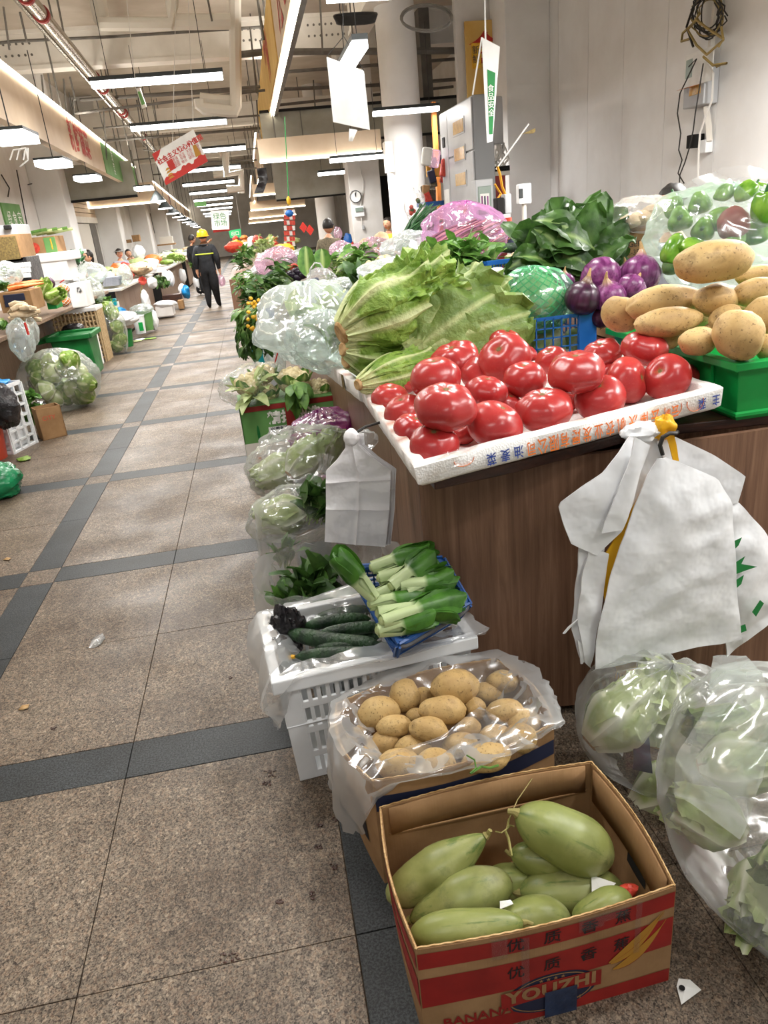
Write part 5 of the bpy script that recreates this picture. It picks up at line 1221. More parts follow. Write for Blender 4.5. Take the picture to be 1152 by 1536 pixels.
# herbs and purple bag
for i, (x, y, lb) in enumerate(((660, 392, 'bushy green herb bunch in front of the purple bag, near its aisle end'), (690, 385, 'bushy green herb bunch at the middle of the purple bag'), (720, 395, 'bushy green herb bunch by the blue basket'), (705, 405, 'bushy green herb bunch lowest, just above the open lettuce leaf'))):
    bunch('herb_bunch', lb, 'greens', at(x, y+14, Y=3.75), (rnd.uniform(-.4, .4), -.2, 1), 44, .15, .055, 'midleaf', 1.3, 'herb bunches below the purple bag', seed=60+i, stem=.3, nu=5, nv=4, parts=False, ruf=.25, basejit=.07)
p = at(697, 355, Y=4.1); s = mpp(p)
for i, (dx, dy, lb) in enumerate(((-22, 8, 'purple stalk bundle in the purple bag, aisle side'), (6, -2, 'purple stalk bundle across the middle of the purple bag'), (28, 14, 'purple stalk bundle low in the purple bag'))):
    m = MB(); q = random.Random(i)
    for k in range(34):
        c = p+CAMR*(dx+q.uniform(-20, 20))*s+CAMU*(-dy+q.uniform(-18, 12))*s+V((0, q.uniform(-.08, .08), 0)); d = CAMR*.8+CAMU*.45+V((0, q.uniform(-.2, .2), 0))
        m.tube([c-d*.12, c+d*.02+V((0, 0, .01)), c+d*.13], [.008, .007, .004], 4, rib=[q.random()]*3)
    tag(m.build('stalk_bundle', 'purple_stalk'), lb, 'greens', 'stalk bundles in the purple bag')
m = MB(); blob(m, p+CAMU*2*s, (62*s, .22, 45*s), rot('Y', .12), 51, .14, 1.5, .05, 5, 60, 40); m.build('x', 'film_purple')
o = bpy.data.objects['x']; o.name = 'produce_bag'; tag(o, 'big purple polythene bag of stalks standing behind the lettuces', 'plastic bag')
o, p, s = pbag('clear bag of chives leaning between the purple bag and the pink bag', 622, 372, 48, 24, 4.3, 'film_milk', .2, 55, .18)
m = MB(); q = random.Random(3)
for k in range(90):
    a = at(600+q.uniform(-6, 12), 372+q.uniform(-6, 6), Y=4.9+q.uniform(-.1, .1)); b_ = at(655+q.uniform(-22, 10), 312+q.uniform(-8, 22), Y=4.9+q.uniform(-.15, .15)); m.tube([a, a.lerp(b_, .5)+V((0, 0, .03)), b_], [.007, .006, .003], 4)
tag(m.build('chive_bunch', 'chive'), 'thick bunch of dark green chives behind the purple bag', 'greens')

# ================================================================ things on the floor beside the counter
def surf_patch(S, u0, u1, v0, v1, off=.0012, nu=12, nv=3):
    m = MB(); return m.grid(lambda a, b_: S(u0+(u1-u0)*a, v0+(v1-v0)*b_, off), nu, nv)
def surf_text(s, size, mat, S, u, v, t, w_, h_, bold=0, spacing=1.0, off=.0022):
    """print that follows a box side S(u,v); w_,h_ are the side's size"""
    cu = lettering(s, size, mat, (0, 0, 0), (1, 0, 0), (0, 1, 0), None, bold=bold, spacing=spacing, lift=0)
    pw = wloc(t)
    for vv in cu.data.vertices: vv.co = S(u+vv.co.x/w_, v+vv.co.y/h_, off)-pw
    cu.parent = t; return cu
# ---- banana carton of pale squash
bq = (.100, .935, .618, .945)
BW, BD, BH = .515, .36, .262
t, q = carton('banana_carton', 'open brown and red banana carton holding pale green squashes', (.358, 1.115, 0), BW, BD, BH, math.radians(1.0), 'card', bulge=.016)
S = t_surf[t.name]
for nm, i, v0, v1 in (('red_band', 0, .80, .955), ('red_band', 0, .40, .70), ('red_band', 0, .0, .14), ('red_band', 3, .40, .70), ('red_band', 3, .80, .955), ('red_band', 1, .40, .70), ('red_band', 1, .80, .955)):
    surf_patch(S[i], .004, .996, v0, v1).build(nm, 'cardred', t)
for u_, ch in zip((.36, .50, .645, .78), '优质香蕉'):
    surf_text(ch, .036, 'ink_black', S[0], u_, .875, t, BW, BH, .0003); surf_text(ch, .036, 'ink_black', S[0], u_, .58, t, BW, BH, .0003)
m = MB(); m.grid(lambda a, b_: S[0](.50+.185*b_*math.cos(2*PI*a), .27+.21*b_*math.sin(2*PI*a), .0018), 32, 3, wu=True); m.build('navy_oval', 'navy', t)
m = MB(); m.grid(lambda a, b_: S[0](.50+(.165+.006*b_)*math.cos(2*PI*a), .27+(.185+.01*b_)*math.sin(2*PI*a), .0024), 32, 2, wu=True); m.build('oval_line', 'card', t)
m = MB(); m.grid(lambda a, b_: S[0](.30+.40*a, .21+.17*b_+.03*math.sin(PI*a), .0032), 14, 3); m.build('red_ribbon', 'cardred', t)
surf_text('YOUZHI', .046, 'card', S[0], .50, .315, t, BW, BH, .002, 1.1, .0042)
surf_text('BANANA', .034, 'cardred', S[0], .21, .19, t, BW, BH, .0008)
surf_text('★ ★ ★ ★', .012, 'card', S[0], .5, .425, t, BW, BH, 0, 1, .003); surf_text('FARM', .016, 'card', S[0], .58, .13, t, BW, BH, 0, 1, .003)
# bananas printed on the side
for k, (a0, b0, c0, w_) in enumerate((((.74, .40), (.84, .46), (.955, .78), .035), ((.75, .33), (.86, .36), (.965, .70), .035), ((.73, .42), (.85, .56), (.95, .80), .025))):
    def bc(tt): return (a0[0]*(1-tt)**2+2*b0[0]*tt*(1-tt)+c0[0]*tt*tt, a0[1]*(1-tt)**2+2*b0[1]*tt*(1-tt)+c0[1]*tt*tt)
    m = MB(); m.grid(lambda a, b_: S[0](bc(a)[0]+.02*(b_-.5)*math.sin(PI*min(1, a+.06)), bc(a)[1]-w_*3*(b_-.5)*math.sin(PI*min(.97, a+.06))*.8, .0016+.0005*k), 12, 3); m.build('printed_banana', 'ink_yellow', t)
    m = MB(); m.grid(lambda a, b_: S[0](bc(a)[0]+.02*.5*math.sin(PI*min(1, a+.06)), bc(a)[1]-w_*3*(.5+.06*b_)*math.sin(PI*min(.97, a+.06))*.8, .0018+.0005*k), 12, 2); m.build('outline', 'cardred', t)
# navy tape, clear tape strips, turned-in flap creases, corrugated rim, hand hole
surf_patch(S[0], .47, .60, .0, .30, .006).build('navy_tape', 'tape_navy', t)
for u0, u1, v0, v1 in ((.27, .33, .78, 1.0), (.60, .70, .86, 1.0), (.70, .80, .9, 1.0), (.38, .41, .3, .95), (.83, .855, .45, 1.0)): surf_patch(S[0], u0, u1, v0, v1, .004, 5, 3).build('clear_tape', 'film', t)
for i in range(4):
    m = MB(); k = 46; P = [S[i](j/k, 1.0, -.003)+V((0, 0, .0012+.0016*(j % 2))) for j in range(k+1)]
    for a, b_ in zip(P, P[1:]): m.bar(a, b_, .0028, .0022)
    m.build('corrugation', 'cutstem', t, smooth=False)
m = MB(); m.bar(S[2](.03, .70, -.0075), S[2](.97, .70, -.0075), .0035, .0035); m.build('fold_crease', 'card', t, smooth=False)
m = MB(); m.grid(lambda a, b_: S[2](.04+.92*a, .70+.29*b_, -.0095), 10, 3); m.build('turned_flap', 'card', t, solid=.004)
m = MB(); m.grid(lambda a, b_: S[1](.06+.88*a, .62+.36*b_, -.0095), 10, 3); m.build('turned_flap', 'card', t, solid=.004)
m = MB(); m.grid(lambda a, b_: S[1](.30+.22*a, .50+.10*b_+.03*math.sin(PI*a)*(b_-.5), -.0082), 8, 3); m.build('hand_hole', 'black', t)
def squash_proto(seed, L, neck, bend):
    m = MB()
    prof = []
    def rr(z):
        zz = z/L; e = max(0, 1-abs(zz)**2.6)**.5
        return e*(1-neck*max(0, zz)**1.2)*(1+.03*math.sin(zz*5+seed))
    n = 26; vs = []; rb = []; nu = 26
    for i in range(n+1):
        z = -L*math.cos(PI*i/n)
        for j in range(nu):
            a = 2*PI*j/nu; r_ = rr(z)*(1+.025*math.cos(5*a+seed)+.03*noise.noise(V((math.cos(a), math.sin(a), z+seed*4))))
            vs.append((r_*math.cos(a)+bend*(z/L)**2, r_*math.sin(a), z)); rb.append(max(0, math.cos(10*a))**6*.75*max(0, (z/L-.62)/.3) if z > 0 else 0)
    m.add(vs, [(i*nu+j, i*nu+(j+1) % nu, (i+1)*nu+(j+1) % nu, (i+1)*nu+j) for i in range(n) for j in range(nu)], rb)
    o = m.build('squash', 'squash', local=True)
    b = MB(); b.tube([(bend, 0, L*.985), (bend*1.1, 0, L+.12), (bend*1.5+.1, .05, L+.3)], [.2, .12, .1], 8); b.build('stem', 'stem', o, local=True)
    b = MB(); b.lathe([(.12, -L-.005), (.12, -L+.03)], 8, (bend, 0, 0)); b.build('blossom_scar', 'scar', o, local=True); return o
QP = [squash_proto(1, 2.6, .45, .1), squash_proto(2, 2.2, .5, .05), squash_proto(3, 1.7, .15, .12), squash_proto(4, 2.0, .2, .0)]; QU = set(); QL = {0: 2.6, 1: 2.2, 2: 1.7, 3: 2.0}
for (x, y, rx, ry, a, k, Z, flip, lb) in ((657, 1304, 88, 33, 33, 0, .145, 0, 'long squash leaning in the carton corner nearest the aisle, striped at its stem end'), (690, 1348, 82, 37, 22, 1, .115, 1, 'pear-shaped squash below the long leaning one'), (700, 1393, 86, 28, 6, 3, .165, 0, 'palest squash lying along the front wall of the carton'),
    (803, 1378, 54, 31, 2, 2, .12, 1, 'short squash beside the palest one with a dry tendril'), (846, 1256, 80, 42, -27, 3, .21, 1, 'biggest squash, propped high against the rear wall of the carton'), (812, 1289, 46, 26, -6, 2, .15, 1, 'small squash under the biggest one'), (768, 1324, 48, 26, 4, 2, .10, 0, 'squash deep in the middle of the carton'),
    (858, 1339, 80, 37, 0, 3, .10, 1, 'large squash with a white paper label on it'), (905, 1366, 48, 27, 24, 2, .15, 1, 'yellowish squash in the carton corner by the hand hole')):
    o = put(QP, QU, k, x, y, rx, ry, a+(180 if flip else 0), Z=Z, label=lb, cat='squash', group='pale squashes in the banana carton', long_=QL[k], yaw=0)
# dry tendril, label tags, red onion skin scrap
m = MB(); m.tube([at(x, y, Z=.24) for x, y in ((772, 1240), (765, 1238), (758, 1246), (763, 1258), (766, 1275), (768, 1284))], [.002, .002, .003, .003, .003, .002], 5); m.tube([at(x, y, Z=.25) for x, y in ((762, 1240), (765, 1225), (776, 1200), (798, 1168))], .0012, 4); m.tube([at(x, y, Z=.25) for x, y in ((743, 1247), (752, 1249), (760, 1243), (763, 1228))], .0016, 4)
tag(m.build('dry_tendril', 'stem'), 'dry curled tendril hanging at the stem of the biggest squash', 'tendril')
def papertag(label, pxs, Z, hole=None, cat='paper tag'):
    m = MB(); P = [at(x, y, Z=Z) for x, y in pxs]; n = len(P); c = sum(P, V())/n+V((0, 0, .004))
    m.add(P+[c], [(i, (i+1) % n, n) for i in range(n)]); o = m.build('paper_label', 'paper', solid=.0015, smooth=False); tag(o, label, cat)
    if hole: b = MB(); h = at(*hole, Z=Z+.006); b.lathe([(.006, 0), (.006, .001)], 10, h); b.build('punched_hole', 'black', o)
papertag('white torn paper label lying on the large squash', ((887, 1313), (924, 1325), (905, 1345), (888, 1352)), .155, (903, 1343))
papertag('small white paper label between the squashes in the middle of the carton', ((750, 1352), (766, 1350), (770, 1356), (750, 1364)), .16)
papertag('white paper tag with a punched hole on the floor beside the banana carton', ((1015, 1480), (1018, 1468), (1035, 1470), (1052, 1485), (1022, 1507)), .006, (1023, 1482))
m = MB(); m.ell(at(941, 1336, Z=.16), (.022, .014, .012), None, 12, 8, .4, 3, 2); tag(m.build('plastic_scrap', 'redpile'), 'crumpled red wrapper scrap at the hand hole inside the carton', 'wrapper')

# ---- carton of potatoes with a clear liner
PC = V((.298, 1.508, 0)); PW, PD, PH = .47, .315, .315
t, q = carton('potato_carton', 'brown carton of potatoes with a clear liner, behind the squash carton', PC, PW, PD, PH, math.radians(9), 'card', bulge=.035)
S = t_surf[t.name]
for i, u0, u1 in ((0, .0, 1.0), (1, 0, 1)): surf_patch(S[i], u0+.004, u1-.004, .72, .86, .0015).build('navy_band', 'navy', t)
for i in range(4):
    m = MB(); k = 40; P = [S[i](j/k, 1.0, -.003)+V((0, 0, .0012+.0016*(j % 2))) for j in range(k+1)]
    for a, b_ in zip(P, P[1:]): m.bar(a, b_, .0028, .0022)
    m.build('corrugation', 'cutstem', t, smooth=False)
m = MB(); m.grid(lambda a, b_: S[3](.2+.6*a, .25+.4*b_, .0012), 6, 3); m.build('printed_mark', 'ink_black', t)
r = random.Random(9)
for (x, y, rx, ry, a, k, Z, lb) in ((568, 1070, 33, 25, 8, 3, .30, 'smooth potato at the carton edge facing the white crate'), (607, 1044, 25, 25, 60, 2, .31, 'round potato under the liner at the rear of the carton'), (636, 1047, 17, 18, 0, 2, .29, 'small potato in the gap behind the speckled one'),
   (683, 1030, 37, 28, 10, 3, .345, 'largest potato of the carton, clean and topmost'), (664, 1066, 36, 22, 2, 3, .33, 'speckled potato just below the largest one'), (591, 1089, 27, 17, 5, 3, .30, 'potato below the smooth edge one'), (643, 1094, 29, 20, -4, 2, .315, 'spotted potato in the middle of the carton'),
   (713, 1063, 17, 18, 0, 2, .30, 'potato just to the side of the speckled one'), (758, 1066, 28, 19, 0, 3, .31, 'potato under the liner towards the counter'), (598, 1146, 34, 24, 4, 3, .30, 'potato under film in the carton corner nearest the aisle'), (655, 1146, 30, 24, 0, 2, .30, 'potato under film in the middle of the front row'), (730, 1137, 38, 22, 12, 3, .30, 'long potato under film in the front row beside a green sprig'),
   (779, 1108, 26, 25, 20, 2, .30, 'potato under film at the carton corner by the counter'), (786, 1082, 26, 19, 0, 3, .29, 'potato under film above the corner one by the counter'), (702, 1090, 19, 16, 0, 2, .29, 'potato half wrapped in film in the middle'), (541, 1096, 10, 10, 0, 4, .27, 'tiny visible end of a potato at the aisle side of the carton'),
   (754, 1023, 25, 19, 0, 3, .29, 'potato in the rear corner by the counter behind film'), (625, 1075, 16, 14, 0, 2, .28, 'dark small potato in the gap in the middle'), (620, 1122, 28, 20, 0, 3, .27, 'potato low in the gap before the middle row'), (575, 1115, 26, 20, 30, 2, .26, 'potato low in the gap at the aisle side'), (690, 1118, 28, 20, 10, 3, .27, 'potato low in the gap behind the front row'), (745, 1105, 26, 20, 0, 3, .27, 'potato low under the film near the counter corner'), (560, 1128, 18, 14, 0, 2, .25, 'shaded potato at the aisle-side front corner'), (730, 1040, 24, 18, 0, 3, .27, 'shaded potato behind the largest one'), (570, 1035, 20, 16, 0, 3, .26, 'shaded potato in the rear corner nearest the white crate')):
    o = copy_tree(PP[k]); p = at(x, y, Z=Z); s = mpp(p); a = math.radians(a); ax = CAMR*math.cos(a)+CAMU*math.sin(a)
    pose(o, p, frame(ax, CAMB) @ rot('Z', r.uniform(0, 6.28)), (s*ry, s*ry, s*rx/PL[k])); tag(o, lb, 'potato', 'potatoes in the carton')
# liner over the rim
def rimpath(S4, v, off, n=20):
    out = []
    for i in range(4): out += [S4[i](j/n, v, off) for j in range(n)]
    return out
def liner(name, label, S4, cen, inner, outer, mat='film', seed=1, wob=.03, puff=.02, rows=16):
    R_ = rimpath(S4, 1.0, 0); n = len(R_); cen = V(cen); m = MB()
    def f(u, v):
        k = int(round(u*n)) % n; p = R_[k]; d = V((p.x-cen.x, p.y-cen.y, 0)).normalized(); ph = 2*PI*k/n
        nn = noise.noise(V((math.cos(ph)*3, math.sin(ph)*3, v*2.5+seed))); n2 = noise.noise(V((math.cos(ph)*9, math.sin(ph)*9, v*5+seed*2))); n3 = 1-2*abs(noise.noise(V((math.cos(ph)*6+3, math.sin(ph)*6, v*6+seed))))
        h = .012+.02*max(0, nn)
        if v < .45: t_ = 1-v/.45; return p-d*(.015+inner*t_*1.0)+V((0, 0, h-inner*.75*t_**1.5))+V((n2, nn, n3))*wob*.6
        t_ = (v-.45)/.55; o_ = outer(ph, p); return p+d*(.01+puff*math.sin(PI*min(1, t_*1.1))*(1+nn)+.02*n3*t_)+V((0, 0, h-o_*t_*(1+.5*nn)))+V((n2, n3, nn*.5))*wob*.7*(.3+t_)
    m.grid(f, n, rows, wu=True); return tag(m.build(name, mat), label, 'plastic liner')
liner('carton_liner', 'clear crumpled liner folded over the rim of the potato carton', S, PC, .075, lambda ph, p: .02+.23*max(0, math.exp(-((p.x-.03)/.07)**2)), 'film_thick', 4, .028, .016)
m = MB(); sheet(m, [at(560, 1150, Z=.33), at(590, 1125, Z=.345), at(650, 1108, Z=.355)], [at(810, 1120, Z=.33), at(770, 1092, Z=.345), at(720, 1060, Z=.35)], 18, 26, .001, .022, 11, 5, closed=False, ridge=.014, bulge=.0)
tag(m.build('film_flap', 'film_thick'), 'clear film flap lying over the front row of potatoes in the carton', 'plastic film')
m = MB(); sheet(m, [at(700, 1000, Z=.40), at(710, 1050, Z=.365), at(735, 1100, Z=.35)], [at(740, 990, Z=.40), at(800, 1050, Z=.36), at(812, 1100, Z=.34)], 18, 16, .001, .02, 12, 8, closed=False, ridge=.016)
tag(m.build('film_flap', 'film'), 'clear film flap over the potatoes at the counter side of the carton', 'plastic film')
m = MB(); m.tube([at(x, y, Z=.345) for x, y in ((706, 1160), (722, 1150), (735, 1152), (748, 1148))], .003, 5); m.tube([at(x, y, Z=.35) for x, y in ((700, 1133), (712, 1140), (714, 1152), (705, 1160))], .002, 5)
tag(m.build('green_sprig', 'midleaf'), 'thin green sprig at the front rim of the potato carton', 'sprig')

# ---- white crate of cucumbers
CRZ = math.radians(5); CWd, CDp, CHt = .56, .37, .372; cc0 = V((-.105, 1.705, 0)); RC = rot('Z', CRZ)
t = thing('cucumber_crate', 'white slotted plastic crate of cucumbers standing on the floor', 'crate', cc0)
def cq(x, y, z): return cc0+RC @ V((x, y, z))
def slotted(t, P, cols, rows, sol, mat, th=.012, bar=.012, bands=.022):
    """upright slotted wall on bl, br, tr, tl: solid ends, vertical slots between level bands"""
    P = [V(p) for p in P]; W_ = (P[1]-P[0]).length; nrm = (P[1]-P[0]).cross(P[3]-P[0]).normalized(); pt = lambda u, v: P[0].lerp(P[1], u).lerp(P[3].lerp(P[2], u), v); m = MB()
    su = sol/W_
    for u0, u1 in ((0, su), (1-su, 1)):
        a = [pt(u0, 0), pt(u1, 0), pt(u1, 1), pt(u0, 1)]; m.hexa([a[0], a[1], a[1]-nrm*th, a[0]-nrm*th], [a[3], a[2], a[2]-nrm*th, a[3]-nrm*th])
    H_ = (P[3]-P[0]).length
    for j in range(rows+1):
        v = j/rows; w_ = bands*1.2 if j in (0, rows) else bands; v = min(max(v, w_/2/H_), 1-w_/2/H_); m.bar(pt(su*.8, v)-nrm*th/2, pt(1-su*.8, v)-nrm*th/2, w_, th*.9, nrm.cross(P[3]-P[0]).cross(P[1]-P[0]) if False else nrm) if False else m.bar(pt(su*.8, v)-nrm*th/2, pt(1-su*.8, v)-nrm*th/2, th*.9, w_, (0, 0, 1))
    for i in range(cols+1):
        u = su+(1-2*su)*i/cols; a, b_ = pt(u, .02)-nrm*th/2, pt(u, .98)-nrm*th/2; d = (P[1]-P[0]).normalized(); m.hexa([a-d*bar/2-nrm*th*.4, a+d*bar/2-nrm*th*.4, a+d*bar/2+nrm*th*.4, a-d*bar/2+nrm*th*.4], [b_-d*bar/2-nrm*th*.4, b_+d*bar/2-nrm*th*.4, b_+d*bar/2+nrm*th*.4, b_-d*bar/2+nrm*th*.4])
    return m
ins = .018
for nm, P, cols, sol in (('front_wall', [cq(ins, ins, 0), cq(CWd-ins, ins, 0), cq(CWd, 0, CHt-.02), cq(0, 0, CHt-.02)], 17, .05), ('rear_wall', [cq(CWd-ins, CDp-ins, 0), cq(ins, CDp-ins, 0), cq(0, CDp, CHt-.02), cq(CWd, CDp, CHt-.02)], 13, .085),
                         ('side_wall', [cq(ins, CDp-ins, 0), cq(ins, ins, 0), cq(0, 0, CHt-.02), cq(0, CDp, CHt-.02)], 8, .07), ('side_wall', [cq(CWd-ins, ins, 0), cq(CWd-ins, CDp-ins, 0), cq(CWd, CDp, CHt-.02), cq(CWd, 0, CHt-.02)], 8, .07)):
    slotted(t, P, cols, 4, sol, 'white_plastic').build(nm, 'white_plastic', t, smooth=False, bevel=.002)
m = MB()
def rr_(x0, y0, x1, y1, z): return [cq(x0, y0, z), cq(x1, y0, z), cq(x1, y1, z), cq(x0, y1, z)]
a = [rr_(-.006, -.006, CWd+.006, CDp+.006, CHt-.045), rr_(-.016, -.016, CWd+.016, CDp+.016, CHt-.04), rr_(-.016, -.016, CWd+.016, CDp+.016, CHt), rr_(.014, .014, CWd-.014, CDp-.014, CHt), rr_(.014, .014, CWd-.014, CDp-.014, CHt-.05)]
m.add(sum(a, []), [(k*4+i, k*4+(i+1) % 4, k*4+4+(i+1) % 4, k*4+4+i) for k in range(4) for i in range(4)]); m.build('rim', 'white_plastic', t, smooth=False, bevel=.004)
m = MB(); a = [rr_(ins-.008, ins-.008, CWd-ins+.008, CDp-ins+.008, CHt*.52), rr_(ins-.012, ins-.012, CWd-ins+.012, CDp-ins+.012, CHt*.52+.008), rr_(ins-.006, ins-.006, CWd-ins+.006, CDp-ins+.006, CHt*.52+.016)]
m.add(sum(a, []), [(k*4+i, k*4+(i+1) % 4, k*4+4+(i+1) % 4, k*4+4+i) for k in range(2) for i in range(4)]); m.build('middle_band', 'white_plastic', t, smooth=False)
m = MB(); m.hexa(rr_(ins, ins, CWd-ins, CDp-ins, .002), rr_(ins, ins, CWd-ins, CDp-ins, .014)); m.build('crate_floor', 'white_plastic', t, smooth=False)
# cucumbers
def cuke(label, a, b_, Z, r_, bow=.01, tip=None):
    A_, B_ = at(*a, Z=Z), at(*b_, Z=Z); s = mpp(A_); P = []; R = []
    for i in range(15):
        u = i/14; P.append(A_.lerp(B_, u)+V((0, 0, bow*math.sin(PI*u)))); R.append(r_*s*(max(.02, 1-abs(2*u-1)**5))**.5*(.88+.12*math.sin(PI*u)))
    m = MB(); m.tube(P, R, 14); o = tag(m.build('cucumber', 'cuke'), label, 'cucumber', 'cucumbers in the white crate'); q = random.Random(a[0])
    b = MB()
    for k in range(70):
        u = q.uniform(.05, .95); an = q.uniform(0, 6.28); i = int(u*14); d = (B_-A_).normalized(); x_ = d.cross(V((0, 0, 1))).normalized(); y_ = d.cross(x_); c = A_.lerp(B_, u)+V((0, 0, bow*math.sin(PI*u)))+(x_*math.cos(an)+y_*math.sin(an))*R[i]*.98; b.ell(c, (.0016,)*3, None, 5, 4)
    w_ = b.build('warts', 'cuke', o); w_['kind'] = 'stuff'
    if tip:
        b = MB(); 
        for k in range(7): b.tube([A_-(B_-A_).normalized()*.002, A_-(B_-A_).normalized()*(.012+.008*q.random())+V((q.uniform(-1, 1), q.uniform(-1, 1), q.uniform(-1, 1)))*.008], [.006, .002], 5)
        b.build('dried_flower', 'flower', o)
    return o
for a in (((455, 941), (556, 928), .355, 10, .01, 0, 'cucumber lying farthest back in the white crate'), ((470, 930), (560, 915), .335, 9, .01, 0, 'cucumber half hidden at the rear of the white crate'), ((478, 952), (575, 940), .36, 10, .006, 0, 'cucumber third from the rear, its end under the blue basket'), ((430, 948), (570, 966), .372, 13, -.012, 1, 'sagging cucumber on top with a small orange blossom tip'),
          ((470, 975), (590, 972), .35, 10, .008, 0, 'cucumber second from the crate front'), ((443, 985), (585, 982), .365, 11, .006, 1, 'cucumber nearest the crate front with a yellow blossom tip'), ((470, 962), (570, 955), .325, 10, .0, 0, 'cucumber lying under the sagging one')):
    cuke(a[6], a[0], a[1], a[2], a[3], a[4], a[5])
m = MB(); p = at(432, 945, Z=.36); s = mpp(p); blob(m, p, (24*s, .045, 34*s), rot('Z', .4), 61, .35, 2.2, .14, 7, 40, 30); tag(m.build('black_bag', 'bagblack'), 'crumpled black bag stuffed in the corner of the white crate', 'plastic bag')
SC = [lambda u, v, o_: cq(CWd*u, 0, CHt*v), lambda u, v, o_: cq(CWd, CDp*u, CHt*v), lambda u, v, o_: cq(CWd*(1-u), CDp, CHt*v), lambda u, v, o_: cq(0, CDp*(1-u), CHt*v)]
liner('crate_liner', 'clear liner bulging over the aisle side of the white crate', SC, cq(CWd/2, CDp/2, 0), .07, lambda ph, p: .012+.17*math.exp(-((p.x+.12)/.06)**2), 'film_thick', 9, .024, .035)
# ---- blue basket of bok choy, tipped on the crate
F1, F2, F3, F4 = at(598, 968, Z=.455), at(704, 906, Z=.475), at(664, 838, Z=.60), at(531, 852, Z=.585)
bn = (F2-F1).cross(F4-F1).normalized(); dp = .085
t = thing('bok_choy_basket', 'blue plastic basket of bok choy tipped on the rim of the white crate', 'basket', F1-bn*dp)
cen = (F1+F2+F3+F4)/4; bot = [p.lerp(cen, .14)-bn*dp for p in (F1, F2, F3, F4)]; TOPc = [F1, F2, F3, F4]
for i in range(4): j = (i+1) % 4; lattice(MB(), [bot[i], bot[j], TOPc[j], TOPc[i]], 14 if i % 2 == 0 else 16, 5, .004, .02, .006).build('lattice_wall', 'blue_plastic2', t, smooth=False)
lattice(MB(), bot, 12, 12, .004, .01, .005).build('lattice_floor', 'blue_plastic2', t, smooth=False)
def rcorner(Q, r_, n=5):
    out = []
    for i in range(4):
        p, a, b_ = Q[i], Q[i-1], Q[(i+1) % 4]; da, db = (a-p).normalized()*r_, (b_-p).normalized()*r_
        for k in range(n+1): u = k/n; out.append(p+da*(1-u)**2+db*u*u)
    return out
rp = rcorner(TOPc, .035); m = MB(); m.tube(rp+rp[:2], .009, 8); m.build('rim', 'blue_plastic2', t)
rp2 = [p-bn*.022+(p-cen).normalized()*.006 for p in rp]; m = MB(); m.tube(rp2+rp2[:2], .007, 8); m.build('lower_rim', 'blue_plastic2', t)
rp3 = [p-bn*.009+(p-cen).normalized()*.009 for p in rcorner(TOPc, .04)]; m = MB(); m.tube(rp3[2:12], .0085, 8); m.build('folded_handle', 'grey_plastic', t)
m = MB()
for i in range(4): j = (i+1) % 4; m.add([bot[i], bot[j], TOPc[j]-bn*.02, TOPc[i]-bn*.02], [(0, 1, 2, 3)])
def bokchoy(label, a, b_, ha, hb, seed, n=7):
    def onb(x, y, hgt):
        d = ray(x, y); tt = (F1+bn*hgt-CP).dot(bn)/d.dot(bn); return CP+d*tt
    A_, B_ = onb(*a, ha), onb(*b_, hb); ax = (B_-A_); L = ax.length; ax.normalize(); Fm = frame(ax, bn); q = random.Random(seed)
    t = thing('bok_choy', label, 'bok choy', A_, 'bok choy in the blue basket')
    m = MB(); m.lathe([(.006, -.006), (.012, -.002), (.016, .02)], 10, A_, Fm); m.build('root_end', 'paleleaf', t)
    for k in range(n):
        ph = 2*PI*k/n+q.uniform(-.2, .2); rad = Fm @ V((math.cos(ph), math.sin(ph), 0)); inn = k % 2
        m = MB(); leaf(m, A_+rad*(.012 if inn else .019), ax+rad*(.10 if inn else .16), -rad, L*(.85+.25*q.random()), .075*(.8+.4*q.random())*(L/.2)**.5, bend=-.12+q.uniform(-.25, .2), cup=.55, ruf=.10, nu=14, nv=8, stem=.42, seed=seed*9+k, stemw=.42, ribw=.16, tip=1.0)
        m.build('leaf', 'bok', t)
    return t
for i, (a, b_, ha, hb, lb) in enumerate((((557, 852), (650, 826), .02, .06, 'bok choy lying at the rear rim of the basket'), ((568, 868), (664, 846), .03, .05, 'bok choy second from the rear rim'), ((586, 880), (655, 830), .06, .08, 'bok choy on top of the rear ones, leaves towards the panel'), ((566, 892), (640, 862), .03, .05, 'bok choy behind the middle bulbs'),
    ((598, 878), (682, 872), .06, .05, 'bok choy on top with a round glossy leaf'), ((608, 888), (672, 866), .05, .05, 'short bok choy below the round glossy leaf'), ((554, 906), (640, 892), .03, .04, 'bok choy with its bulb at the basket edge over the cucumbers'), ((566, 920), (690, 905), .03, .03, 'long bok choy across the middle of the basket'), ((572, 932), (694, 898), .045, .04, 'fat bok choy second from the front rim'), ((566, 946), (655, 925), .02, .03, 'bok choy nearest the front rim of the basket'),
    ((562, 897), (504, 830), .05, .13, 'bok choy hanging out of the basket over the greens behind'))):
    bokchoy(lb, a, b_, ha, hb, i+1)

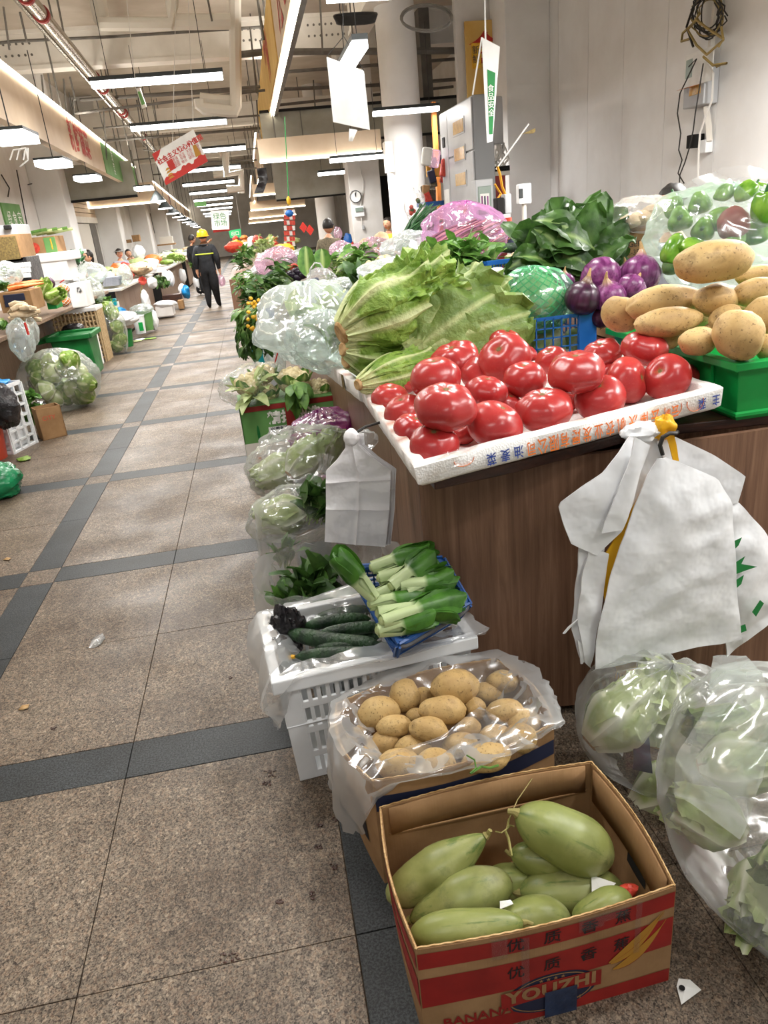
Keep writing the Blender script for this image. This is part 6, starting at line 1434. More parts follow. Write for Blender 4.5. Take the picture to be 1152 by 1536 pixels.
# ---- bags of greens along the counter foot
def gbunch(label, x, y, Y, ax, n, L, W, mat, seed, group='loose greens in clear bags', **k): return bunch('greens_bunch', label, 'greens', at(x, y, Y=Y), ax, n, L, W, mat, group=group, seed=seed, nu=6, nv=4, parts=False, **k)
gbunch('dark leafy greens with pale stalks in the bag just behind the white crate', 468, 905, 2.35, (.3, .2, .5), 60, .14, .085, 'darkleaf', 71, spread=1.2, stem=.3, ruf=.3, basejit=.05)
gbunch('greens with white stalks at the aisle edge of the bag behind the white crate', 425, 925, 2.4, (.1, .3, .6), 18, .12, .05, 'midleaf', 72, spread=.6)
def open_bag(label, pxs, Y0, h, mat, seed, spread=1.15, flop=.05, name='open_bag'):
    """an open-topped clear bag standing on the floor: base outline grows to a floppy mouth"""
    c, rx, ry = pxs; m = MB(); n = 56; rows = 20
    def f(u, v):
        ph = 2*PI*u; nn = noise.noise(V((math.cos(ph)*1.6, math.sin(ph)*1.6, v*2+seed))); n2 = 1-2*abs(noise.noise(V((math.cos(ph)*4, math.sin(ph)*4, v*4+seed*2)))); n3 = noise.noise(V((math.cos(ph)*9, math.sin(ph)*9, v*7+seed)))
        k = .86+.22*math.sin(PI*min(1, v*.9))+spread*.16*v+.10*nn+.05*n2+.02*n3
        if v > .82: k += flop*8*(v-.82)*(1+nn)
        z = h*v-(.5*h*max(0, v-.9)*(1+2*nn))
        return V((c.x+rx*k*math.cos(ph), c.y+ry*k*math.sin(ph), max(.004, z+.015*n2*v)))
    m.grid(f, n, rows, wu=True); return tag(m.build(name, mat), label, 'plastic bag')
open_bag('open clear bag of dark greens just behind the white crate', (V((.10, 2.33, 0)), .23, .20), 0, .40, 'film_big', 3)
open_bag('open clear bag of stalky greens, second behind the white crate', (V((.10, 2.78, 0)), .21, .20), 0, .46, 'film_big', 6)
gbunch('dark leafy greens in the mouth of the second open bag', 480, 775, 2.8, (.2, .1, .5), 60, .13, .08, 'darkleaf', 73, spread=1.1, stem=.3, ruf=.3, basejit=.06)
gbunch('pale stalks standing in the aisle side of the second open bag', 428, 862, 2.76, (.1, .1, 1), 22, .15, .045, 'midleaf', 74, spread=.3, stem=.5)
for i, (x, y, Y, ax, lb) in enumerate(((430, 772, 2.95, (-1, .2, -.15), 'napa cabbage wrapped in film, lying over the second open bag'), (455, 690, 3.35, (.6, .3, .4), 'napa cabbage in the tied clear bag by the green box, on top'), (420, 705, 3.4, (-1, .1, -.3), 'napa cabbage in the tied clear bag, its base towards the aisle'), (490, 680, 3.5, (.4, .4, .6), 'leafy napa cabbage behind the silver bags'))):
    A_ = at(x, y, Y=Y); head('napa_cabbage', lb, 'cabbage', A_-V(ax).normalized()*.10, V(ax), .24, .085, [(5, .7, .9, 1.0, -.2), (6, 1, 1, 1.0, -.1)], 'paleleaf', seed=80+i, hint=(0, .3, 1), group=None, frill=.4, nu=14, nv=11)
p = at(430, 768, Y=2.92); s = mpp(p); m = MB(); blob(m, p, (58*s, .15, 34*s), rot('Y', -.25), 83, .14, 1.7, .07, 6, 52, 34); tag(m.build('wrapped_film', 'film_thick'), 'clear film wrapped round the napa cabbage over the second open bag', 'plastic film')
m = MB(); blob(m, at(488, 745, Y=2.9), (26*s, .09, 44*s), rot('Y', .1), 84, .2, 1.7, .07, 6, 48, 32, neck=(.7, .5)); tag(m.build('produce_bag', 'film'), 'knotted clear bag standing with its tuft up behind the second open bag', 'plastic bag')
p = at(452, 695, Y=3.4); s = mpp(p); m = MB(); blob(m, p, (80*s, .24, 52*s), rot('Y', -.1), 85, .16, 1.6, .07, 6, 60, 40); tag(m.build('produce_bag', 'film_thick'), 'big clear bag of napa cabbages slumped in front of the green box', 'plastic bag')
m = MB(); sheet(m, [at(425, 668, Y=3.25), at(395, 680, Y=3.2), at(375, 705, Y=3.15)], [at(440, 690, Y=3.2), at(415, 710, Y=3.15), at(392, 722, Y=3.12)], 12, 10, .002, .02, 12, 3, closed=False, ridge=.02); tag(m.build('bag_tail', 'film_thick'), 'loose tail of clear film pointing to the aisle in front of the green box', 'plastic film')
p = at(483, 643, Y=3.75); s = mpp(p); m = MB(); blob(m, p, (50*s, .18, 26*s), rot('Y', -.15), 87, .2, 1.7, .08, 6, 48, 30); tag(m.build('produce_bag', 'film_magenta'), 'magenta bag lying against the green box', 'plastic bag')
# ---- green printed carton with cauliflowers on it
g0 = at(374, 718, Z=0); g1 = at(500, 700, Y=g0.y+.03); GHt = at(360, 612, Y=g0.y).z
t, q = carton('green_carton', 'green and white printed carton with cauliflowers on top, at the aisle edge of the counter', (g0.x+.30, g0.y+.2, 0), .60, .40, GHt, math.radians(3), 'greensign', closed=True)
S = t_surf[t.name]
surf_patch(S[0], .0, 1, .03, .50, .0015).build('white_panel', 'whitepipe', t); surf_patch(S[3], .0, 1, .0, 1, .0015).build('white_side', 'paper', t)
surf_patch(S[0], .47, .57, .35, 1.0, .003).build('red_tape', 'redband', t); surf_patch(S[0], .02, 1.0, .93, 1.0, .0025).build('red_edge', 'redband', t)
surf_text('精挑细选', .085, 'ink_white', S[0], .56, .80, t, .6, GHt, .003); surf_patch(S[0], .27, .74, .60, .69, .002).build('white_ribbon', 'paper', t); surf_text('当季新鲜直达蔬菜', .032, 'navy', S[0], .50, .645, t, .6, GHt, .001)
for k, (u_, v_, a_, b_, mt) in enumerate(((.12, .25, .06, .16, 'orangebox'), (.28, .12, .10, .08, 'redpile'), (.45, .2, .1, .1, 'teal_plastic'), (.14, .08, .12, .05, 'netgreen'), (.16, .62, .03, .20, 'bin_green'))):
    m = MB(); m.grid(lambda a, b: S[0](u_+a_*.5*b*math.cos(2*PI*a), v_+b_*b*math.sin(2*PI*a)*.6, .003), 16, 2, wu=True); m.build('printed_vegetable', mt, t)
for i, (x, y, rr, lb) in enumerate(((372, 578, 26, 'cauliflower in film at the aisle corner of the green carton'), (400, 592, 22, 'cauliflower with its curd down at the front edge of the green carton'), (395, 562, 22, 'cauliflower in film at the rear of the green carton'), (440, 572, 30, 'leafy upside-down cauliflower in the middle of the green carton'), (478, 585, 24, 'yellowish cauliflower at the counter end of the green carton'), (425, 605, 18, 'small cauliflower hanging over the printed front of the green carton'))):
    p = at(x, y, Y=g0.y+.13+.04*(i % 3)); cauliflower(lb, p, rr*mpp(p)*.8, 31+i, 'cauliflowers on the green carton', leaves=7 if i in (3, 1) else 4)
gbunch('pale cauliflower leaves and stalks over the green carton, aisle side', 385, 596, g0.y+.1, (-.3, -.3, .5), 18, .2, .07, 'paleleaf', 76, spread=1.2, group='cauliflower leaves')
gbunch('drooping cauliflower leaves over the printed front of the green carton', 440, 572, g0.y+.02, (.0, -.6, -.6), 16, .22, .07, 'midleaf', 77, spread=.9, group='cauliflower leaves')
p = at(388, 580, Y=g0.y+.15); s = mpp(p); m = MB(); blob(m, p, (52*s, .18, 34*s), None, 91, .16, 1.7, .08, 6, 52, 34); tag(m.build('wrapped_film', 'film'), 'clear film over the cauliflowers at the aisle end of the green carton', 'plastic film')

# ================================================================ bags hung on the counter
# pearly stack of bags on the aisle face
Yb = 2.10
L_ = [at(x, y, Y=Yb) for x, y in ((517, 655), (518, 672), (505, 690), (489, 706), (489, 760), (487, 812))]; R_ = [at(x, y, Y=Yb-.02) for x, y in ((537, 652), (537, 668), (560, 688), (586, 705), (584, 765), (578, 821))]
t = thing('bag_stack', 'pearly stack of carrier bags hung by its neck on the aisle face of the counter', 'bags', at(536, 820, Y=Yb))
m = MB(); sheet(m, L_, R_, 60, 40, .006, .004, 20, 3, nrm=(-.15, -1, .1), ridge=.005, folds=((.45, .68), (.5,))); m.build('front_bag', 'bagsilver', t)
for k in range(3):
    m = MB(); off = V((.006+.004*k, .012+.008*k, -.003*k)); sheet(m, [p+off for p in L_], [p+off+V((.004*k, 0, 0)) for p in R_], 24, 12, .003, .006, 16, 5+k, nrm=(-.15, -1, .1), ridge=.004); m.build('inner_bag', 'bagsilver', t)
m = MB(); m.ell(at(527, 656, Y=Yb-.01), (.024, .02, .026), None, 20, 14, .12, 2.5, 4); m.build('folded_neck', 'bagsilver', t)
m = MB(); m.tube([at(529, 652, Y=Yb+.02), at(548, 640, Y=Yb+.05), V((XA, Yb+.06, at(548, 640, Y=Yb).z))], .004, 6); m.build('hook', 'wire', t)
m = MB(); p = at(548, 660, Y=Yb+.04); blob(m, p, (.035, .03, .03), None, 15, .3, 2, .1, 5, 20, 14); tag(m.build('film_scrap', 'film_thick'), 'scrap of clear film behind the neck of the pearly bag stack', 'plastic film')
# big white bundle on the front
Yw = 1.70
def wsheet(t, nm, Lp, Rp, Y, mat, seed, amp=.006, nu=36, nv=22, ridge=.004, bulge=.0, thick=.004, Yr=None):
    m = MB(); sheet(m, [at(x, y, Y=Y) for x, y in Lp], [at(x, y, Y=Yr if Yr else Y) for x, y in Rp], nu, nv, thick, amp, 14, seed, bulge, (0, -1, .05), True, ridge); return m.build(nm, mat, t)
t = thing('bag_bundle', 'thick bundle of white carrier bags hung from a hook on the counter front', 'bags', at(980, 1010, Y=Yw))
wsheet(t, 'front_bag', [(985, 688), (970, 712), (948, 770), (932, 815), (915, 870), (896, 940), (892, 1003)], [(998, 686), (1040, 702), (1077, 718), (1096, 752), (1101, 830), (1106, 900), (1111, 958)], Yw-.075, 'bagwhite', 2, .006, 44, 28, .007, .022)
wsheet(t, 'yellow_bag', [(972, 712), (950, 760), (905, 835), (902, 868), (925, 1008)], [(1000, 715), (985, 760), (960, 850), (960, 900), (952, 1020)], Yw-.045, 'bagyellow', 4, .004, 20, 8, .003)
wsheet(t, 'folded_bag', [(945, 655), (905, 708), (868, 732), (838, 757), (846, 790), (856, 815)], [(962, 660), (950, 690), (940, 730), (938, 765), (934, 794), (896, 834)], Yw-.06, 'bagwhite', 6, .004, 24, 16, .004, .012)
wsheet(t, 'folded_bag', [(952, 655), (945, 690), (925, 740), (908, 780), (902, 800)], [(975, 668), (960, 710), (950, 750), (940, 780), (934, 795)], Yw-.085, 'bagwhite', 7, .003, 20, 8, .003, .008)
wsheet(t, 'hanging_edge', [(868, 800), (866, 850), (862, 900), (858, 945), (868, 985)], [(905, 820), (900, 880), (888, 920), (884, 960), (884, 1000)], Yw-.035, 'bagwhite', 8, .010, 26, 10, .008)
wsheet(t, 'hanging_edge', [(885, 820), (872, 870), (866, 930), (876, 990)], [(912, 830), (905, 890), (894, 950), (886, 1002)], Yw-.05, 'bagwhite', 9, .008, 26, 8, .006)
wsheet(t, 'rear_bag', [(985, 662), (1000, 700), (1030, 740), (1050, 760)], [(1015, 656), (1070, 682), (1118, 714), (1106, 755)], Yw-.03, 'bagwhite', 10, .003, 18, 12, .003)
wsheet(t, 'rear_bag', [(948, 648), (935, 680), (915, 720), (900, 760)], [(990, 650), (1000, 690), (1000, 740), (1000, 790)], Yw-.02, 'bagwhite', 11, .006, 20, 12, .005)
for k, (x0, y0, x1, y1, x2, y2) in enumerate(((958, 1000, 985, 998, 950, 1024), (985, 985, 1010, 992, 975, 1015), (852, 940, 866, 928, 847, 950), (866, 960, 885, 975, 874, 996))):
    wsheet(t, 'torn_tip', [(x0, y0), (x2-3, y2)], [(x1, y1), (x2, y2)], Yw-.05, 'bagwhite', 20+k, .003, 8, 5)
for k in range(9): m = MB(); x = 927+k*3.4; m.bar(at(x, 998, Y=Yw-.045), at(x-4+k*.5, 1017+3*(k % 2), Y=Yw-.045), .004, .0015); m.build('yellow_fringe', 'bagyellow', t, smooth=False)
m = MB(); p = at(996, 641, Y=Yw-.03); blob(m, p, (.028, .02, .030), None, 33, .35, 1.8, .12, 4, 26, 18); m.build('yellow_neck', 'bagyellow', t)
wsheet(t, 'yellow_strip', [(998, 650), (1005, 670), (1010, 690)], [(1010, 650), (1016, 670), (1019, 692)], Yw-.07, 'bagyellow', 35, .002, 8, 5)
m = MB(); p = at(962, 648, Y=Yw-.02); blob(m, p, (.05, .03, .025), None, 36, .3, 1.8, .1, 4, 30, 20); m.build('gathered_handles', 'bagwhite', t)
m = MB(); m.tube([at(x, y, Y=Yw-.09) for x, y in ((994, 682), (990, 668), (994, 656), (1004, 650), (1013, 650))]+[at(1016, 648, Y=Yw+.06)], .0055, 8); m.build('hook', 'wire', t)
# printed bag beside it
t = thing('printed_bag', 'translucent carrier bag with green leaf print, hung behind the white bundle', 'bag', at(1120, 960, Y=Yw+.03))
wsheet(t, 'bag_body', [(1050, 740), (1060, 800), (1080, 900), (1090, 985)], [(1106, 753), (1150, 800), (1185, 880), (1150, 935)], Yw-.02, 'bagwhite', 12, .01, 26, 18, .008, .02)
for k, P in enumerate((((1100, 812), (1113, 806), (1108, 818), (1100, 826)), ((1101, 845), (1118, 834), (1112, 846), (1136, 850), (1118, 856), (1102, 862)), ((1104, 870), (1116, 862), (1112, 876), (1103, 884)), ((1128, 918), (1140, 900), (1146, 905), (1134, 925)), ((1108, 940), (1118, 936), (1120, 946), (1110, 950)))):
    m = MB(); Q = [at(x, y, Y=Yw-.058) for x, y in P]; m.add(Q, [tuple(range(len(Q)))]); m.build('green_print', 'ink_green', t, smooth=False)

# ---- big clear bags of cabbages by the carton
for i, (x, y, Y, ax, L, R, lb) in enumerate(((930, 1075, 1.50, (.8, .1, .5), .24, .085, 'napa cabbage showing through the upper clear bag, aisle side'), (990, 1060, 1.55, (.3, .4, .8), .24, .09, 'napa cabbage under the hung bags inside the upper clear bag'), (1010, 1190, 1.40, (.9, -.1, .3), .26, .09, 'napa cabbage in the middle of the big clear bags beside the carton'), (1090, 1250, 1.36, (.7, .2, -.3), .26, .09, 'napa cabbage low in the big clear bags by the picture edge'),
      (1060, 1370, 1.22, (.9, -.3, -.2), .26, .085, 'napa cabbage lying lowest in the big clear bag'), (1120, 1440, 1.08, (.8, -.4, -.1), .24, .085, 'pale napa cabbage base at the foot of the big clear bag'), (1120, 1120, 1.50, (.5, .2, .6), .26, .09, 'napa cabbage high behind the milky film by the picture edge'))):
    A_ = at(x, y, Y=Y); head('napa_cabbage', lb, 'cabbage', A_-V(ax).normalized()*L*.45, V(ax), L, R, [(5, .7, .9, 1.0, -.2), (6, 1, 1, 1.0, 0)], 'paleleaf', seed=100+i, hint=(0, .3, 1), group=None, frill=.45, nu=16, nv=13)
for i, (x, y, Y, lb) in enumerate(((950, 1120, 1.42, 'dark blue wrapper band showing in the upper clear bag'), (1010, 1240, 1.30, 'dark blue wrapper band showing in the middle of the clear bags'), (1140, 1450, 1.02, 'blue wrapper band at the foot of the big clear bag'))):
    p = at(x, y, Y=Y); m = MB(); sheet(m, [p+CAMU*.06, p-CAMU*.06], [p+CAMU*.05+CAMR*.04, p-CAMU*.07+CAMR*.05], 8, 6, .003, .008, 20, i, closed=True); tag(m.build('wrapper_band', 'navy'), lb, 'wrapper')
q = random.Random(12); wheres = ('at the foot of the bag', 'low on the aisle side', 'low at the carton wall', 'in the lower middle', 'in the middle', 'in the middle, rib outward', 'upper middle', 'near the milky mouth', 'towards the counter', 'at the picture edge', 'low at the picture edge', 'topmost under the milky mouth')
for i, (x, y, z) in enumerate(((.90, .92, .08), (.78, 1.02, .11), (.78, 1.18, .13), (.95, 1.0, .13), (.86, 1.0, .24), (.84, 1.16, .30), (.97, 1.0, .30), (.95, 1.15, .38), (.92, 1.28, .25), (1.08, 1.02, .22), (1.05, .90, .10), (1.05, 1.15, .38))):
    ax = V((q.uniform(-1, 1), q.uniform(-.6, .3), q.uniform(-.3, .5))).normalized(); head('napa_cabbage', 'napa cabbage in the biggest clear bag, '+wheres[i], 'cabbage', V((.99+(x-.94)*.85, 1.04+(y-1.06)*1.25, z))-ax*.09, ax, .20, .068, [(4, .75, .9, 1.0, -.1), (5, 1, 1, 1.0, 0)], 'paleleaf' if i % 4 else 'lettuce_o', seed=120+i, hint=(0, .3, 1), group=None, frill=.4, nu=13, nv=11)
p = at(985, 1085, Y=1.50); s = mpp(p); m = MB(); blob(m, p, (122*s, .20, 100*s), rot('Y', .2), 111, .10, 1.5, .02, 6, 76, 50); tag(m.build('produce_bag', 'film_big'), 'upper clear bag of napa cabbages under the hung white bundle', 'plastic bag')
p = V((.985, 1.04, .255)); m = MB(); blob(m, p, (.285, .37, .285), None, 112, .09, 1.5, .015, 6, 84, 56, flatten=.008); tag(m.build('produce_bag', 'film_big'), 'biggest clear bag of napa cabbages on the floor beside the banana carton', 'plastic bag')
BC, BR = V((.985, 1.04, .255)), V((.285, .37, .285))
def onell(px, py, k=1.05):
    d = ray(px, py); D = V([d[i]/BR[i]/k for i in range(3)]); O = V([(CP[i]-BC[i])/BR[i]/k for i in range(3)]); aa, bb, cc = D.dot(D), D.dot(O), O.dot(O)-1; ds = bb*bb-aa*cc
    return CP+d*((-bb-math.sqrt(ds))/aa if ds > 0 else -bb/aa)
m = MB(); sheet(m, [onell(x, y) for x, y in ((1070, 985), (1068, 1030), (1055, 1080), (1025, 1130), (1010, 1190))], [onell(x, y) for x, y in ((1120, 985), (1150, 1020), (1165, 1090), (1150, 1180), (1110, 1260))], 40, 40, .002, .014, 12, 7, closed=False, ridge=.016)
tag(m.build('bag_mouth', 'film_milk'), 'milky creased mouth of the biggest clear bag, fanned towards the camera', 'plastic film')
# ---- bits on the aisle floor
def bit(label, x, y, pts, mat, cat, name): 
    m = MB(); c = at(x, y, Z=.003); P = [at(x+dx, y+dy, Z=.003+.004*(i % 2)) for i, (dx, dy) in enumerate(pts)]; m.add(P+[c+V((0, 0, .006))], [(i, (i+1) % len(P), len(P)) for i in range(len(P))]); return tag(m.build(name, mat, solid=.001), label, cat)
bit('small scrap of clear film on the aisle floor', 145, 962, ((-12, 10), (-8, 0), (0, -10), (9, -12), (13, -5), (6, 4), (-4, 10)), 'film_thick', 'litter', 'film_scrap')
bit('dry tan leaf on the aisle floor', 36, 1061, ((-9, 4), (-3, -3), (8, -5), (6, 1), (-2, 4)), 'cutstem', 'litter', 'dry_leaf')
bit('small pale leaf scrap on the aisle floor beside the green rubbish bag', 10, 838, ((-6, 2), (0, -2), (7, -1), (3, 2)), 'cutstem', 'litter', 'dry_leaf')
for i, (x, y, sx, sy) in enumerate(((508, 1228, 9, 4), (478, 1270, 5, 3), (500, 1300, 5, 4), (468, 1343, 4, 6), (400, 1175, 6, 4), (345, 1436, 14, 8), (420, 1352, 5, 3), (80, 1093, 4, 2), (346, 1016, 2, 2), (480, 1238, 5, 2), (405, 1160, 8, 5))):
    m = MB(); q = random.Random(i)
    for k in range(14): p = at(x+q.uniform(-sx, sx), y+q.uniform(-sy, sy), Z=.0015); m.ell(p, (.0015+.003*q.random(), .0015+.002*q.random(), .001), None, 7, 5, .5, 3, k)
    tag(m.build('dirt_crumbs', 'topwood'), 'brown crumbs and trodden bits on the aisle floor', None, 'trodden bits on the aisle floor', 'stuff')

# ================================================================ people
def seg_dist(p, a, b):
    ab = b-a; t = max(0, min(1, (p-a).dot(ab)/max(1e-9, ab.length_squared))); return (p-(a+ab*t)).length
def person(label, loc, rz, H, top, bot, over=None, hairm='hair', hair=1, cover=None, build=1.0, headturn=0, long_hair=False, sleeve='top', bulky=1.0):
    """one standing figure facing local -Y: a single skinned body, a head with a face, hair and what is worn on the head"""
    J = dict(pel=(0, 0, .53), spi=(0, .0, .63), che=(0, .0, .735), nb=(0, .012, .815), nt=(0, -.004, .865))
    for s, sx in (('l', 1), ('r', -1)):
        J.update({'sh'+s: (.105*sx, .005, .79), 'el'+s: (.135*sx, .02, .645), 'wr'+s: (.135*sx, -.02, .505), 'ha'+s: (.135*sx, -.03, .465), 'hi'+s: (.048*sx, 0, .495), 'kn'+s: (.055*sx, -.008, .28), 'an'+s: (.055*sx, .012, .05), 'to'+s: (.062*sx, -.075, .018)})
    J.update(over or {})
    J = {k: V(v)*H for k, v in J.items()}
    R0 = dict(pel=(.092, .066), spi=(.082, .058), che=(.098, .064), nb=(.042, .040), nt=(.034, .034), sh=(.045, .045), el=(.032, .032), wr=(.022, .022), ha=(.021, .013), hi=(.062, .062), kn=(.042, .042), an=(.029, .029), to=(.026, .018))
    E = [('pel', 'spi'), ('spi', 'che'), ('che', 'nb'), ('nb', 'nt')]
    for s in 'lr': E += [('che', 'sh'+s), ('sh'+s, 'el'+s), ('el'+s, 'wr'+s), ('wr'+s, 'ha'+s), ('pel', 'hi'+s), ('hi'+s, 'kn'+s), ('kn'+s, 'an'+s), ('an'+s, 'to'+s)]
    names = list(J); vs = [J[n] for n in names]; rad = []
    for n in names:
        r_ = R0.get(n) or R0[n[:2]]; k = build*(bulky if n[:2] in ('pe', 'sp', 'ch', 'sh', 'el', 'hi', 'kn') else 1); rad.append((r_[0]*H*k, r_[1]*H*k))
    es = [(names.index(a), names.index(b)) for a, b in E]
    for s, sx in (('l', 1), ('r', -1)):                      # fingers and thumb
        hnd = J['ha'+s]; d = (hnd-J['wr'+s]).normalized(); side = d.cross(V((1, 0, 0))); side = side.normalized() if side.length > .1 else V((0, 1, 0))
        for k in range(4):
            L_ = (.9, 1.05, 1.0, .8)[k]; root = hnd+d*.008*H+side*(k-1.5)*.0095*H
            a = len(vs); vs += [root+d*.012*H, root+d*.03*H*L_, root+d*.044*H*L_+V((-sx, 0, 0))*.012*H]; rad += [(.0055*H,)*2, (.005*H,)*2, (.0045*H,)*2]; es += [(names.index('ha'+s), a), (a, a+1), (a+1, a+2)]
        a = len(vs); vs += [hnd-d*.004*H-side*.02*H, hnd+d*.014*H-side*.03*H]; rad += [(.0065*H,)*2, (.0055*H,)*2]; es += [(names.index('wr'+s), a), (a, a+1)]
    me = bpy.data.meshes.new('body'); me.from_pydata([tuple(v) for v in vs], es, []); o = bpy.data.objects.new('body', me); scene.collection.objects.link(o)
    sk = o.modifiers.new('skin', 'SKIN'); sk.use_smooth_shade = True; sk.branch_smoothing = .4
    sd = me.skin_vertices[0].data
    for i, r_ in enumerate(rad): sd[i].radius = r_
    sd[0].use_root = True
    su = o.modifiers.new('sub', 'SUBSURF'); su.levels = 2; su.render_levels = 2
    bpy.context.view_layer.update(); dg = bpy.context.evaluated_depsgraph_get(); m2 = bpy.data.meshes.new_from_object(o.evaluated_get(dg)); bpy.data.objects.remove(o)
    m2.materials.clear()
    for m_ in (top, bot, 'skin', 'black'): m2.materials.append(M[m_])
    S_ = [('pel', 'spi', 0), ('spi', 'che', 0), ('che', 'nb', 0), ('nb', 'nt', 2)]
    for s in 'lr': S_ += [('che', 'sh'+s, 0), ('sh'+s, 'el'+s, 0), ('el'+s, 'wr'+s, 0 if sleeve == 'top' else 2), ('wr'+s, 'ha'+s, 2), ('pel', 'hi'+s, 1), ('hi'+s, 'kn'+s, 1), ('kn'+s, 'an'+s, 1), ('an'+s, 'to'+s, 3)]
    for f in m2.polygons:
        c = f.center; b_ = min(S_, key=lambda q: seg_dist(c, J[q[0]], J[q[1]])); mi = b_[2]
        if mi == 1 and c.z > .475*H and abs(c.x) < .13*H: mi = 0
        if min((c-J['hal']).length, (c-J['har']).length) < .06*H: mi = 2
        f.material_index = mi; f.use_smooth = True
    t = thing('person', label, 'person', loc); t.rotation_euler = (0, 0, rz)
    bo = bpy.data.objects.new('body', m2); scene.collection.objects.link(bo); bo.parent = t
    # head: skull with brow, nose, mouth, ears
    hc = J['nt']+V((0, -.012, .062))*H; hr = .0665*H; Rh = rot('Z', headturn)
    def hp(x, y, z): return hc+Rh @ V((x*hr, y*hr, z*hr))
    m = MB(); m.ell(hc, (hr*.78, hr*.95, hr*1.08), Rh, 26, 20, fn=lambda th, ph: 1-.10*max(0, -math.cos(th))*(1+.6*max(0, math.sin(ph)))+.02*math.sin(3*ph))
    m.ell(hp(0, -.95, -.12), (hr*.13, hr*.17, hr*.22), Rh, 10, 8)
    for sx in (-1, 1): m.ell(hp(.78*sx, .1, -.08), (hr*.10, hr*.17, hr*.25), Rh, 10, 8)
    m.build('head', 'skin', t, local=True)
    for sx in (-1, 1):
        m = MB(); m.ell(hp(.30*sx, -.84, .06), (hr*.12, hr*.08, hr*.06), Rh, 10, 8); m.build('eye', 'black', t, local=True)
    m = MB(); m.ell(hp(0, -.86, -.52), (hr*.24, hr*.08, hr*.06), Rh, 12, 8); m.build('mouth', 'redband', t, local=True)
    if hair:
        m = MB(); m.ell(hp(0, .10, .14), (hr*.86, hr*1.0, hr*1.06), Rh, 26, 18, .05, 4, 3, fn=lambda th, ph: .9 if (math.sin(ph) < -.3 and th > 1.15) else (1 if th < 2.0 else .82))
        if long_hair: m.ell(hp(0, .75, -.5), (hr*.5, hr*.35, hr*.8), Rh, 14, 10, .1, 3, 2)
        m.build('hair', hairm, t, local=True)
    if cover == 'helmet':
        m = MB(); m.lathe([(hr*1.14, -.0), (hr*1.13, hr*.35), (hr*.98, hr*.85), (hr*.6, hr*1.18), (hr*.15, hr*1.30), (0.001, hr*1.3)], 26, hp(0, .02, .28), Rh, cap=False)
        m.lathe([(hr*1.10, -.01*H), (hr*1.30, -.012*H), (hr*1.30, -.004*H), (hr*1.12, .002*H)], 26, hp(0, -.05, .28), Rh, cap=False); m.tube([hp(0, -.95, .95), hp(0, -.5, 1.42), hp(0, .05, 1.60), hp(0, .6, 1.42), hp(0, 1.0, .95)], hr*.1, 8); m.build('helmet', 'helmet', t, local=True)
    if cover == 'visor':
        m = MB(); m.lathe([(hr*.98, 0), (hr*1.0, hr*.3)], 24, hp(0, .02, .35), Rh, cap=False); m.grid(lambda u, v: hp(math.cos(PI+PI*u)*(.95+.5*v), math.sin(PI+PI*u)*(.95+.7*v), .40+.05*v), 14, 4); m.build('sun_visor', 'hair', t, local=True, solid=.004)
        m = MB(); m.lathe([(hr*1.02, 0), (hr*1.02, hr*.1)], 24, hp(0, .02, .45), Rh, cap=False); m.build('visor_band', 'whitepipe', t, local=True)
    return t, J, hc, hr
mf = at(322, 461, Z=0); HM = 1.545
man, J, hc, hr = person('person in black work jacket and yellow helmet walking away, carrying a bag', mf, PI-.12, HM, 'jacket', 'trousers',
    {'knl': (.06, -.03, .285), 'anl': (.062, .03, .05), 'tol': (.07, -.05, .018), 'knr': (-.055, .01, .28), 'anr': (-.058, -.055, .05), 'tor': (-.064, -.14, .018), 'hal': (.155, -.01, .465), 'wrl': (.155, .0, .505), 'ell': (.145, .02, .645), 'wrr': (-.15, -.02, .50), 'elr': (-.15, .03, .645), 'har': (-.152, -.03, .46)}, cover='helmet', build=1.2, bulky=1.28)
m = MB(); m.lathe([(.150*HM, .705*HM), (.150*HM, .722*HM)], 28, (0, .002, 0), Matrix.Diagonal((1, .80, 1)), cap=False); bnd = m.build('reflective_band', 'hivis', man, local=True); bnd.modifiers.new('t', 'SOLIDIFY').thickness = .003
m = MB(); m.tube([(.10*HM*math.cos(a)*.55, .005+.10*HM*math.sin(a)*.5, .83*HM) for a in [2*PI*k/20 for k in range(21)]], .016, 8); m.build('collar', 'jacket', man, local=True)
hw = man.matrix_basis if False else None
Rm = rot('Z', PI-.12); hand = mf+Rm @ J['har']
m = MB(); blob(m, hand+V((.0, 0, -.17)), (.075, .06, .12), None, 131, .15, 1.7, .06, 6, 30, 22, neck=(.35, .3)); tag(m.build('carrier_bag', 'film_pink'), 'small pinkish carrier bag hanging from the hand of the person in the yellow helmet', 'bag')
p2, J2, _, _ = person('person in dark clothes reaching one arm towards the stall, beyond the yellow helmet', at(302, 442, Z=0), PI*.75, 1.5, 'jacket', 'trousers', {'elr': (-.20, -.05, .80), 'wrr': (-.30, -.10, .86), 'har': (-.34, -.11, .885)})
def stander(label, x, ytop, Y, rz, top, bot='trousers', **k):
    p = at(x, ytop, Y=Y); return person(label, (p.x, p.y, 0), rz, p.z/1.0, top, bot, **k)
stander('person with tied-back hair in a pale top sitting behind the stall, in profile', 131, 375, 14.6, -1.1, 'greyshirt', long_hair=True)
stander('person in a dark sun visor and grey top behind the stall opposite', 177, 373, 17.9, .5, 'greyshirt', cover='visor')
stander('person with short black hair holding a child behind the stall opposite', 191, 374, 19.3, .3, 'plaid')
stander('small child beside the short-haired person at the stall opposite', 197, 383, 19.7, .3, 'greyshirt', hairm='plaid')
stander('person in a floral top seen from behind, at the stall opposite', 212, 378, 21.6, PI, 'floral')
stander('person with only dark hair showing over the far heap of vegetables opposite', 246, 389, 27, PI, 'jacket')
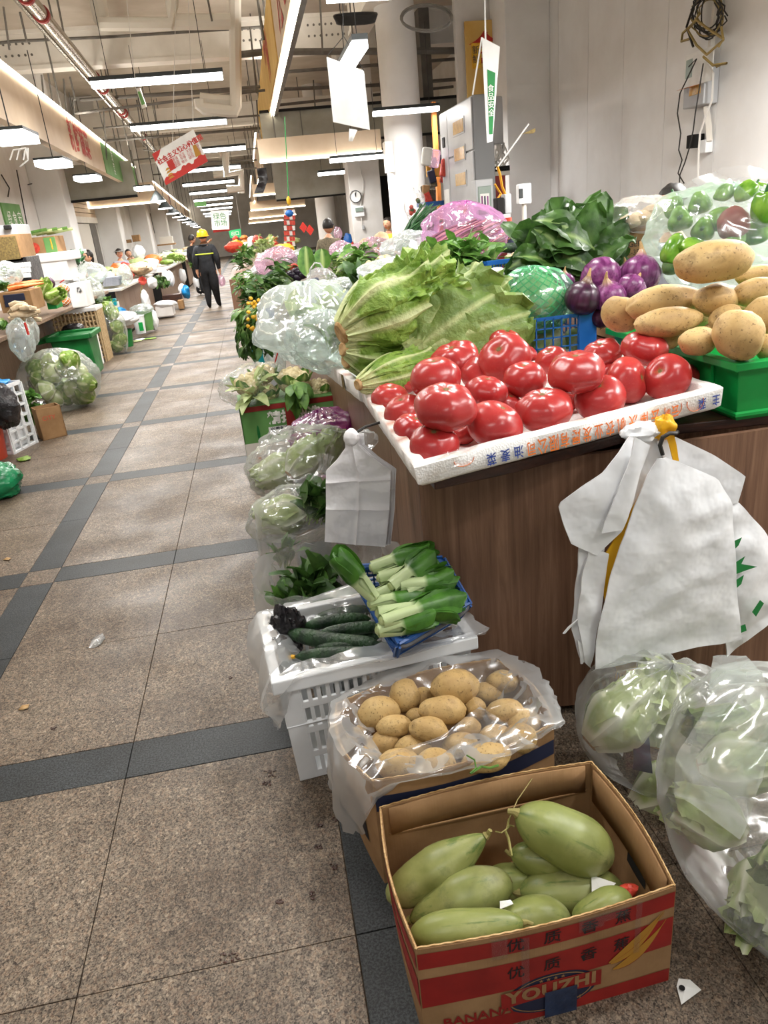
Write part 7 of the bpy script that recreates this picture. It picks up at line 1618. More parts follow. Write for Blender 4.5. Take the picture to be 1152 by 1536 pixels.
stander('person in brown plaid shirt turned away beside the column with the clock', 490, 328, 12.0, PI*.8, 'plaid', headturn=.3)
stander('person in a yellow shirt looking down, behind the pink bag and the round column', 581, 326, 13.8, -.35, 'yellowshirt', headturn=-.3, sleeve='skin')
stander('person hidden behind the pepper bag, only black hair and forehead showing', 1012, 277, 3.9, -.9, 'greyshirt')

# ================================================================ fixtures of the produce stall
def pbox(name, label, cat, x0, y0, x1, y1, Y, dep, mat, group=None, bevel=.004, parent=None):
    """upright box whose front face spans two picture corners at distance Y"""
    a, b_ = at(x0, y0, Y=Y), at(x1, y1, Y=Y); m = MB(); m.span((a.x, Y, min(a.z, b_.z)), (b_.x, Y+dep, max(a.z, b_.z)))
    o = m.build(name, mat, parent, smooth=False, bevel=bevel)
    if parent is None: tag(o, label, cat, group)
    return o
# grey electrical cabinet, its doors facing the aisle
XC = at(709, 150, Y=9.2).x; zt = at(709, 142, Y=9.2).z; zb = .05; Yc0, Yc1 = 9.2, 10.75
t = thing('electrical_cabinet', 'tall grey electrical cabinet with amber windows, its doors facing the aisle', 'cabinet', (XC+.15, 10, 0))
m = MB(); m.span((XC, Yc0, zb), (XC+.24, Yc1, zt)); m.build('cabinet_body', 'greycab_d', t, smooth=False, bevel=.008)
zm = at(708, 225, Y=9.2).z
for (y0, y1, z0, z1) in ((Yc0+.03, Yc1-.42, zm+.01, zt-.02), (Yc0+.03, Yc1-.42, zm-1.1, zm-.01), (Yc1-.40, Yc1-.03, .6, zt-.02)):
    m = MB(); m.span((XC-.018, y0, z0), (XC-.001, y1, z1)); m.build('door', 'greycab', t, smooth=False, bevel=.004)
for zc in (zt-.26, zt-.56, zm-.28, zm-.62):
    m = MB(); m.span((XC-.024, Yc0+.32, zc-.09), (XC-.016, Yc0+.86, zc+.09)); m.build('window_frame', 'greycab', t, smooth=False)
    m = MB(); m.span((XC-.028, Yc0+.36, zc-.07), (XC-.022, Yc0+.82, zc+.07)); m.build('amber_window', 'amber', t, smooth=False)
m = MB(); m.span((XC-.03, Yc1-.26, zt-.42), (XC-.017, Yc1-.16, zt-.30)); m.build('latch', 'black', t, smooth=False)
m = MB(); m.span((XC-.02, Yc1-.34, 1.3), (XC-.018, Yc1-.08, 1.75)); m.build('notice_sheet', 'paper', t, smooth=False)
# wall behind the cabinet: ochre sign, meter boxes, red cupboard
m = MB(); m.span((3.46, 12.32, 0), (4.0, 12.45, CEIL)); struct('wall_recess', m, 'plaster', smooth=False)
t = thing('ochre_sign', 'ochre sign with red characters high on the recess beside the white pillar', 'sign', (3.6, 12.2, 3))
a, b_ = at(697, 32, Y=12.2), at(770, 150, Y=12.2); m = MB(); m.span((a.x, 12.2, b_.z), (b_.x+.2, 12.25, a.z)); m.build('board', 'yellowsign', t, smooth=False)
lettering('食品', .5, 'ink_red', at(752, 78, Y=12.19), (1, 0, 0), (0, 0, 1), t, bold=.012); lettering('FRUIT', .16, 'ink_red', at(752, 103, Y=12.19), (1, 0, 0), (0, 0, 1), t, bold=.006)
a, b_ = at(707, 65, Y=12.19), at(722, 102, Y=12.19); m = MB(); m.span((a.x, 12.185, b_.z), (b_.x, 12.199, a.z)); m.build('yellow_plate', 'flower', t, smooth=False); lettering('新\n鲜', .12, 'navy', at(714, 83, Y=12.18), (1, 0, 0), (0, 0, 1), t)
b1_ = pbox('meter_box', 'grey wall meter box with rounded corners beside the hung green notice', 'box', 735, 145, 756, 215, 11.3, .25, 'greycab', bevel=.02)
pbox('meter_box', 'darker grey meter box behind the hung green notice', 'box', 727, 150, 735, 218, 11.3, .25, 'greycab_d', bevel=.02)
m = MB(); q = random.Random(2)
for k in range(16): a = at(735+q.uniform(0, 22), 214, Y=11.35); b_ = at(733+q.uniform(0, 26), 250, Y=11.35); m.tube([a, a.lerp(b_, .3)+V((q.uniform(-.1, .1), 0, 0)), a.lerp(b_, .7)+V((q.uniform(-.12, .12), 0, 0)), b_], .012, 5)
tag(m.build('cable_tangle', 'wire_w'), 'tangle of pale cables hanging below the grey meter boxes', 'cables')
rb_ = pbox('red_cupboard', 'dark red cupboard with black and white top band between the cabinet and the pillar', 'cupboard', 742, 262, 764, 478, 11.0, .5, 'redband')
pbox('top_band', '', '', 741, 256, 765, 262, 10.99, .5, 'whitepipe', parent=rb_); pbox('black_lid', '', '', 741, 250, 765, 256, 10.99, .5, 'black', parent=rb_)
kz = pbox('kiosk_scale', 'grey kiosk screen with a green-grey display at the foot of the cabinet', 'kiosk', 713, 270, 742, 345, 8.2, .2, 'greycab', bevel=.01)
pbox('display', '', '', 717, 280, 738, 320, 8.19, .02, 'screen', parent=kz); pbox('display_panel', '', '', 720, 291, 735, 314, 8.185, .02, 'paper', parent=kz)
for i, mt in enumerate(('redplum', 'navy', 'navy')): pbox('display_bar', '', '', 722+i*4.2, 294, 725+i*4.2, 311, 8.18, .02, 'onion' if i != 1 else 'navy', parent=kz)
fl_ = pbox('orange_panel', 'orange upright panel beyond the grey cabinet', 'panel', 654, 152, 668, 490, 11.6, .1, 'orangebox')
# shelf of hanging packets left of the cabinet
t = thing('packet_rack', 'blue shelf crowded with packets and jars left of the grey cabinet', 'shelf', at(650, 320, Y=10.9)); q = random.Random(8)
m = MB(); a, b_ = at(634, 307, Y=10.8), at(672, 302, Y=10.8); m.span((a.x, 10.8, a.z-.03), (b_.x, 11.2, a.z+.03)); m.build('shelf_board', 'blue_plastic2', t, smooth=False)
for i in range(12):
    x = 634+q.uniform(0, 34); y = 232+q.uniform(0, 68); mt = q.choice(['whitepipe', 'redpile', 'film_pink', 'plaid', 'card', 'ink_yellow', 'navy']); p = at(x, y, Y=10.85+q.uniform(0, .2)); m = MB(); m.box(p, (.10, .06, .16), rot('Y', q.uniform(-.4, .4))); m.build('packet', mt, t, smooth=False, bevel=.012)
for i, (x, y, mt, lb) in enumerate(((640, 235, 'paper', 'white carton on top of the crowded packet shelf'), (652, 238, 'film_pink', 'pink packet stuffed on the crowded packet shelf'), (668, 252, 'redpile', 'round red tin beside the orange panel'))):
    p = at(x, y, Y=10.6); m = MB(); m.box(p, (.13, .1, .22), rot('Y', .2)); tag(m.build('packet', mt, smooth=False, bevel=.02), lb, 'packet')
p = at(622, 308, Y=10.5); m = MB(); blob(m, p, (.14, .12, .18), None, 7, .3, 2, .1, 5, 26, 18); o = tag(m.build('herb_bag', 'film'), 'clear bag of dried flowers and herbs hung at the round column', 'plastic bag')
for k in range(9): m = MB(); m.ell(p+V((q.uniform(-.09, .09), q.uniform(-.05, .05), q.uniform(-.13, .08))), (.03, .03, .03), None, 8, 6); m.build('dried_flower', q.choice(['redpile', 'scar', 'flower', 'darkleaf']), o)
# hanging ladle stick tied with yellow cloth and hand scale
t = thing('tied_rod', 'thin rod tied with yellow cloth hung in front of the white pillar', 'rod', at(750, 250, Y=6.2))
m = MB(); m.tube([at(x, y, Y=6.2) for x, y in ((744, 254), (770, 218), (793, 186))], .006, 6); m.build('rod', 'wire_w', t)
m = MB(); P_ = [at(x, y, Y=6.19) for x, y in ((783, 201), (803, 192), (803, 197), (800, 200))]; m.add(P_, [(0, 1, 2, 3)]); m.build('paper_flag', 'scar', t, solid=.002, smooth=False)
m = MB(); m.tube([at(x, y, Y=6.15) for x, y in ((746, 250), (750, 262), (753, 280), (758, 292))], .018, 7, flat=.5); m.tube([at(x, y, Y=6.15) for x, y in ((742, 276), (748, 286), (752, 292))], .014, 7, flat=.5); m.tube([at(x, y, Y=6.15) for x, y in ((752, 290), (747, 297), (745, 301))], .014, 7, flat=.5); m.build('yellow_cloth', 'string_y', t)
hs = pbox('hand_scale', 'hanging scale head with a black screen and metal side, below the yellow cloth', 'scale', 745, 297, 757, 322, 6.1, .10, 'black', bevel=.008); pbox('metal_side', '', '', 757, 291, 768, 320, 6.1, .10, 'greycab', parent=hs, bevel=.01)
pbox('base', '', '', 748, 322, 766, 331, 6.1, .1, 'greycab', parent=hs)
# payment terminal on a pole
t = thing('payment_terminal', 'white payment terminal on a pole in front of the white pillar', 'terminal', at(786, 375, Y=6.6)); m = MB(); a = at(786, 306, Y=6.6); m.tube([(a.x, a.y, ZC), a], .02, 10); m.build('pole', 'whitepipe', t)
pbox('terminal_head', '', '', 778, 276, 798, 305, 6.55, .08, 'white_plastic', parent=t, bevel=.012); pbox('screen', '', '', 779, 283, 785, 297, 6.54, .02, 'lamphouse', parent=t)
# white bottle with blue label, blue tub, blue basket of ginger and bagged cucumbers
t = thing('bleach_bottle', 'white plastic bottle with a blue label beside the purple bag', 'bottle', at(763, 378, Y=4.6)); p = at(764, 378, Y=4.6); s = mpp(p)
m = MB(); m.lathe([(11*s, 0), (12*s, 3*s), (12*s, 28*s), (9*s, 36*s), (4*s, 40*s), (4*s, 43*s)], 20, p); m.build('bottle_body', 'white_plastic', t); m = MB(); m.lathe([(12.3*s, 4*s), (12.3*s, 24*s)], 20, p, cap=False); m.build('label', 'navy', t)
m = MB(); m.lathe([(5*s, 43*s), (5*s, 48*s)], 14, p); m.build('cap', 'redpile', t); m = MB(); m.tube([p+V((12*s, 0, 12*s)), p+V((17*s, 0, 16*s)), p+V((16*s, 0, 30*s)), p+V((9*s, 0, 34*s))], 2*s, 8); m.build('handle', 'white_plastic', t)
p = at(782, 372, Y=5.0); m = MB(); s = mpp(p); m.lathe([(9*s, -8*s), (12*s, 14*s), (13*s, 14*s), (13*s, 16*s), (11*s, 16*s), (8*s, -6*s)], 20, p); tag(m.build('blue_tub', 'blue_plastic2'), 'small dark blue tub beside the white bottle', 'tub')
a, b_ = at(730, 395, Y=3.55), at(768, 412, Y=3.55); t = thing('lattice_basket', 'blue lattice basket half hidden under the dark leafy bunch, behind a white onion', 'basket', (a.x, 3.55, ZC))
lattice(MB(), [(a.x, 3.55, ZC), (b_.x+.05, 3.55, ZC), (b_.x+.05, 3.55, a.z), (a.x, 3.55, a.z)], 12, 5, .006).build('front_wall', 'blue_plastic', t, smooth=False); lattice(MB(), [(a.x, 3.55, ZC), (a.x, 3.95, ZC), (a.x, 3.95, a.z), (a.x, 3.55, a.z)], 10, 5, .006).build('side_wall', 'blue_plastic', t, smooth=False)
m = MB(); m.bar((a.x, 3.55, a.z), (b_.x+.05, 3.55, a.z), .02, .02); m.build('rim', 'blue_plastic', t, smooth=False)
for i, (x, y, rr) in enumerate(((764, 388, 8), (772, 384, 7), (780, 389, 8))):
    p = at(x, y, Y=3.7); m = MB(); m.ell(p, (rr*mpp(p), rr*mpp(p)*.8, rr*mpp(p)*.7), None, 14, 10, .35, 2.5, i); tag(m.build('ginger_root', 'root'), ('ginger root at the basket edge by the white bottle', 'ginger root in the middle above the blue basket', 'ginger root nearest the leafy bunch above the blue basket')[i], 'ginger', 'ginger on the blue basket')
p = at(780, 372, Y=3.9); s = mpp(p); m = MB(); m.tube([p+CAMR*(-28*s), p, p+CAMR*30*s+CAMU*4*s], [6*s, 9*s, 6*s], 12); tag(m.build('winter_melon', 'cuke'), 'dark green gourd in film behind the blue basket', 'gourd')
p = at(745, 410, Y=3.3); m = MB(); m.ell(p, (14*mpp(p), 14*mpp(p), 9*mpp(p)), None, 18, 12, .06, 2, 3); tag(m.build('white_onion', 'white_plastic'), 'white peeled onion behind the open lettuce leaf', 'onion')
# clock and meter on the square column
p = at(533, 295, Y=17.25); t = thing('wall_clock', 'round white clock on the square column', 'clock', p); s = 8.5*mpp(p); Rc = rot('X', PI/2)
m = MB(); m.lathe([(s, 0), (s*1.05, .03), (s*.92, .05), (s*.9, .035)], 28, p, Rc, cap=False); m.build('clock_rim', 'grey_plastic', t); m = MB(); m.lathe([(s*.93, 0), (s*.93, .03)], 28, p, Rc); m.build('dial', 'paper', t)
for a_, L_ in ((.15, .8), (-.1, .55)): m = MB(); m.bar(p+V((0, -.04, 0)), p+V((math.sin(a_)*s*L_, -.04, math.cos(a_)*s*L_)), .012, .012); m.build('hand', 'black', t, smooth=False)
mb_ = pbox('fuse_box', 'small white fuse box with a dark window below the clock', 'fuse box', 531, 310, 547, 324, 17.22, .1, 'white_plastic'); pbox('window', '', '', 533, 312, 545, 317, 17.2, .03, 'screen', parent=mb_)
pbox('socket', 'small grey socket low on the square column below the fuse box', 'socket', 543, 338, 547, 344, 17.24, .06, 'greycab')
m = MB(); m.tube([at(x, y, Y=17.25) for x, y in ((540, 250), (545, 275), (541, 310), (543, 338))], .01, 5); tag(m.build('cable', 'wire_w'), 'thin cable running down the square column past the clock', 'cable')
# right wall: cable coils, distribution box, conduit, socket
XW = 4.63
t = thing('distribution_box', 'grey distribution box with an open amber flap on the white wall', 'box', at(1050, 150, X=XW-.2))
a, b_ = at(1077, 90, X=XW), at(1024, 165, X=XW-.0); y0, y1 = at(1057, 120, X=XW-.14).y, at(1026, 120, X=XW-.14).y; z0, z1 = at(1058, 155, X=XW-.14).z, at(1060, 98, X=XW-.14).z
m = MB(); m.span((XW-.14, y0, z0), (XW+.01, y1, z1)); m.build('box_body', 'greycab', t, smooth=False, bevel=.01)
m = MB(); m.span((XW-.148, y0+.06, z0+.1), (XW-.139, y1-.12, z1-.1)); m.build('amber_window', 'amber', t, smooth=False)
hz = z1-.14; m = MB(); m.hexa([(XW-.15, y0+.05, hz), (XW-.15, y1-.1, hz), (XW-.14, y1-.1, hz), (XW-.14, y0+.05, hz)][::1], [(XW-.28, y0+.05, z0+.16), (XW-.28, y1-.1, z0+.16), (XW-.27, y1-.1, z0+.16), (XW-.27, y0+.05, z0+.16)]); m.build('open_flap', 'orangebox', t, smooth=False)
m = MB(); m.span((XW-.152, y1-.5, z1-.14), (XW-.142, y1-.02, z1+.14)); m.build('paper_card', 'paper', t, smooth=False); m = MB(); m.span((XW-.156, y1-.16, z1-.06), (XW-.151, y1-.05, z1+.1)); m.build('card_print', 'screen', t, smooth=False)
def wallwire(pts, r_, mat, x_=XW-.04): m = MB(); P = [at(x, y, X=x_) for x, y in pts]; m.tube(P, r_, 5); return m
q = random.Random(6)
t = thing('cable_coil', 'coil of black and ochre cables hung high on the white wall over the distribution box', 'cables', at(1060, 30, X=XW-.08))
for k in range(9):
    cx, cy, rx, ry = 1062+q.uniform(-4, 6), 22+q.uniform(-8, 6), 17+q.uniform(-4, 8), 28+q.uniform(-6, 10); m = MB(); c0 = at(cx, cy, X=XW-.06-.012*k)
    m.tube([at(cx+rx*math.cos(2*PI*j/22)*(1+.1*math.sin(3*j+k)), cy+ry*math.sin(2*PI*j/22), X=XW-.06-.012*k) for j in range(23)], .007, 5); m.build('cable_loop', 'wire' if k % 3 else 'wire_o', t)
for pts, mt in ((((1035, 58), (1022, 62), (1024, 50), (1045, 30), (1060, 42), (1085, 58), (1078, 70)), 'wire_o'), (((1050, 20), (1032, 45), (1045, 68), (1060, 82), (1085, 60), (1082, 40)), 'wire_o'), (((1055, 85), (1070, 98), (1090, 95), (1075, 100)), 'wire_o'), (((1040, 70), (1030, 40), (1040, 10), (1060, -10)), 'wire')): wallwire(pts, .012, mt, XW-.2).build('cable_end', mt, t)
tag(wallwire(((1033, 100), (1045, 88), (1020, 140), (1016, 170), (1021, 200), (1018, 225), (1023, 240), (1017, 260), (1026, 275)), .007, 'wire', XW-.2).build('cable', 'wire'), 'wavy black cable hanging from the distribution box flap down the white wall', 'cable')
tag(wallwire(((1055, 95), (1048, 140), (1043, 170), (1040, 195), (1034, 222), (1027, 245), (1020, 262), (1019, 275)), .007, 'wire', XW-.18).build('cable', 'wire'), 'second black cable hanging below the distribution box, nearer the adapter', 'cable')
tag(wallwire(((1060, 90), (1070, 110), (1068, 150), (1058, 175), (1050, 200), (1048, 225), (1047, 265)), .010, 'wire_w', XW-.16).build('cable', 'wire_w'), 'white cable curving from the cable coil down past the black adapter', 'cable')
tag(wallwire(((1078, -10), (1071, 40), (1066, 80)), .035, 'w').build('conduit', 'whitepipe'), 'white conduit down the wall to the distribution box', 'conduit'); tag(wallwire(((1059, 160), (1063, 190), (1064, 212)), .03, 'w').build('conduit', 'whitepipe'), 'white conduit from the distribution box to the wall socket', 'conduit')
def wbox(label, name, x0, y0, x1, y1, d, mat, cat):
    a, b_ = at(x1, y0, X=XW), at(x0, y1, X=XW); m = MB(); m.span((XW-d, a.y, min(a.z, b_.z)), (XW+.01, b_.y, max(a.z, b_.z))); return tag(m.build(name, mat, smooth=False, bevel=.008), label, cat)
wbox('white wall socket box under the conduit', 'socket_box', 1057, 208, 1069, 230, .07, 'white_plastic', 'socket'); wbox('black power adapter plugged beside the white socket box', 'power_adapter', 1045, 200, 1056, 222, .12, 'black', 'adapter')

# ================================================================ produce farther along the counter
FB = [pbag(*a[:7], **a[7]) for a in (
 ('pink bag of greens at the aisle edge of the far counter', 418, 396, 32, 22, 6.6, 'film_pink', dict(seed=201, depth=.25)),
 ('flat mauve bag behind the carrier bag handle', 533, 400, 26, 11, 5.2, 'film_purple', dict(seed=202, depth=.2)),
 ('small peaked pink bag in front of the plaid shirt', 512, 378, 18, 14, 6.4, 'film_pink', dict(seed=203, depth=.2)),
 ('big pink bag of pale radishes by the round column', 562, 379, 44, 19, 5.6, 'film_pink', dict(seed=204, depth=.3)),
 ('white bag beside the peaked pink bag', 530, 382, 22, 10, 5.9, 'film_milk', dict(seed=205, depth=.2)),
 ('white bag at the aisle edge beyond the dark cucumbers', 390, 405, 12, 8, 7.0, 'bagwhite', dict(seed=206, depth=.15)),
 ('crumpled white bag far along the counter edge', 377, 413, 10, 8, 8.0, 'bagwhite', dict(seed=207, depth=.15)),
 ('clear bag beyond the pink bag of greens', 450, 384, 22, 9, 8.5, 'film_milk', dict(seed=208, depth=.2)))]
r = random.Random(31)
for i, (x, y, rr) in enumerate(((548, 368, 10), (572, 360, 12), (560, 382, 9), (585, 374, 11), (540, 380, 8))):
    p = at(x, y, Y=5.6); m = MB(); m.ell(p, (rr*mpp(p),)*3, None, 16, 12, .1, 2, i); tag(m.build('pale_radish', 'root'), 'pale radish %s inside the big pink bag' % ('on the aisle side', 'topmost', 'lowest', 'nearest the yellow shirt', 'farthest to the aisle')[i], 'radish', 'radishes in the big pink bag')
p = at(555, 386, Y=5.0); m = MB(); m.ell(p, (11*mpp(p), .06, 10*mpp(p)), None, 18, 12, .1, 2.5, 9); tag(m.build('purple_cabbage', 'onion_d'), 'dark purple cabbage in front of the big pink bag', 'cabbage')
def fbunch(label, x, y, Y, ax, n, L, W, mat, seed, **k):
    o = bunch('greens_bunch', label, 'greens', at(x, y, Y=Y), ax, int(n*2.1), L*.42, W*.48, mat, seed=seed, nu=5, nv=4, parts=False, **{'stem': .25, 'ruf': .25, **k}); return o
for a in (('green leaves with yellow blossom hanging over the aisle edge', 392, 478, 5.2, (-.8, -.2, -.25), 50, .30, .09, 'midleaf', 301), ('dark leafy greens below the yellow blossom', 385, 505, 5.1, (-.3, -.2, -.8), 44, .28, .10, 'darkleaf', 302), ('dark chard behind the blue bucket', 400, 455, 5.5, (-.6, .2, .35), 44, .30, .11, 'darkleaf', 303),
          ('dark chard with white stalks along the counter', 425, 440, 5.6, (-.7, .2, .3), 40, .34, .09, 'darkleaf', 304), ('greens hanging at the aisle edge beyond the chard', 378, 425, 7.6, (-.5, -.1, .1), 40, .30, .09, 'midleaf', 305), ('greens in front of the pink bag of greens', 440, 418, 6.0, (-.6, .1, .4), 34, .34, .09, 'darkleaf', 306), ('long leafy greens behind the carrier bag handle', 500, 412, 4.8, (.8, .1, .25), 40, .36, .10, 'midleaf', 307),
          ('greens between the cauliflowers and the mauve bag', 520, 412, 4.6, (.7, 0, .3), 30, .3, .10, 'midleaf', 308), ('dark greens by the farther white bags', 372, 398, 9.5, (-.3, 0, .3), 34, .3, .1, 'darkleaf', 309), ('pale greens heaped far along the counter', 400, 378, 11, (0, 0, .6), 40, .35, .12, 'paleleaf', 310), ('small dark greens at the aisle edge far along', 375, 385, 11.5, (-.3, 0, .4), 30, .3, .1, 'midleaf', 311), ('leafy greens behind the peaked pink bag', 545, 398, 5.4, (.3, 0, .7), 30, .2, .09, 'midleaf', 312)):
    fbunch(*a, spread=.8, basejit=.10)
m = MB(); q = random.Random(5)
for k in range(26): p = at(378+q.uniform(-6, 20), 462+q.uniform(-18, 34), Y=5.0); m.ell(p, (.014, .014, .012), None, 7, 5, .3, 3, k)
o = tag(m.build('yellow_blossom', 'flower'), 'yellow blossom heads among the greens over the aisle edge', 'blossom', kind='stuff')
m = MB()
for k in range(22): a = at(398+k*2.2, 462-k*1.2, Y=5.3); m.tube([a, a+V((.06, -.02, .05)), a+V((.14, -.02, .03))], [.006, .008, .007], 5)
tag(m.build('white_stalks', 'paleleaf'), 'row of curved white chard stalks above the blue bucket', 'greens', kind='stuff')
for i in range(9):
    a = at(385+i*5, 424-i*2, Y=6.3+.05*i); b_ = a+V((.30, .05, .06+.01*i)); m = MB(); m.tube([a, a.lerp(b_, .5)+V((0, 0, .03)), b_], [.012, .03, .015], 10); tag(m.build('cucumber', 'cuke'), 'dark cucumber, %s from the aisle in the row behind the chard' % ORD[i], 'cucumber', 'dark cucumbers behind the chard')
for i, (x, y) in enumerate(((438, 412), (446, 408), (452, 412), (444, 416))):
    p = at(x, y, Y=5.8); m = MB(); m.ell(p, (.05, .035, .035), None, 14, 10); tag(m.build('eggplant', 'eggplant'), 'glossy dark eggplant, %s from the aisle beside the dark cucumbers' % ORD[i], 'eggplant', 'eggplants beside the cucumbers')
for i, (x, y) in enumerate(((434, 403), (441, 401), (448, 403), (438, 406))):
    p = at(x, y, Y=6.0); m = MB(); m.ell(p, (.035, .035, .03), None, 12, 9); tag(m.build('tomato', 'redpile'), 'small red tomato, %s from the aisle in the heap above the eggplants' % ORD[i], 'tomato', 'tomatoes above the eggplants')
def bucket(label, x, y, rx, hpx, Y, mat, name='bucket', lid=None, taper=.8, group=None):
    p = at(x, y, Y=Y); s = mpp(p); m = MB(); R_ = rx*s; h = hpx*s; m.lathe([(R_*taper, 0), (R_, h*.97), (R_*1.06, h*.97), (R_*1.06, h), (R_*.95, h), (R_*taper*.94, .02)], 24, p); return tag(m.build(name, mat), label, 'bucket', group)
b_ = bucket('small blue bucket tucked among the chard', 403, 480, 11, 20, 5.0, 'blue_plastic2')
pt_ = at(394, 548, Z=0); bucket('teal bucket standing on the floor under the overhanging greens', 394, 547, 14, 36, pt_.y, 'teal_plastic', taper=.85)
m = MB(); blob(m, at(383, 512, Y=pt_.y-.1), (.12, .06, .07), rot('Y', .5), 211, .3, 2, .1, 5, 24, 16); tag(m.build('teal_bag', 'teal_plastic'), 'teal bag mouth beside the teal bucket', 'bag')
m = MB(); blob(m, at(412, 532, Y=6.6), (.09, .08, .16), None, 212, .2, 2, .1, 5, 28, 20); tag(m.build('grey_bag', 'film_milk'), 'greyish bag hung at the counter edge, tied with a red strap', 'bag'); m = MB(); m.bar(at(418, 524, Y=6.45), at(412, 545, Y=6.45), .025, .01); tag(m.build('red_strap', 'ink_red', smooth=False), 'red strap on the greyish bag under the milky bag', 'strap')
pbag('white bag poking out below the blue bucket', 394, 474, 9, 9, 4.9, 'bagwhite', depth=.06, seed=215); pbag('round clear bag hanging over the counter edge below the blue bucket', 405, 495, 14, 16, 4.6, 'film_thick', depth=.08, seed=216)
# far stall end: red produce, boxes, packets and hangings
q = random.Random(17)
cnt = {}
for i in range(34):
    x = 348+q.uniform(0, 95); Y = 13.5+i*.41; p = at(x, 380+q.uniform(-14, 8)-(Y-13)*.9, Y=Y); p.z = max(.75, min(p.z, 1.25)); mt = q.choice(['redpile', 'redpile', 'redband', 'midleaf', 'paleleaf', 'bagwhite', 'card', 'carrot', 'flower'])
    m = MB(); m.ell(p, (.10+.10*q.random(), .16, .06+.06*q.random()), None, 14, 10, .3, 2.2, i); tag(m.build('produce_heap', mt), '%s heap, %s of its colour along the far end of the counter' % ({'redpile': 'bright red', 'redband': 'dark red', 'midleaf': 'leafy green', 'paleleaf': 'pale green', 'bagwhite': 'white bagged', 'card': 'brown boxed', 'carrot': 'orange', 'flower': 'yellow'}[mt], ORD[cnt.setdefault(mt, []).append(1) or len(cnt[mt])-1]), 'produce', '%s heaps at the far end' % mt)
m = MB(); m.span((-.45, 13.6, 0), (1.9, 28, .72)); ctf = m.build('far_counter', 'laminate', smooth=False); tag(ctf, 'far continuation of the produce counter under the red heaps', 'counter')
t = thing('packet_strip', 'strips of red packets hanging from the far cross board', 'packets', at(435, 370, Y=16))
for i in range(4):
    for j in range(7): p = at(428+i*4.2, 318+j*8, Y=16+.1*i); m = MB(); m.box(p, (.055, .02, .085)); m.build('packet', 'redpile' if (i+j) % 3 else 'paper', t, smooth=False)
m = MB(); m.tube([at(432, 312, Y=16), at(432, 300, Y=16)], .006, 5); m.build('hanging_wire', 'wire', t)
for x, y, lb in ((455, 341, 'red paper diamond hung above the plaid shirt, nearest the aisle'), (465, 345, 'red paper pennant hung beside the red diamond')):
    p = at(x, y, Y=17); m = MB(); s = 6*mpp(p); m.add([p+V((-s, 0, 0)), p+V((0, 0, -s*1.3)), p+V((s, 0, 0)), p+V((0, 0, s*1.3))], [(0, 1, 2, 3)]); tag(m.build('paper_diamond', 'ink_red', smooth=False, solid=.01), lb, 'decoration')
t = thing('net_hanger', 'yellow and blue hook toy hung on a green string from the cross board', 'hanger', at(433, 320, Y=9.5)); m = MB(); m.tube([at(427, 175, Y=9.5), at(431, 260, Y=9.5), at(433, 298, Y=9.5)], .006, 5); m.build('green_string', 'green_plastic', t)
p = at(433, 301, Y=9.5); m = MB(); m.ell(p, (.025, .025, .05), None, 12, 8); m.build('yellow_hook', 'flower', t); p = at(434, 320, Y=9.5); m = MB(); m.ell(p, (.05, .05, .04), None, 14, 10); m.build('blue_ring', 'blue_plastic', t)
m = MB(); q = random.Random(3)
P_ = [at(392, 252, Y=14), at(395, 270, Y=14), at(388, 290, Y=14)]; sheet(m, [p+V((-.08, 0, 0)) for p in P_], [p+V((.08, 0, 0)) for p in P_], 14, 8, .01, .05, 8, 2); tag(m.build('black_cloth', 'bagblack'), 'black rag of plastic hung below the edge-on boards', 'rag')
pbox('white_speaker_box', 'pale box hung on the round column below the light bar', 'box', 577, 212, 592, 258, 12.35, .2, 'whitepipe')
tag(pbox('blue_rack', '', '', 512, 355, 530, 400, 15.5, .5, 'black'), 'dark open rack beside the plaid shirt', 'rack')
for i, (x, y, mt) in enumerate(((527, 372, 'redpile'), (522, 360, 'blue_plastic'), (524, 385, 'redband'), (507, 350, 'film_pink'))): p = at(x, y, Y=15.2); m = MB(); blob(m, p, (.08, .06, .12), None, i, .2, 2, .05, 5, 16, 12); tag(m.build('hung_bag', mt), ('bright red bag', 'blue bag', 'dark red bag', 'pink bag')[i]+' hung on the square column below the clock', 'bag')

# ================================================================ stalls across the aisle
XL = -2.3; ZL = .82
def counter(label, x1, y0, y1, z, dep=1.0, mat='laminate2', topm='laminate2', pitch=.62, ov=.06):
    t = thing('stall_counter', label, 'counter', (x1-dep/2, (y0+y1)/2, 0)); y = y0
    while y < y1-.05:
        y2 = min(y1, y+pitch); m = MB(); m.span((x1-ov-.02, y+.003, .06), (x1-ov, y2-.003, z-.04)); m.build('panel', mat, t, smooth=False); y = y2
    m = MB(); m.span((x1-dep, y0, 0), (x1-ov-.03, y1, z-.05)); m.build('carcass', 'black', t, smooth=False)
    m = MB(); m.span((x1-dep, y0-.02, z-.04), (x1+.03, y1+.02, z)); m.build('worktop', topm, t, smooth=False, bevel=.006); return t
counter('pale wood-grain stall counter across the aisle, behind the green wheelie bin', XL, 5.6, 12.4, ZL, ov=.56)
counter('stall counter with a white top across the aisle, hung with bags and a red flower', -2.2, 13.0, 17.5, ZL-.02, .62, topm='whitepipe')
counter('far stall counter across the aisle, beyond the white-topped one', -2.05, 17.9, 24, ZL, .6, topm='whitepipe'); counter('farthest stall counter across the aisle, beside the person in the yellow helmet', -1.95, 24.4, 40, ZL, .7)
def lbox(label, x0, y0, x1, y1, Y, dep, mat, cat='box', name='box', **k): return pbox(name, label, cat, x0, y0, x1, y1, Y, dep, mat, **k)
def prism(m, P, d): m.hexa(P, [p+d for p in P]); return m
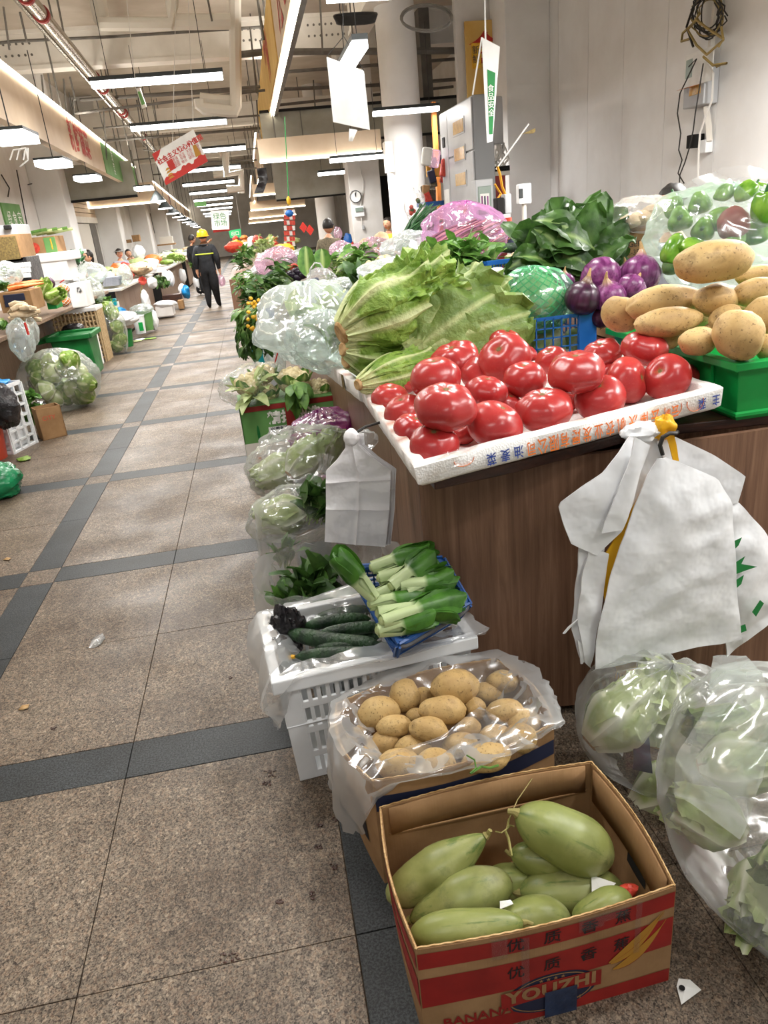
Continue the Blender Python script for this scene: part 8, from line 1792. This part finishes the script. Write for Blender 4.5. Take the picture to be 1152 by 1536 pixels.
# boxes stacked at the picture edge
bx = lbox('black slotted crate at the stack foot across the aisle', -30, 392, 48, 422, 8.2, .5, 'bagblack', 'crate', 'slotted_crate')
for i in range(5):
    for j in range(3): a = at(24+i*5, 398+j*8-i*.4, Y=8.19); m = MB(); m.box(a, (.028, .01, .045)); m.build('slot', 'paper', bx, smooth=False)
ob = lbox('open brown carton lying on its side over the black crate', -30, 356, 36, 391, 8.2, .5, 'card', 'box', 'carton'); a, b_ = at(-30, 359, Y=8.18), at(31, 388, Y=8.18); m = MB(); m.span((a.x, 8.17, b_.z), (b_.x, 8.2, a.z)); m.build('painted_inside_shade', 'scar', ob, smooth=False)  # dark brown sheet painted for the shade inside the carton
gb_ = lbox('grey tray on top of the open brown carton', -30, 341, 28, 357, 8.25, .5, 'greycab', 'box', 'tray'); lbox('black gadget on the grey tray at the picture edge', 4, 338, 16, 344, 8.2, .2, 'black', 'gadget', 'gadget', bevel=.01)
cb_ = lbox('brown and green fruit carton with a red oval, on the white foam box', 34, 358, 88, 384, 9.2, .45, 'card', 'box', 'carton')
pbox('green_print', '', '', 64, 357, 88, 383, 9.195, .02, 'greensign', parent=cb_); pbox('yellow_print', '', '', 74, 358, 80, 374, 9.19, .02, 'flower', parent=cb_)
p = at(52, 372, Y=9.19); m = MB(); m.lathe([(.001, 0), (7.5*mpp(p), 0)], 20, p, rot('X', PI/2), cap=False); m.build('red_oval', 'redpile', cb_)
for i in range(6): a = at(30+i*8, 352-i*.6+(i % 2)*2, Y=9.15+.05*i); m = MB(); m.tube([a, a+V((.28, .05, .03))], .018, 6); tag(m.build('scallion', 'paleleaf' if i % 2 else 'midleaf'), '%s scallion from the picture edge on top of the brown and green carton' % ORD[i], 'scallion', 'scallions on the carton')
def foambox(label, x0, y0, x1, y1, Y, dep, lid=True):
    o = lbox(label, x0, y0+ (y1-y0)*.2, x1-1, y1, Y, dep, 'foamplain', 'box', 'foam_box', bevel=.012)
    if lid: pbox('lid', '', '', x0-1.5, y0, x1+.5, y0+(y1-y0)*.2, Y-.02, dep+.04, 'foamplain', parent=o, bevel=.012)
    return o
foambox('large white foam box under the brown and green carton', 47, 382, 108, 420, 9.0, .45); foambox('small white foam box beside the large one', 98, 377, 120, 397, 10.6, .4)
fb = foambox('white foam box with black marks beside the orange net bag', 100, 418, 134, 460, 8.9, .4, False); [MB().bar(at(x, y, Y=8.89), at(x2, y2, Y=8.89), .012, .006).build('pen_mark', 'grey_plastic', fb, smooth=False) for x, y, x2, y2 in ((115, 433, 119, 431), (116, 431, 116, 438), (121, 433, 120, 439), (123, 436, 118, 437))]
fb = foambox('white foam box with a red mark behind the orange net bag', 82, 421, 102, 458, 9.0, .4, False); m = MB(); m.bar(at(90, 424, Y=8.98), at(96, 420, Y=8.98), .03, .01); m.build('red_mark', 'ink_red', fb, smooth=False)
pbag('clear bag of greens at the picture edge before the black crate', 6, 412, 24, 17, 7.6, 'film_milk', depth=.25, seed=221)
for i in range(3): fbunch(('green bunch inside the clear bag at the picture edge', 'celery tops beside the carrots at the picture edge', 'dark leaves hanging over the counter at the picture edge')[i], (4, 8, 2)[i], (412, 436, 480)[i], (7.6, 7.4, 7.0)[i], ((0, 0, 1), (-.3, 0, .8), (-.2, -.2, -.5))[i], 26, .2, .09, 'midleaf', 320+i, spread=1.0)
cbx = lbox('brown carton printed with a dark label under the carrots', -4, 440, 52, 465, 7.3, .4, 'card', 'box', 'carton'); pbox('dark_label', '', '', 4, 443, 38, 450, 7.29, .02, 'navy', parent=cbx); pbox('dark_label', '', '', 6, 453, 30, 459, 7.29, .02, 'navy', parent=cbx)
for i in range(10): a = at(12+(i % 5)*6, 434-(i//5)*4-(i % 5)*1.0, Y=7.35+.04*i); m = MB(); m.tube([a, a+V((.08, .02, .012)), a+V((.17, .03, .01))], [.022, .018, .006], 10); tag(m.build('carrot', 'carrot'), 'carrot %s from the picture edge in the %s layer on the labelled brown carton' % (ORD[i % 5], ('lower', 'upper')[i//5]), 'carrot', 'carrots on the brown carton')
p = at(73, 425, Y=8.4); m = MB(); m.ell(p, (9*mpp(p),)*3, None, 16, 12, .1, 2, 2); tag(m.build('purple_cabbage', 'onion_d'), 'purple cabbage in front of the large white foam box', 'cabbage')
for i, (x, y, ax) in enumerate(((62, 440, (.5, -.2, .6)), (74, 442, (.6, -.3, .2)))): A_ = at(x-4, y+8, Y=7.9); head('lettuce', ('pale lettuce in film by the carrots across the aisle', 'pale lettuce above the green basket across the aisle')[i], 'lettuce', A_, ax, .22, .08, [(5, .7, .9, 1, 0), (6, 1, 1, 1, .2)], 'lettuce', seed=330+i, group=None)
lbox('small bright green basket under the pale lettuces across the aisle', 68, 448, 86, 463, 7.9, .25, 'green_plastic', 'basket', 'basket')
for i, (x, y) in enumerate(((95, 434), (97, 452))):
    p = at(x, y, Y=8.3); s = mpp(p); m = MB(); m.ell(p, (9*s, 9*s, 8*s), None, 16, 12, .08, 2, i); o = tag(m.build('netted_onions', 'carrot'), ('orange net bag, upper of two hung beside the foam box', 'orange net bag, lower of two hung beside the foam box')[i], 'net bag'); m = MB(); netting(m, p, (9.3*s, 9.3*s, 8.3*s), 8, 5, .002); m.build('net', 'paper', o)
q = random.Random(21)
for i in range(14):
    a = at(8+q.uniform(0, 36), 458+i*1.7, Y=6.9+q.uniform(-.2, .2)); d = V((.10, q.uniform(-.06, .06), q.uniform(-.03, .03))); m = MB(); m.tube([a, a+d*.5+V((0, 0, .01)), a+d*1.2], [.018, .026, .018], 9); tag(m.build('yam_root', 'root'), 'knobbly pale yam root, %s from the top of the heap overhanging the counter' % ORD[i], 'root', 'yam roots at the picture edge')
pbag('clear bag with a red tag hanging from the counter under the yam roots', 32, 510, 18, 30, 6.8, 'film_milk', depth=.07, seed=231); pbag('second clear bag hanging beside the red-tagged one', 46, 495, 11, 22, 7.0, 'film_milk', depth=.06, seed=232); m = MB(); m.bar(at(37, 484, Y=6.6), at(43, 502, Y=6.6), .035, .01); tag(m.build('red_tag', 'ink_red', smooth=False), 'red tag on the hanging clear bags under the yam roots', 'tag')
# floor things across the aisle
def fl(x, y): return at(x, y, Z=0)
a, b_, c_ = fl(22, 681), fl(55, 664), V((0, 0, 0)); zt = at(34, 589, Y=(a.y+b_.y)/2).z
t = thing('white_lattice_crate', 'tall white lattice crate with blue plastic inside across the aisle', 'crate', a); d = (b_-a); nrm = V((-d.y, d.x, 0)).normalized()*.42; up = V((0, 0, .52))
c4_ = [a, b_, b_+nrm, a+nrm]
for i in range(4): P = [c4_[i], c4_[(i+1) % 4], c4_[(i+1) % 4]+up, c4_[i]+up]; lattice(MB(), P, 3 if i % 2 == 0 else 5, 6, .016, .03, .014).build('lattice_wall', 'white_plastic', t, smooth=False)
m = MB(); m.hexa([p+V((0, 0, .005)) for p in c4_], [p+V((0, 0, .02)) for p in c4_]); m.build('crate_floor', 'white_plastic', t, smooth=False)
m = MB(); cen = sum(c4_, V())/4; m.hexa([cen+(p-cen)*.9+V((0, 0, .02)) for p in c4_], [cen+(p-cen)*.88+up*.9 for p in c4_]); m.build('inner_bag', 'bagwhite', t, smooth=False, bevel=.03)
m = MB(); blob(m, cen+up*1.0, (.17, .18, .07), None, 241, .3, 2, .1, 5, 30, 20); tag(m.build('blue_bag', 'bagblue'), 'crumpled blue bag in the mouth of the white lattice crate', 'bag')
p = at(6, 625, Y=5.95); m = MB(); blob(m, V((p.x, p.y, .42)), (.12, .12, .16), None, 242, .25, 2, .1, 5, 30, 20); tag(m.build('black_bag', 'bagblack'), 'black bag slumped against the white lattice crate, over the red bucket', 'bag')
p = fl(-4, 690); m = MB(); m.lathe([(.12, 0), (.15, .33), (.16, .33), (.16, .35), (.14, .35), (.11, .02)], 24, p+V((-.06, .05, 0))); tag(m.build('red_bucket', 'red_plastic'), 'red bucket at the picture edge before the white lattice crate', 'bucket')
p = fl(6, 750); m = MB(); blob(m, V((p.x-.07, p.y+.1, .10)), (.17, .17, .13), None, 243, .14, 1.8, .08, 6, 44, 30, flatten=.006); tag(m.build('rubbish_bag', 'baggreen'), 'shiny green rubbish bag on the aisle floor at the picture edge', 'bag')
a = fl(72, 660); t, q_ = carton('small_carton', 'small brown carton with torn top in front of the cabbage bag', (a.x+.02, a.y+.10, 0), .20, .16, .27, math.radians(28), 'card', closed=False); lettering('CITY', .05, 'redpile', V((a.x+.06, a.y-.02, .19)), (math.cos(.49), math.sin(.49), 0), (0, 0, 1), t)
for i, (x, y, ax) in enumerate(((48, 600, (0, -.4, .7)), (52, 615, (.2, -.4, .4)), (46, 630, (.1, -.4, .2)))): fbunch('loose outer cabbage leaves %s between the lattice crate and the small carton' % ('topmost', 'halfway down', 'lowest')[i], x, y, 6.9, ax, 14, .2, .14, 'midleaf', 340+i, spread=1.1, stem=.1)
c0 = fl(95, 612); cx_, cy_ = -2.02, 7.75
q = random.Random(44); n_ = 0
spots = [(60, 570), (78, 560), (98, 552), (118, 560), (130, 575), (68, 585), (90, 578), (110, 582), (128, 592), (82, 598), (102, 602), (122, 602), (55, 553), (75, 545), (105, 540), (92, 562)]
spw = sorted(spots, key=lambda a_: a_[1])
for i, (x, y) in enumerate(spots): p = at(x, y, Y=7.55+.35*q.random()); p.z = max(.11, p.z); cabbage('cabbage', 'round green cabbage, %s from the wall side in the %s row of the bulging sack' % (ORD[sorted(spw[spw.index((x, y))//4*4:][:4]).index((x, y))], ('top', 'second', 'third', 'lowest')[spw.index((x, y))//4]), p, .105, (q.uniform(-1, 1), q.uniform(-1, .2), q.uniform(-.3, 1)), 'paleleaf' if i % 2 else 'lettuce', 'cabbages in the clear sack', seed=i)
p = at(88, 572, Y=7.7); s = mpp(p); m = MB(); blob(m, V((p.x, p.y, p.z-.0)), (58*s, .36, 46*s), None, 245, .08, 1.6, .04, 6, 64, 44, flatten=.006); t = tag(m.build('cabbage_sack', 'film_thick'), 'bulging clear sack of round green cabbages on the floor across the aisle', 'sack')
m = MB(); m.tube([at(x, y, Y=7.6) for x, y in ((62, 540), (68, 528), (78, 525), (88, 532), (93, 542))], .014, 7, flat=.4); m.build('handle', 'film_milk', t); m = MB(); m.tube([at(x, y, Y=7.6) for x, y in ((88, 530), (93, 538), (96, 545))], .02, 7, flat=.4); m.build('handle', 'film_milk', t)
# wheelie bin
a, b_ = fl(86, 580), fl(138, 566); t = thing('wheelie_bin', 'dark green wheelie bin without a lid behind the cabbage sack', 'bin', (-2.48, 9.35, 0)); Yb_ = 9.2
xl, xr = at(73, 510, Y=Yb_).x, at(131, 505, Y=Yb_).x; zt = at(100, 507, Y=Yb_).z
m = MB(); m.hexa([(xl+.06, Yb_+.05, .05), (xr+.02, Yb_+.05, .05), (xr+.0, Yb_+.5, .05), (xl+.08, Yb_+.5, .05)], [(xl, Yb_, zt), (xr, Yb_, zt), (xr, Yb_+.55, zt), (xl, Yb_+.55, zt)]); m.build('bin_body', 'bin_green', t, smooth=False, bevel=.02)
m = MB()
for p_, q2 in (((xl-.03, Yb_-.03, zt), (xr+.03, Yb_-.03, zt)), ((xl-.03, Yb_+.57, zt), (xr+.03, Yb_+.57, zt)), ((xl-.03, Yb_-.03, zt), (xl-.03, Yb_+.57, zt)), ((xr+.03, Yb_-.03, zt), (xr+.03, Yb_+.57, zt))): m.bar(p_, q2, .05, .06)
m.build('rim', 'bin_green', t, smooth=False, bevel=.012); m = MB(); m.tube([(xl-.05, Yb_, zt-.01), (xl-.14, Yb_, zt-.02), (xl-.14, Yb_+.5, zt-.02), (xl-.05, Yb_+.5, zt-.01)], .025, 8); m.build('handle', 'bin_green', t)
for y_ in (Yb_+.12, Yb_+.45): m = MB(); m.lathe([(.06, -.02), (.06, .02)], 14, (xl+.05, y_, .06), rot('Y', PI/2)); m.build('wheel', 'black', t)
m = MB(); m.hexa([(xl+.03, Yb_+.03, zt-.06), (xr-.03, Yb_+.03, zt-.06), (xr-.03, Yb_+.52, zt-.06), (xl+.03, Yb_+.52, zt-.06)], [(xl+.03, Yb_+.03, zt-.05), (xr-.03, Yb_+.03, zt-.05), (xr-.03, Yb_+.52, zt-.05), (xl+.03, Yb_+.52, zt-.05)]); m.build('painted_inside_shade', 'black', t, smooth=False)  # black sheet paints the shade down inside the bin
# foam box leaning behind the bin, wicker basket, black bag
a = fl(150, 554); o = lbox('upright dirty white foam box behind the wheelie bin', 128, 497, 150, 552, 10.1, .35, 'foam', 'box', 'foam_box', bevel=.015)
pbag('black bag on the dirty foam box behind the wheelie bin', 110, 492, 15, 6, 10.0, 'bagblack', depth=.15, seed=251)
t = thing('wicker_basket', 'pale wicker basket with upright canes behind the dirty foam box', 'basket', at(150, 540, Y=10.7)); a, b_ = at(106, 484, Y=10.7), at(158, 543, Y=10.7); xr_ = at(163, 540, Y=10.7).x
for j in range(9): z = .06+j*.07; m = MB(); m.tube([(xr_-.58, 10.65, z), (xr_-.02, 10.65, z), (xr_-.02, 11.05, z), (xr_-.58, 11.05, z), (xr_-.58, 10.65, z)], .018, 6); m.build('weave_band', 'wicker', t)
for i in range(12): x_ = xr_-.57+i*.05; m = MB(); m.tube([(x_, 10.63, 0), (x_, 10.63, .68)], .011, 5); m.build('cane', 'wicker', t)
for i in range(7): m = MB(); m.tube([(xr_, 10.66+i*.06, 0), (xr_, 10.66+i*.06, .68)], .012, 5); m.build('cane', 'wicker', t)
m = MB(); m.span((xr_-.60, 10.61, .68), (xr_+.01, 11.09, .73)); m.build('rim', 'foamplain', t, smooth=False, bevel=.01)
for i, (x, y) in enumerate(((168, 470), (175, 490), (180, 508), (176, 522), (160, 462))): p = at(x, y, Y=11.35); p.z = max(.11, p.z); cabbage('cabbage', 'green cabbage, %s from the top in the leaning clear sack beyond the wicker basket' % ORD[(1, 2, 3, 4, 0)[i]], p, .11, (q.uniform(-1, 1), -.5, .5), 'lettuce', 'cabbages in the leaning sack', seed=20+i)
pbag('leaning clear sack of cabbages beyond the wicker basket', 172, 497, 17, 38, 11.3, 'film_thick', depth=.2, seed=252)
o = bucket('dark green tub beyond the leaning sack, topped with white bags', 190, 521, 13, 26, 12.0, 'bin_green'); pbag('white bags heaped on the dark green tub', 186, 478, 20, 10, 12.0, 'bagwhite', depth=.22, seed=253); pbag('blue bag behind the white bags on the tub', 170, 470, 19, 10, 12.5, 'bagblue', depth=.15, seed=254)
sc_ = lbox('small kitchen scale with a teal pan on the blue bag', 153, 456, 176, 462, 12.3, .25, 'whitepipe', 'scale', 'scale'); pbox('teal_pan', '', '', 163, 449, 175, 458, 12.28, .1, 'teal_plastic', parent=sc_)
bk = bucket('white bucket with a green square mark on the aisle floor', 212, 500, 9, 26, 12.9, 'white_plastic'); pbox('green_mark', '', '', 207, 484, 216, 496, 12.72, .02, 'green_plastic', parent=bk); bk2 = bucket('pale green lidded bucket behind the white one', 221, 495, 12, 28, 13.4, 'netgreen' if False else 'greensign'); pbag('white film over the pale green bucket', 212, 464, 17, 7, 13.3, 'film_milk', depth=.2, seed=255); pbag('white bag beside the pale green bucket', 230, 480, 7, 14, 13.6, 'bagwhite', depth=.1, seed=256)
fbx = foambox('white foam box on the floor beyond the buckets', 232, 458, 262, 473, 15.6, .4, False); pbag('white bag in the foam box beyond the buckets', 248, 456, 16, 5, 15.7, 'bagwhite', depth=.15, seed=257); lbox('small brown carton on the floor past the foam box', 266, 451, 276, 463, 17, .3, 'card'); lbox('low dark crates stacked against the far counter', 243, 444, 272, 452, 17.2, .4, 'topwood', 'crate', 'crates')
pbag('blue and white bag on the floor beside the far counter', 279, 438, 6, 9, 18, 'bagblue', depth=.15, seed=258); pbag('white bag on the floor beside the blue and white one', 274, 436, 6, 10, 18.2, 'bagwhite', depth=.15, seed=259)
for i, (x, y) in enumerate(((205, 513), (212, 510), (225, 509))): m = MB(); p = fl(x, y); m.ell(p+V((0, 0, .012)), (.10, .06, .014), None, 10, 6, .4, 2.5, i); tag(m.build('leaf_scrap', ('paleleaf', 'bagwhite', 'lettuce')[i]), ('pale cabbage leaf scrap on the aisle floor by the white bucket', 'white plastic scrap on the aisle floor by the white bucket', 'green leaf scrap on the aisle floor past the white bucket')[i], 'litter')
for i, (x, y) in enumerate(((143, 566), (37, 690))): m = MB(); p = fl(x, y); m.ell(p+V((0, 0, .012)), (.06, .05, .014), None, 10, 6, .4, 2.5, i); tag(m.build('leaf_scrap', 'lettuce'), ('trodden green leaves on the floor beside the wheelie bin', 'small yellow-green leaf scrap in front of the white lattice crate')[i], 'litter')
# things on the white-topped counter and beyond
for i, a in enumerate((('heap of clear bags on the counter before the white top', 138, 410, 22, 14, 12.0, 'film_milk'), ('clear bag hanging off the counter end before the white top', 142, 440, 14, 20, 11.6, 'film_milk'), ('white carrier bag standing on the white-topped counter', 187, 412, 11, 14, 13.4, 'film_milk'), ('white bag hung on the counter front under the red flower', 218, 450, 6, 14, 13.6, 'bagwhite'), ('white bag of goods behind the red flower', 228, 424, 7, 8, 14.2, 'bagwhite'),
      ('white bag hung on the far counter, nearer of a pair', 249, 418, 6, 12, 17.8, 'bagwhite'), ('white bag hung on the far counter, farther of a pair', 256, 418, 5, 11, 18.2, 'bagwhite'), ('white bag hung at the farthest counter beside the dark greens', 274, 414, 5, 10, 22, 'bagwhite'), ('pale bag hung low at the farthest counter', 296, 424, 6, 11, 21, 'bagwhite'), ('white bag hung on the wall rack behind the child', 208, 378, 9, 10, 19, 'bagwhite'))): pbag(a[0], *a[1:6], a[6], depth=.12, seed=270+i, nu=28, nv=20)
for i in range(3): lbox(('bottom', 'middle', 'top')[i]+' folded blue-grey sheet on the white-topped counter', 154, 425-i*4, 179, 428-i*4, 13.2, .3, 'greyshirt', 'sheets', 'folded_sheets', group='folded sheets on the white top', bevel=.01)
t = thing('red_flower', 'red artificial flower on a stalk at the counter front', 'flower', at(214, 430, Y=13.2)); p = at(214, 421, Y=13.2)
for k in range(9): m = MB(); leaf(m, p, (math.cos(k*.7), -.4, math.sin(k*.7)), (0, -1, .2), .075, .06, .3, .3, .2, 5, 4, .05, k); m.build('petal', 'redpile', t)
m = MB(); m.tube([p, at(211, 440, Y=13.2)], .008, 5); m.build('stalk', 'stem', t)
q = random.Random(77); cnt = {}
for i in range(60):
    Y = 13.6+20*(i/60)**1.3; z = ZL+.05+q.uniform(0, .14); x_ = -2.25-.75*q.random()+(.15 if Y > 20 else 0); mt = q.choice(['midleaf', 'paleleaf', 'lettuce', 'bagwhite', 'bagwhite', 'darkleaf', 'redpile', 'root', 'carrot', 'film_milk'])
    m = MB(); m.ell((x_, Y, z), (.15+.1*q.random(), .18+.15*q.random(), .06+.07*q.random()), None, 14, 10, .35, 2.3, i)
    tag(m.build('produce_heap', mt), {'midleaf': 'leafy green heap', 'paleleaf': 'pale green heap', 'lettuce': 'yellow-green lettuce heap', 'bagwhite': 'white bagged heap', 'darkleaf': 'dark green heap', 'redpile': 'red heap', 'root': 'pale root heap', 'carrot': 'orange heap', 'film_milk': 'film-wrapped heap'}[mt]+', %s of its kind along the counters across the aisle' % ORD[cnt.setdefault(mt, []).append(1) or len(cnt[mt])-1], 'produce', mt.replace('_', ' ')+' heaps across the aisle')
for i, (x, y, Y, ax, mt, lb) in enumerate(((112, 396, 10.4, (0, 0, 1), 'chive', 'dark herb bunch beside the small white foam box'), (158, 352+110, 11.6, (0, 0, 1), 'midleaf', 'cabbage leaves at the mouth of the leaning sack'), (290, 402, 21, (.2, -.2, .4), 'midleaf', 'green bunch overhanging the farthest counter, beside the yellow helmet'), (272, 392, 22, (0, 0, 1), 'lettuce', 'pale lettuce heap beside the reaching arm'), (240, 420, 14.6, (.3, -.3, -.4), 'darkleaf', 'dark leaves hanging at the counter front by the red flower'))): fbunch(lb, x, y, Y, ax, 34, .30, .12, mt, 350+i, spread=1.0, basejit=.1)
# wall furniture across the aisle
XB = HX0+.3
for i, (x0, y0, x1, y1, Y, mt, lb) in enumerate(((197, 353, 210, 362, 25, 'card', 'brown carton on the wall rack, upper of two'), (187, 360, 196, 364, 25, 'card', 'small brown carton on the wall rack, beside the upper one'), (238, 356, 260, 366, 29, 'whitepipe', 'white boxes on the far wall shelf'))): lbox(lb, x0, y0, x1, y1, Y, .3, mt)
m = MB(); a, b_ = at(236, 367, Y=29), at(262, 364, Y=29); m.span((a.x, 28.9, a.z-.05), (b_.x, 29.5, a.z)); tag(m.build('wall_shelf', 'card', smooth=False), 'brown wall shelf under the white boxes', 'shelf')
for i, pts in enumerate((((2, 262), (14, 282), (12, 295)), ((25, 255), (42, 345)), ((42, 250), (50, 275), (42, 277)), ((165, 305), (180, 340), (178, 352)), ((206, 310), (212, 350)), ((225, 320), (232, 350)))):
    m = MB(); m.tube([at(x, y, X=HX0+.05+(0 if i < 3 else .1)) for x, y in pts], .012, 5); m.build('wall_cable', 'wire', wl)
m = MB(); q = random.Random(4)
for k in range(3): m.tube([at(x, y, Y=6.8) for x, y in ((15+k*10, 240), (20+k*9, 225), (38+k*2, 222), (42, 240), (30, 250))], .006, 5)
tag(m.build('cable_loop', 'wire_w'), 'loose pale cable loops under the long beige board', 'cable')
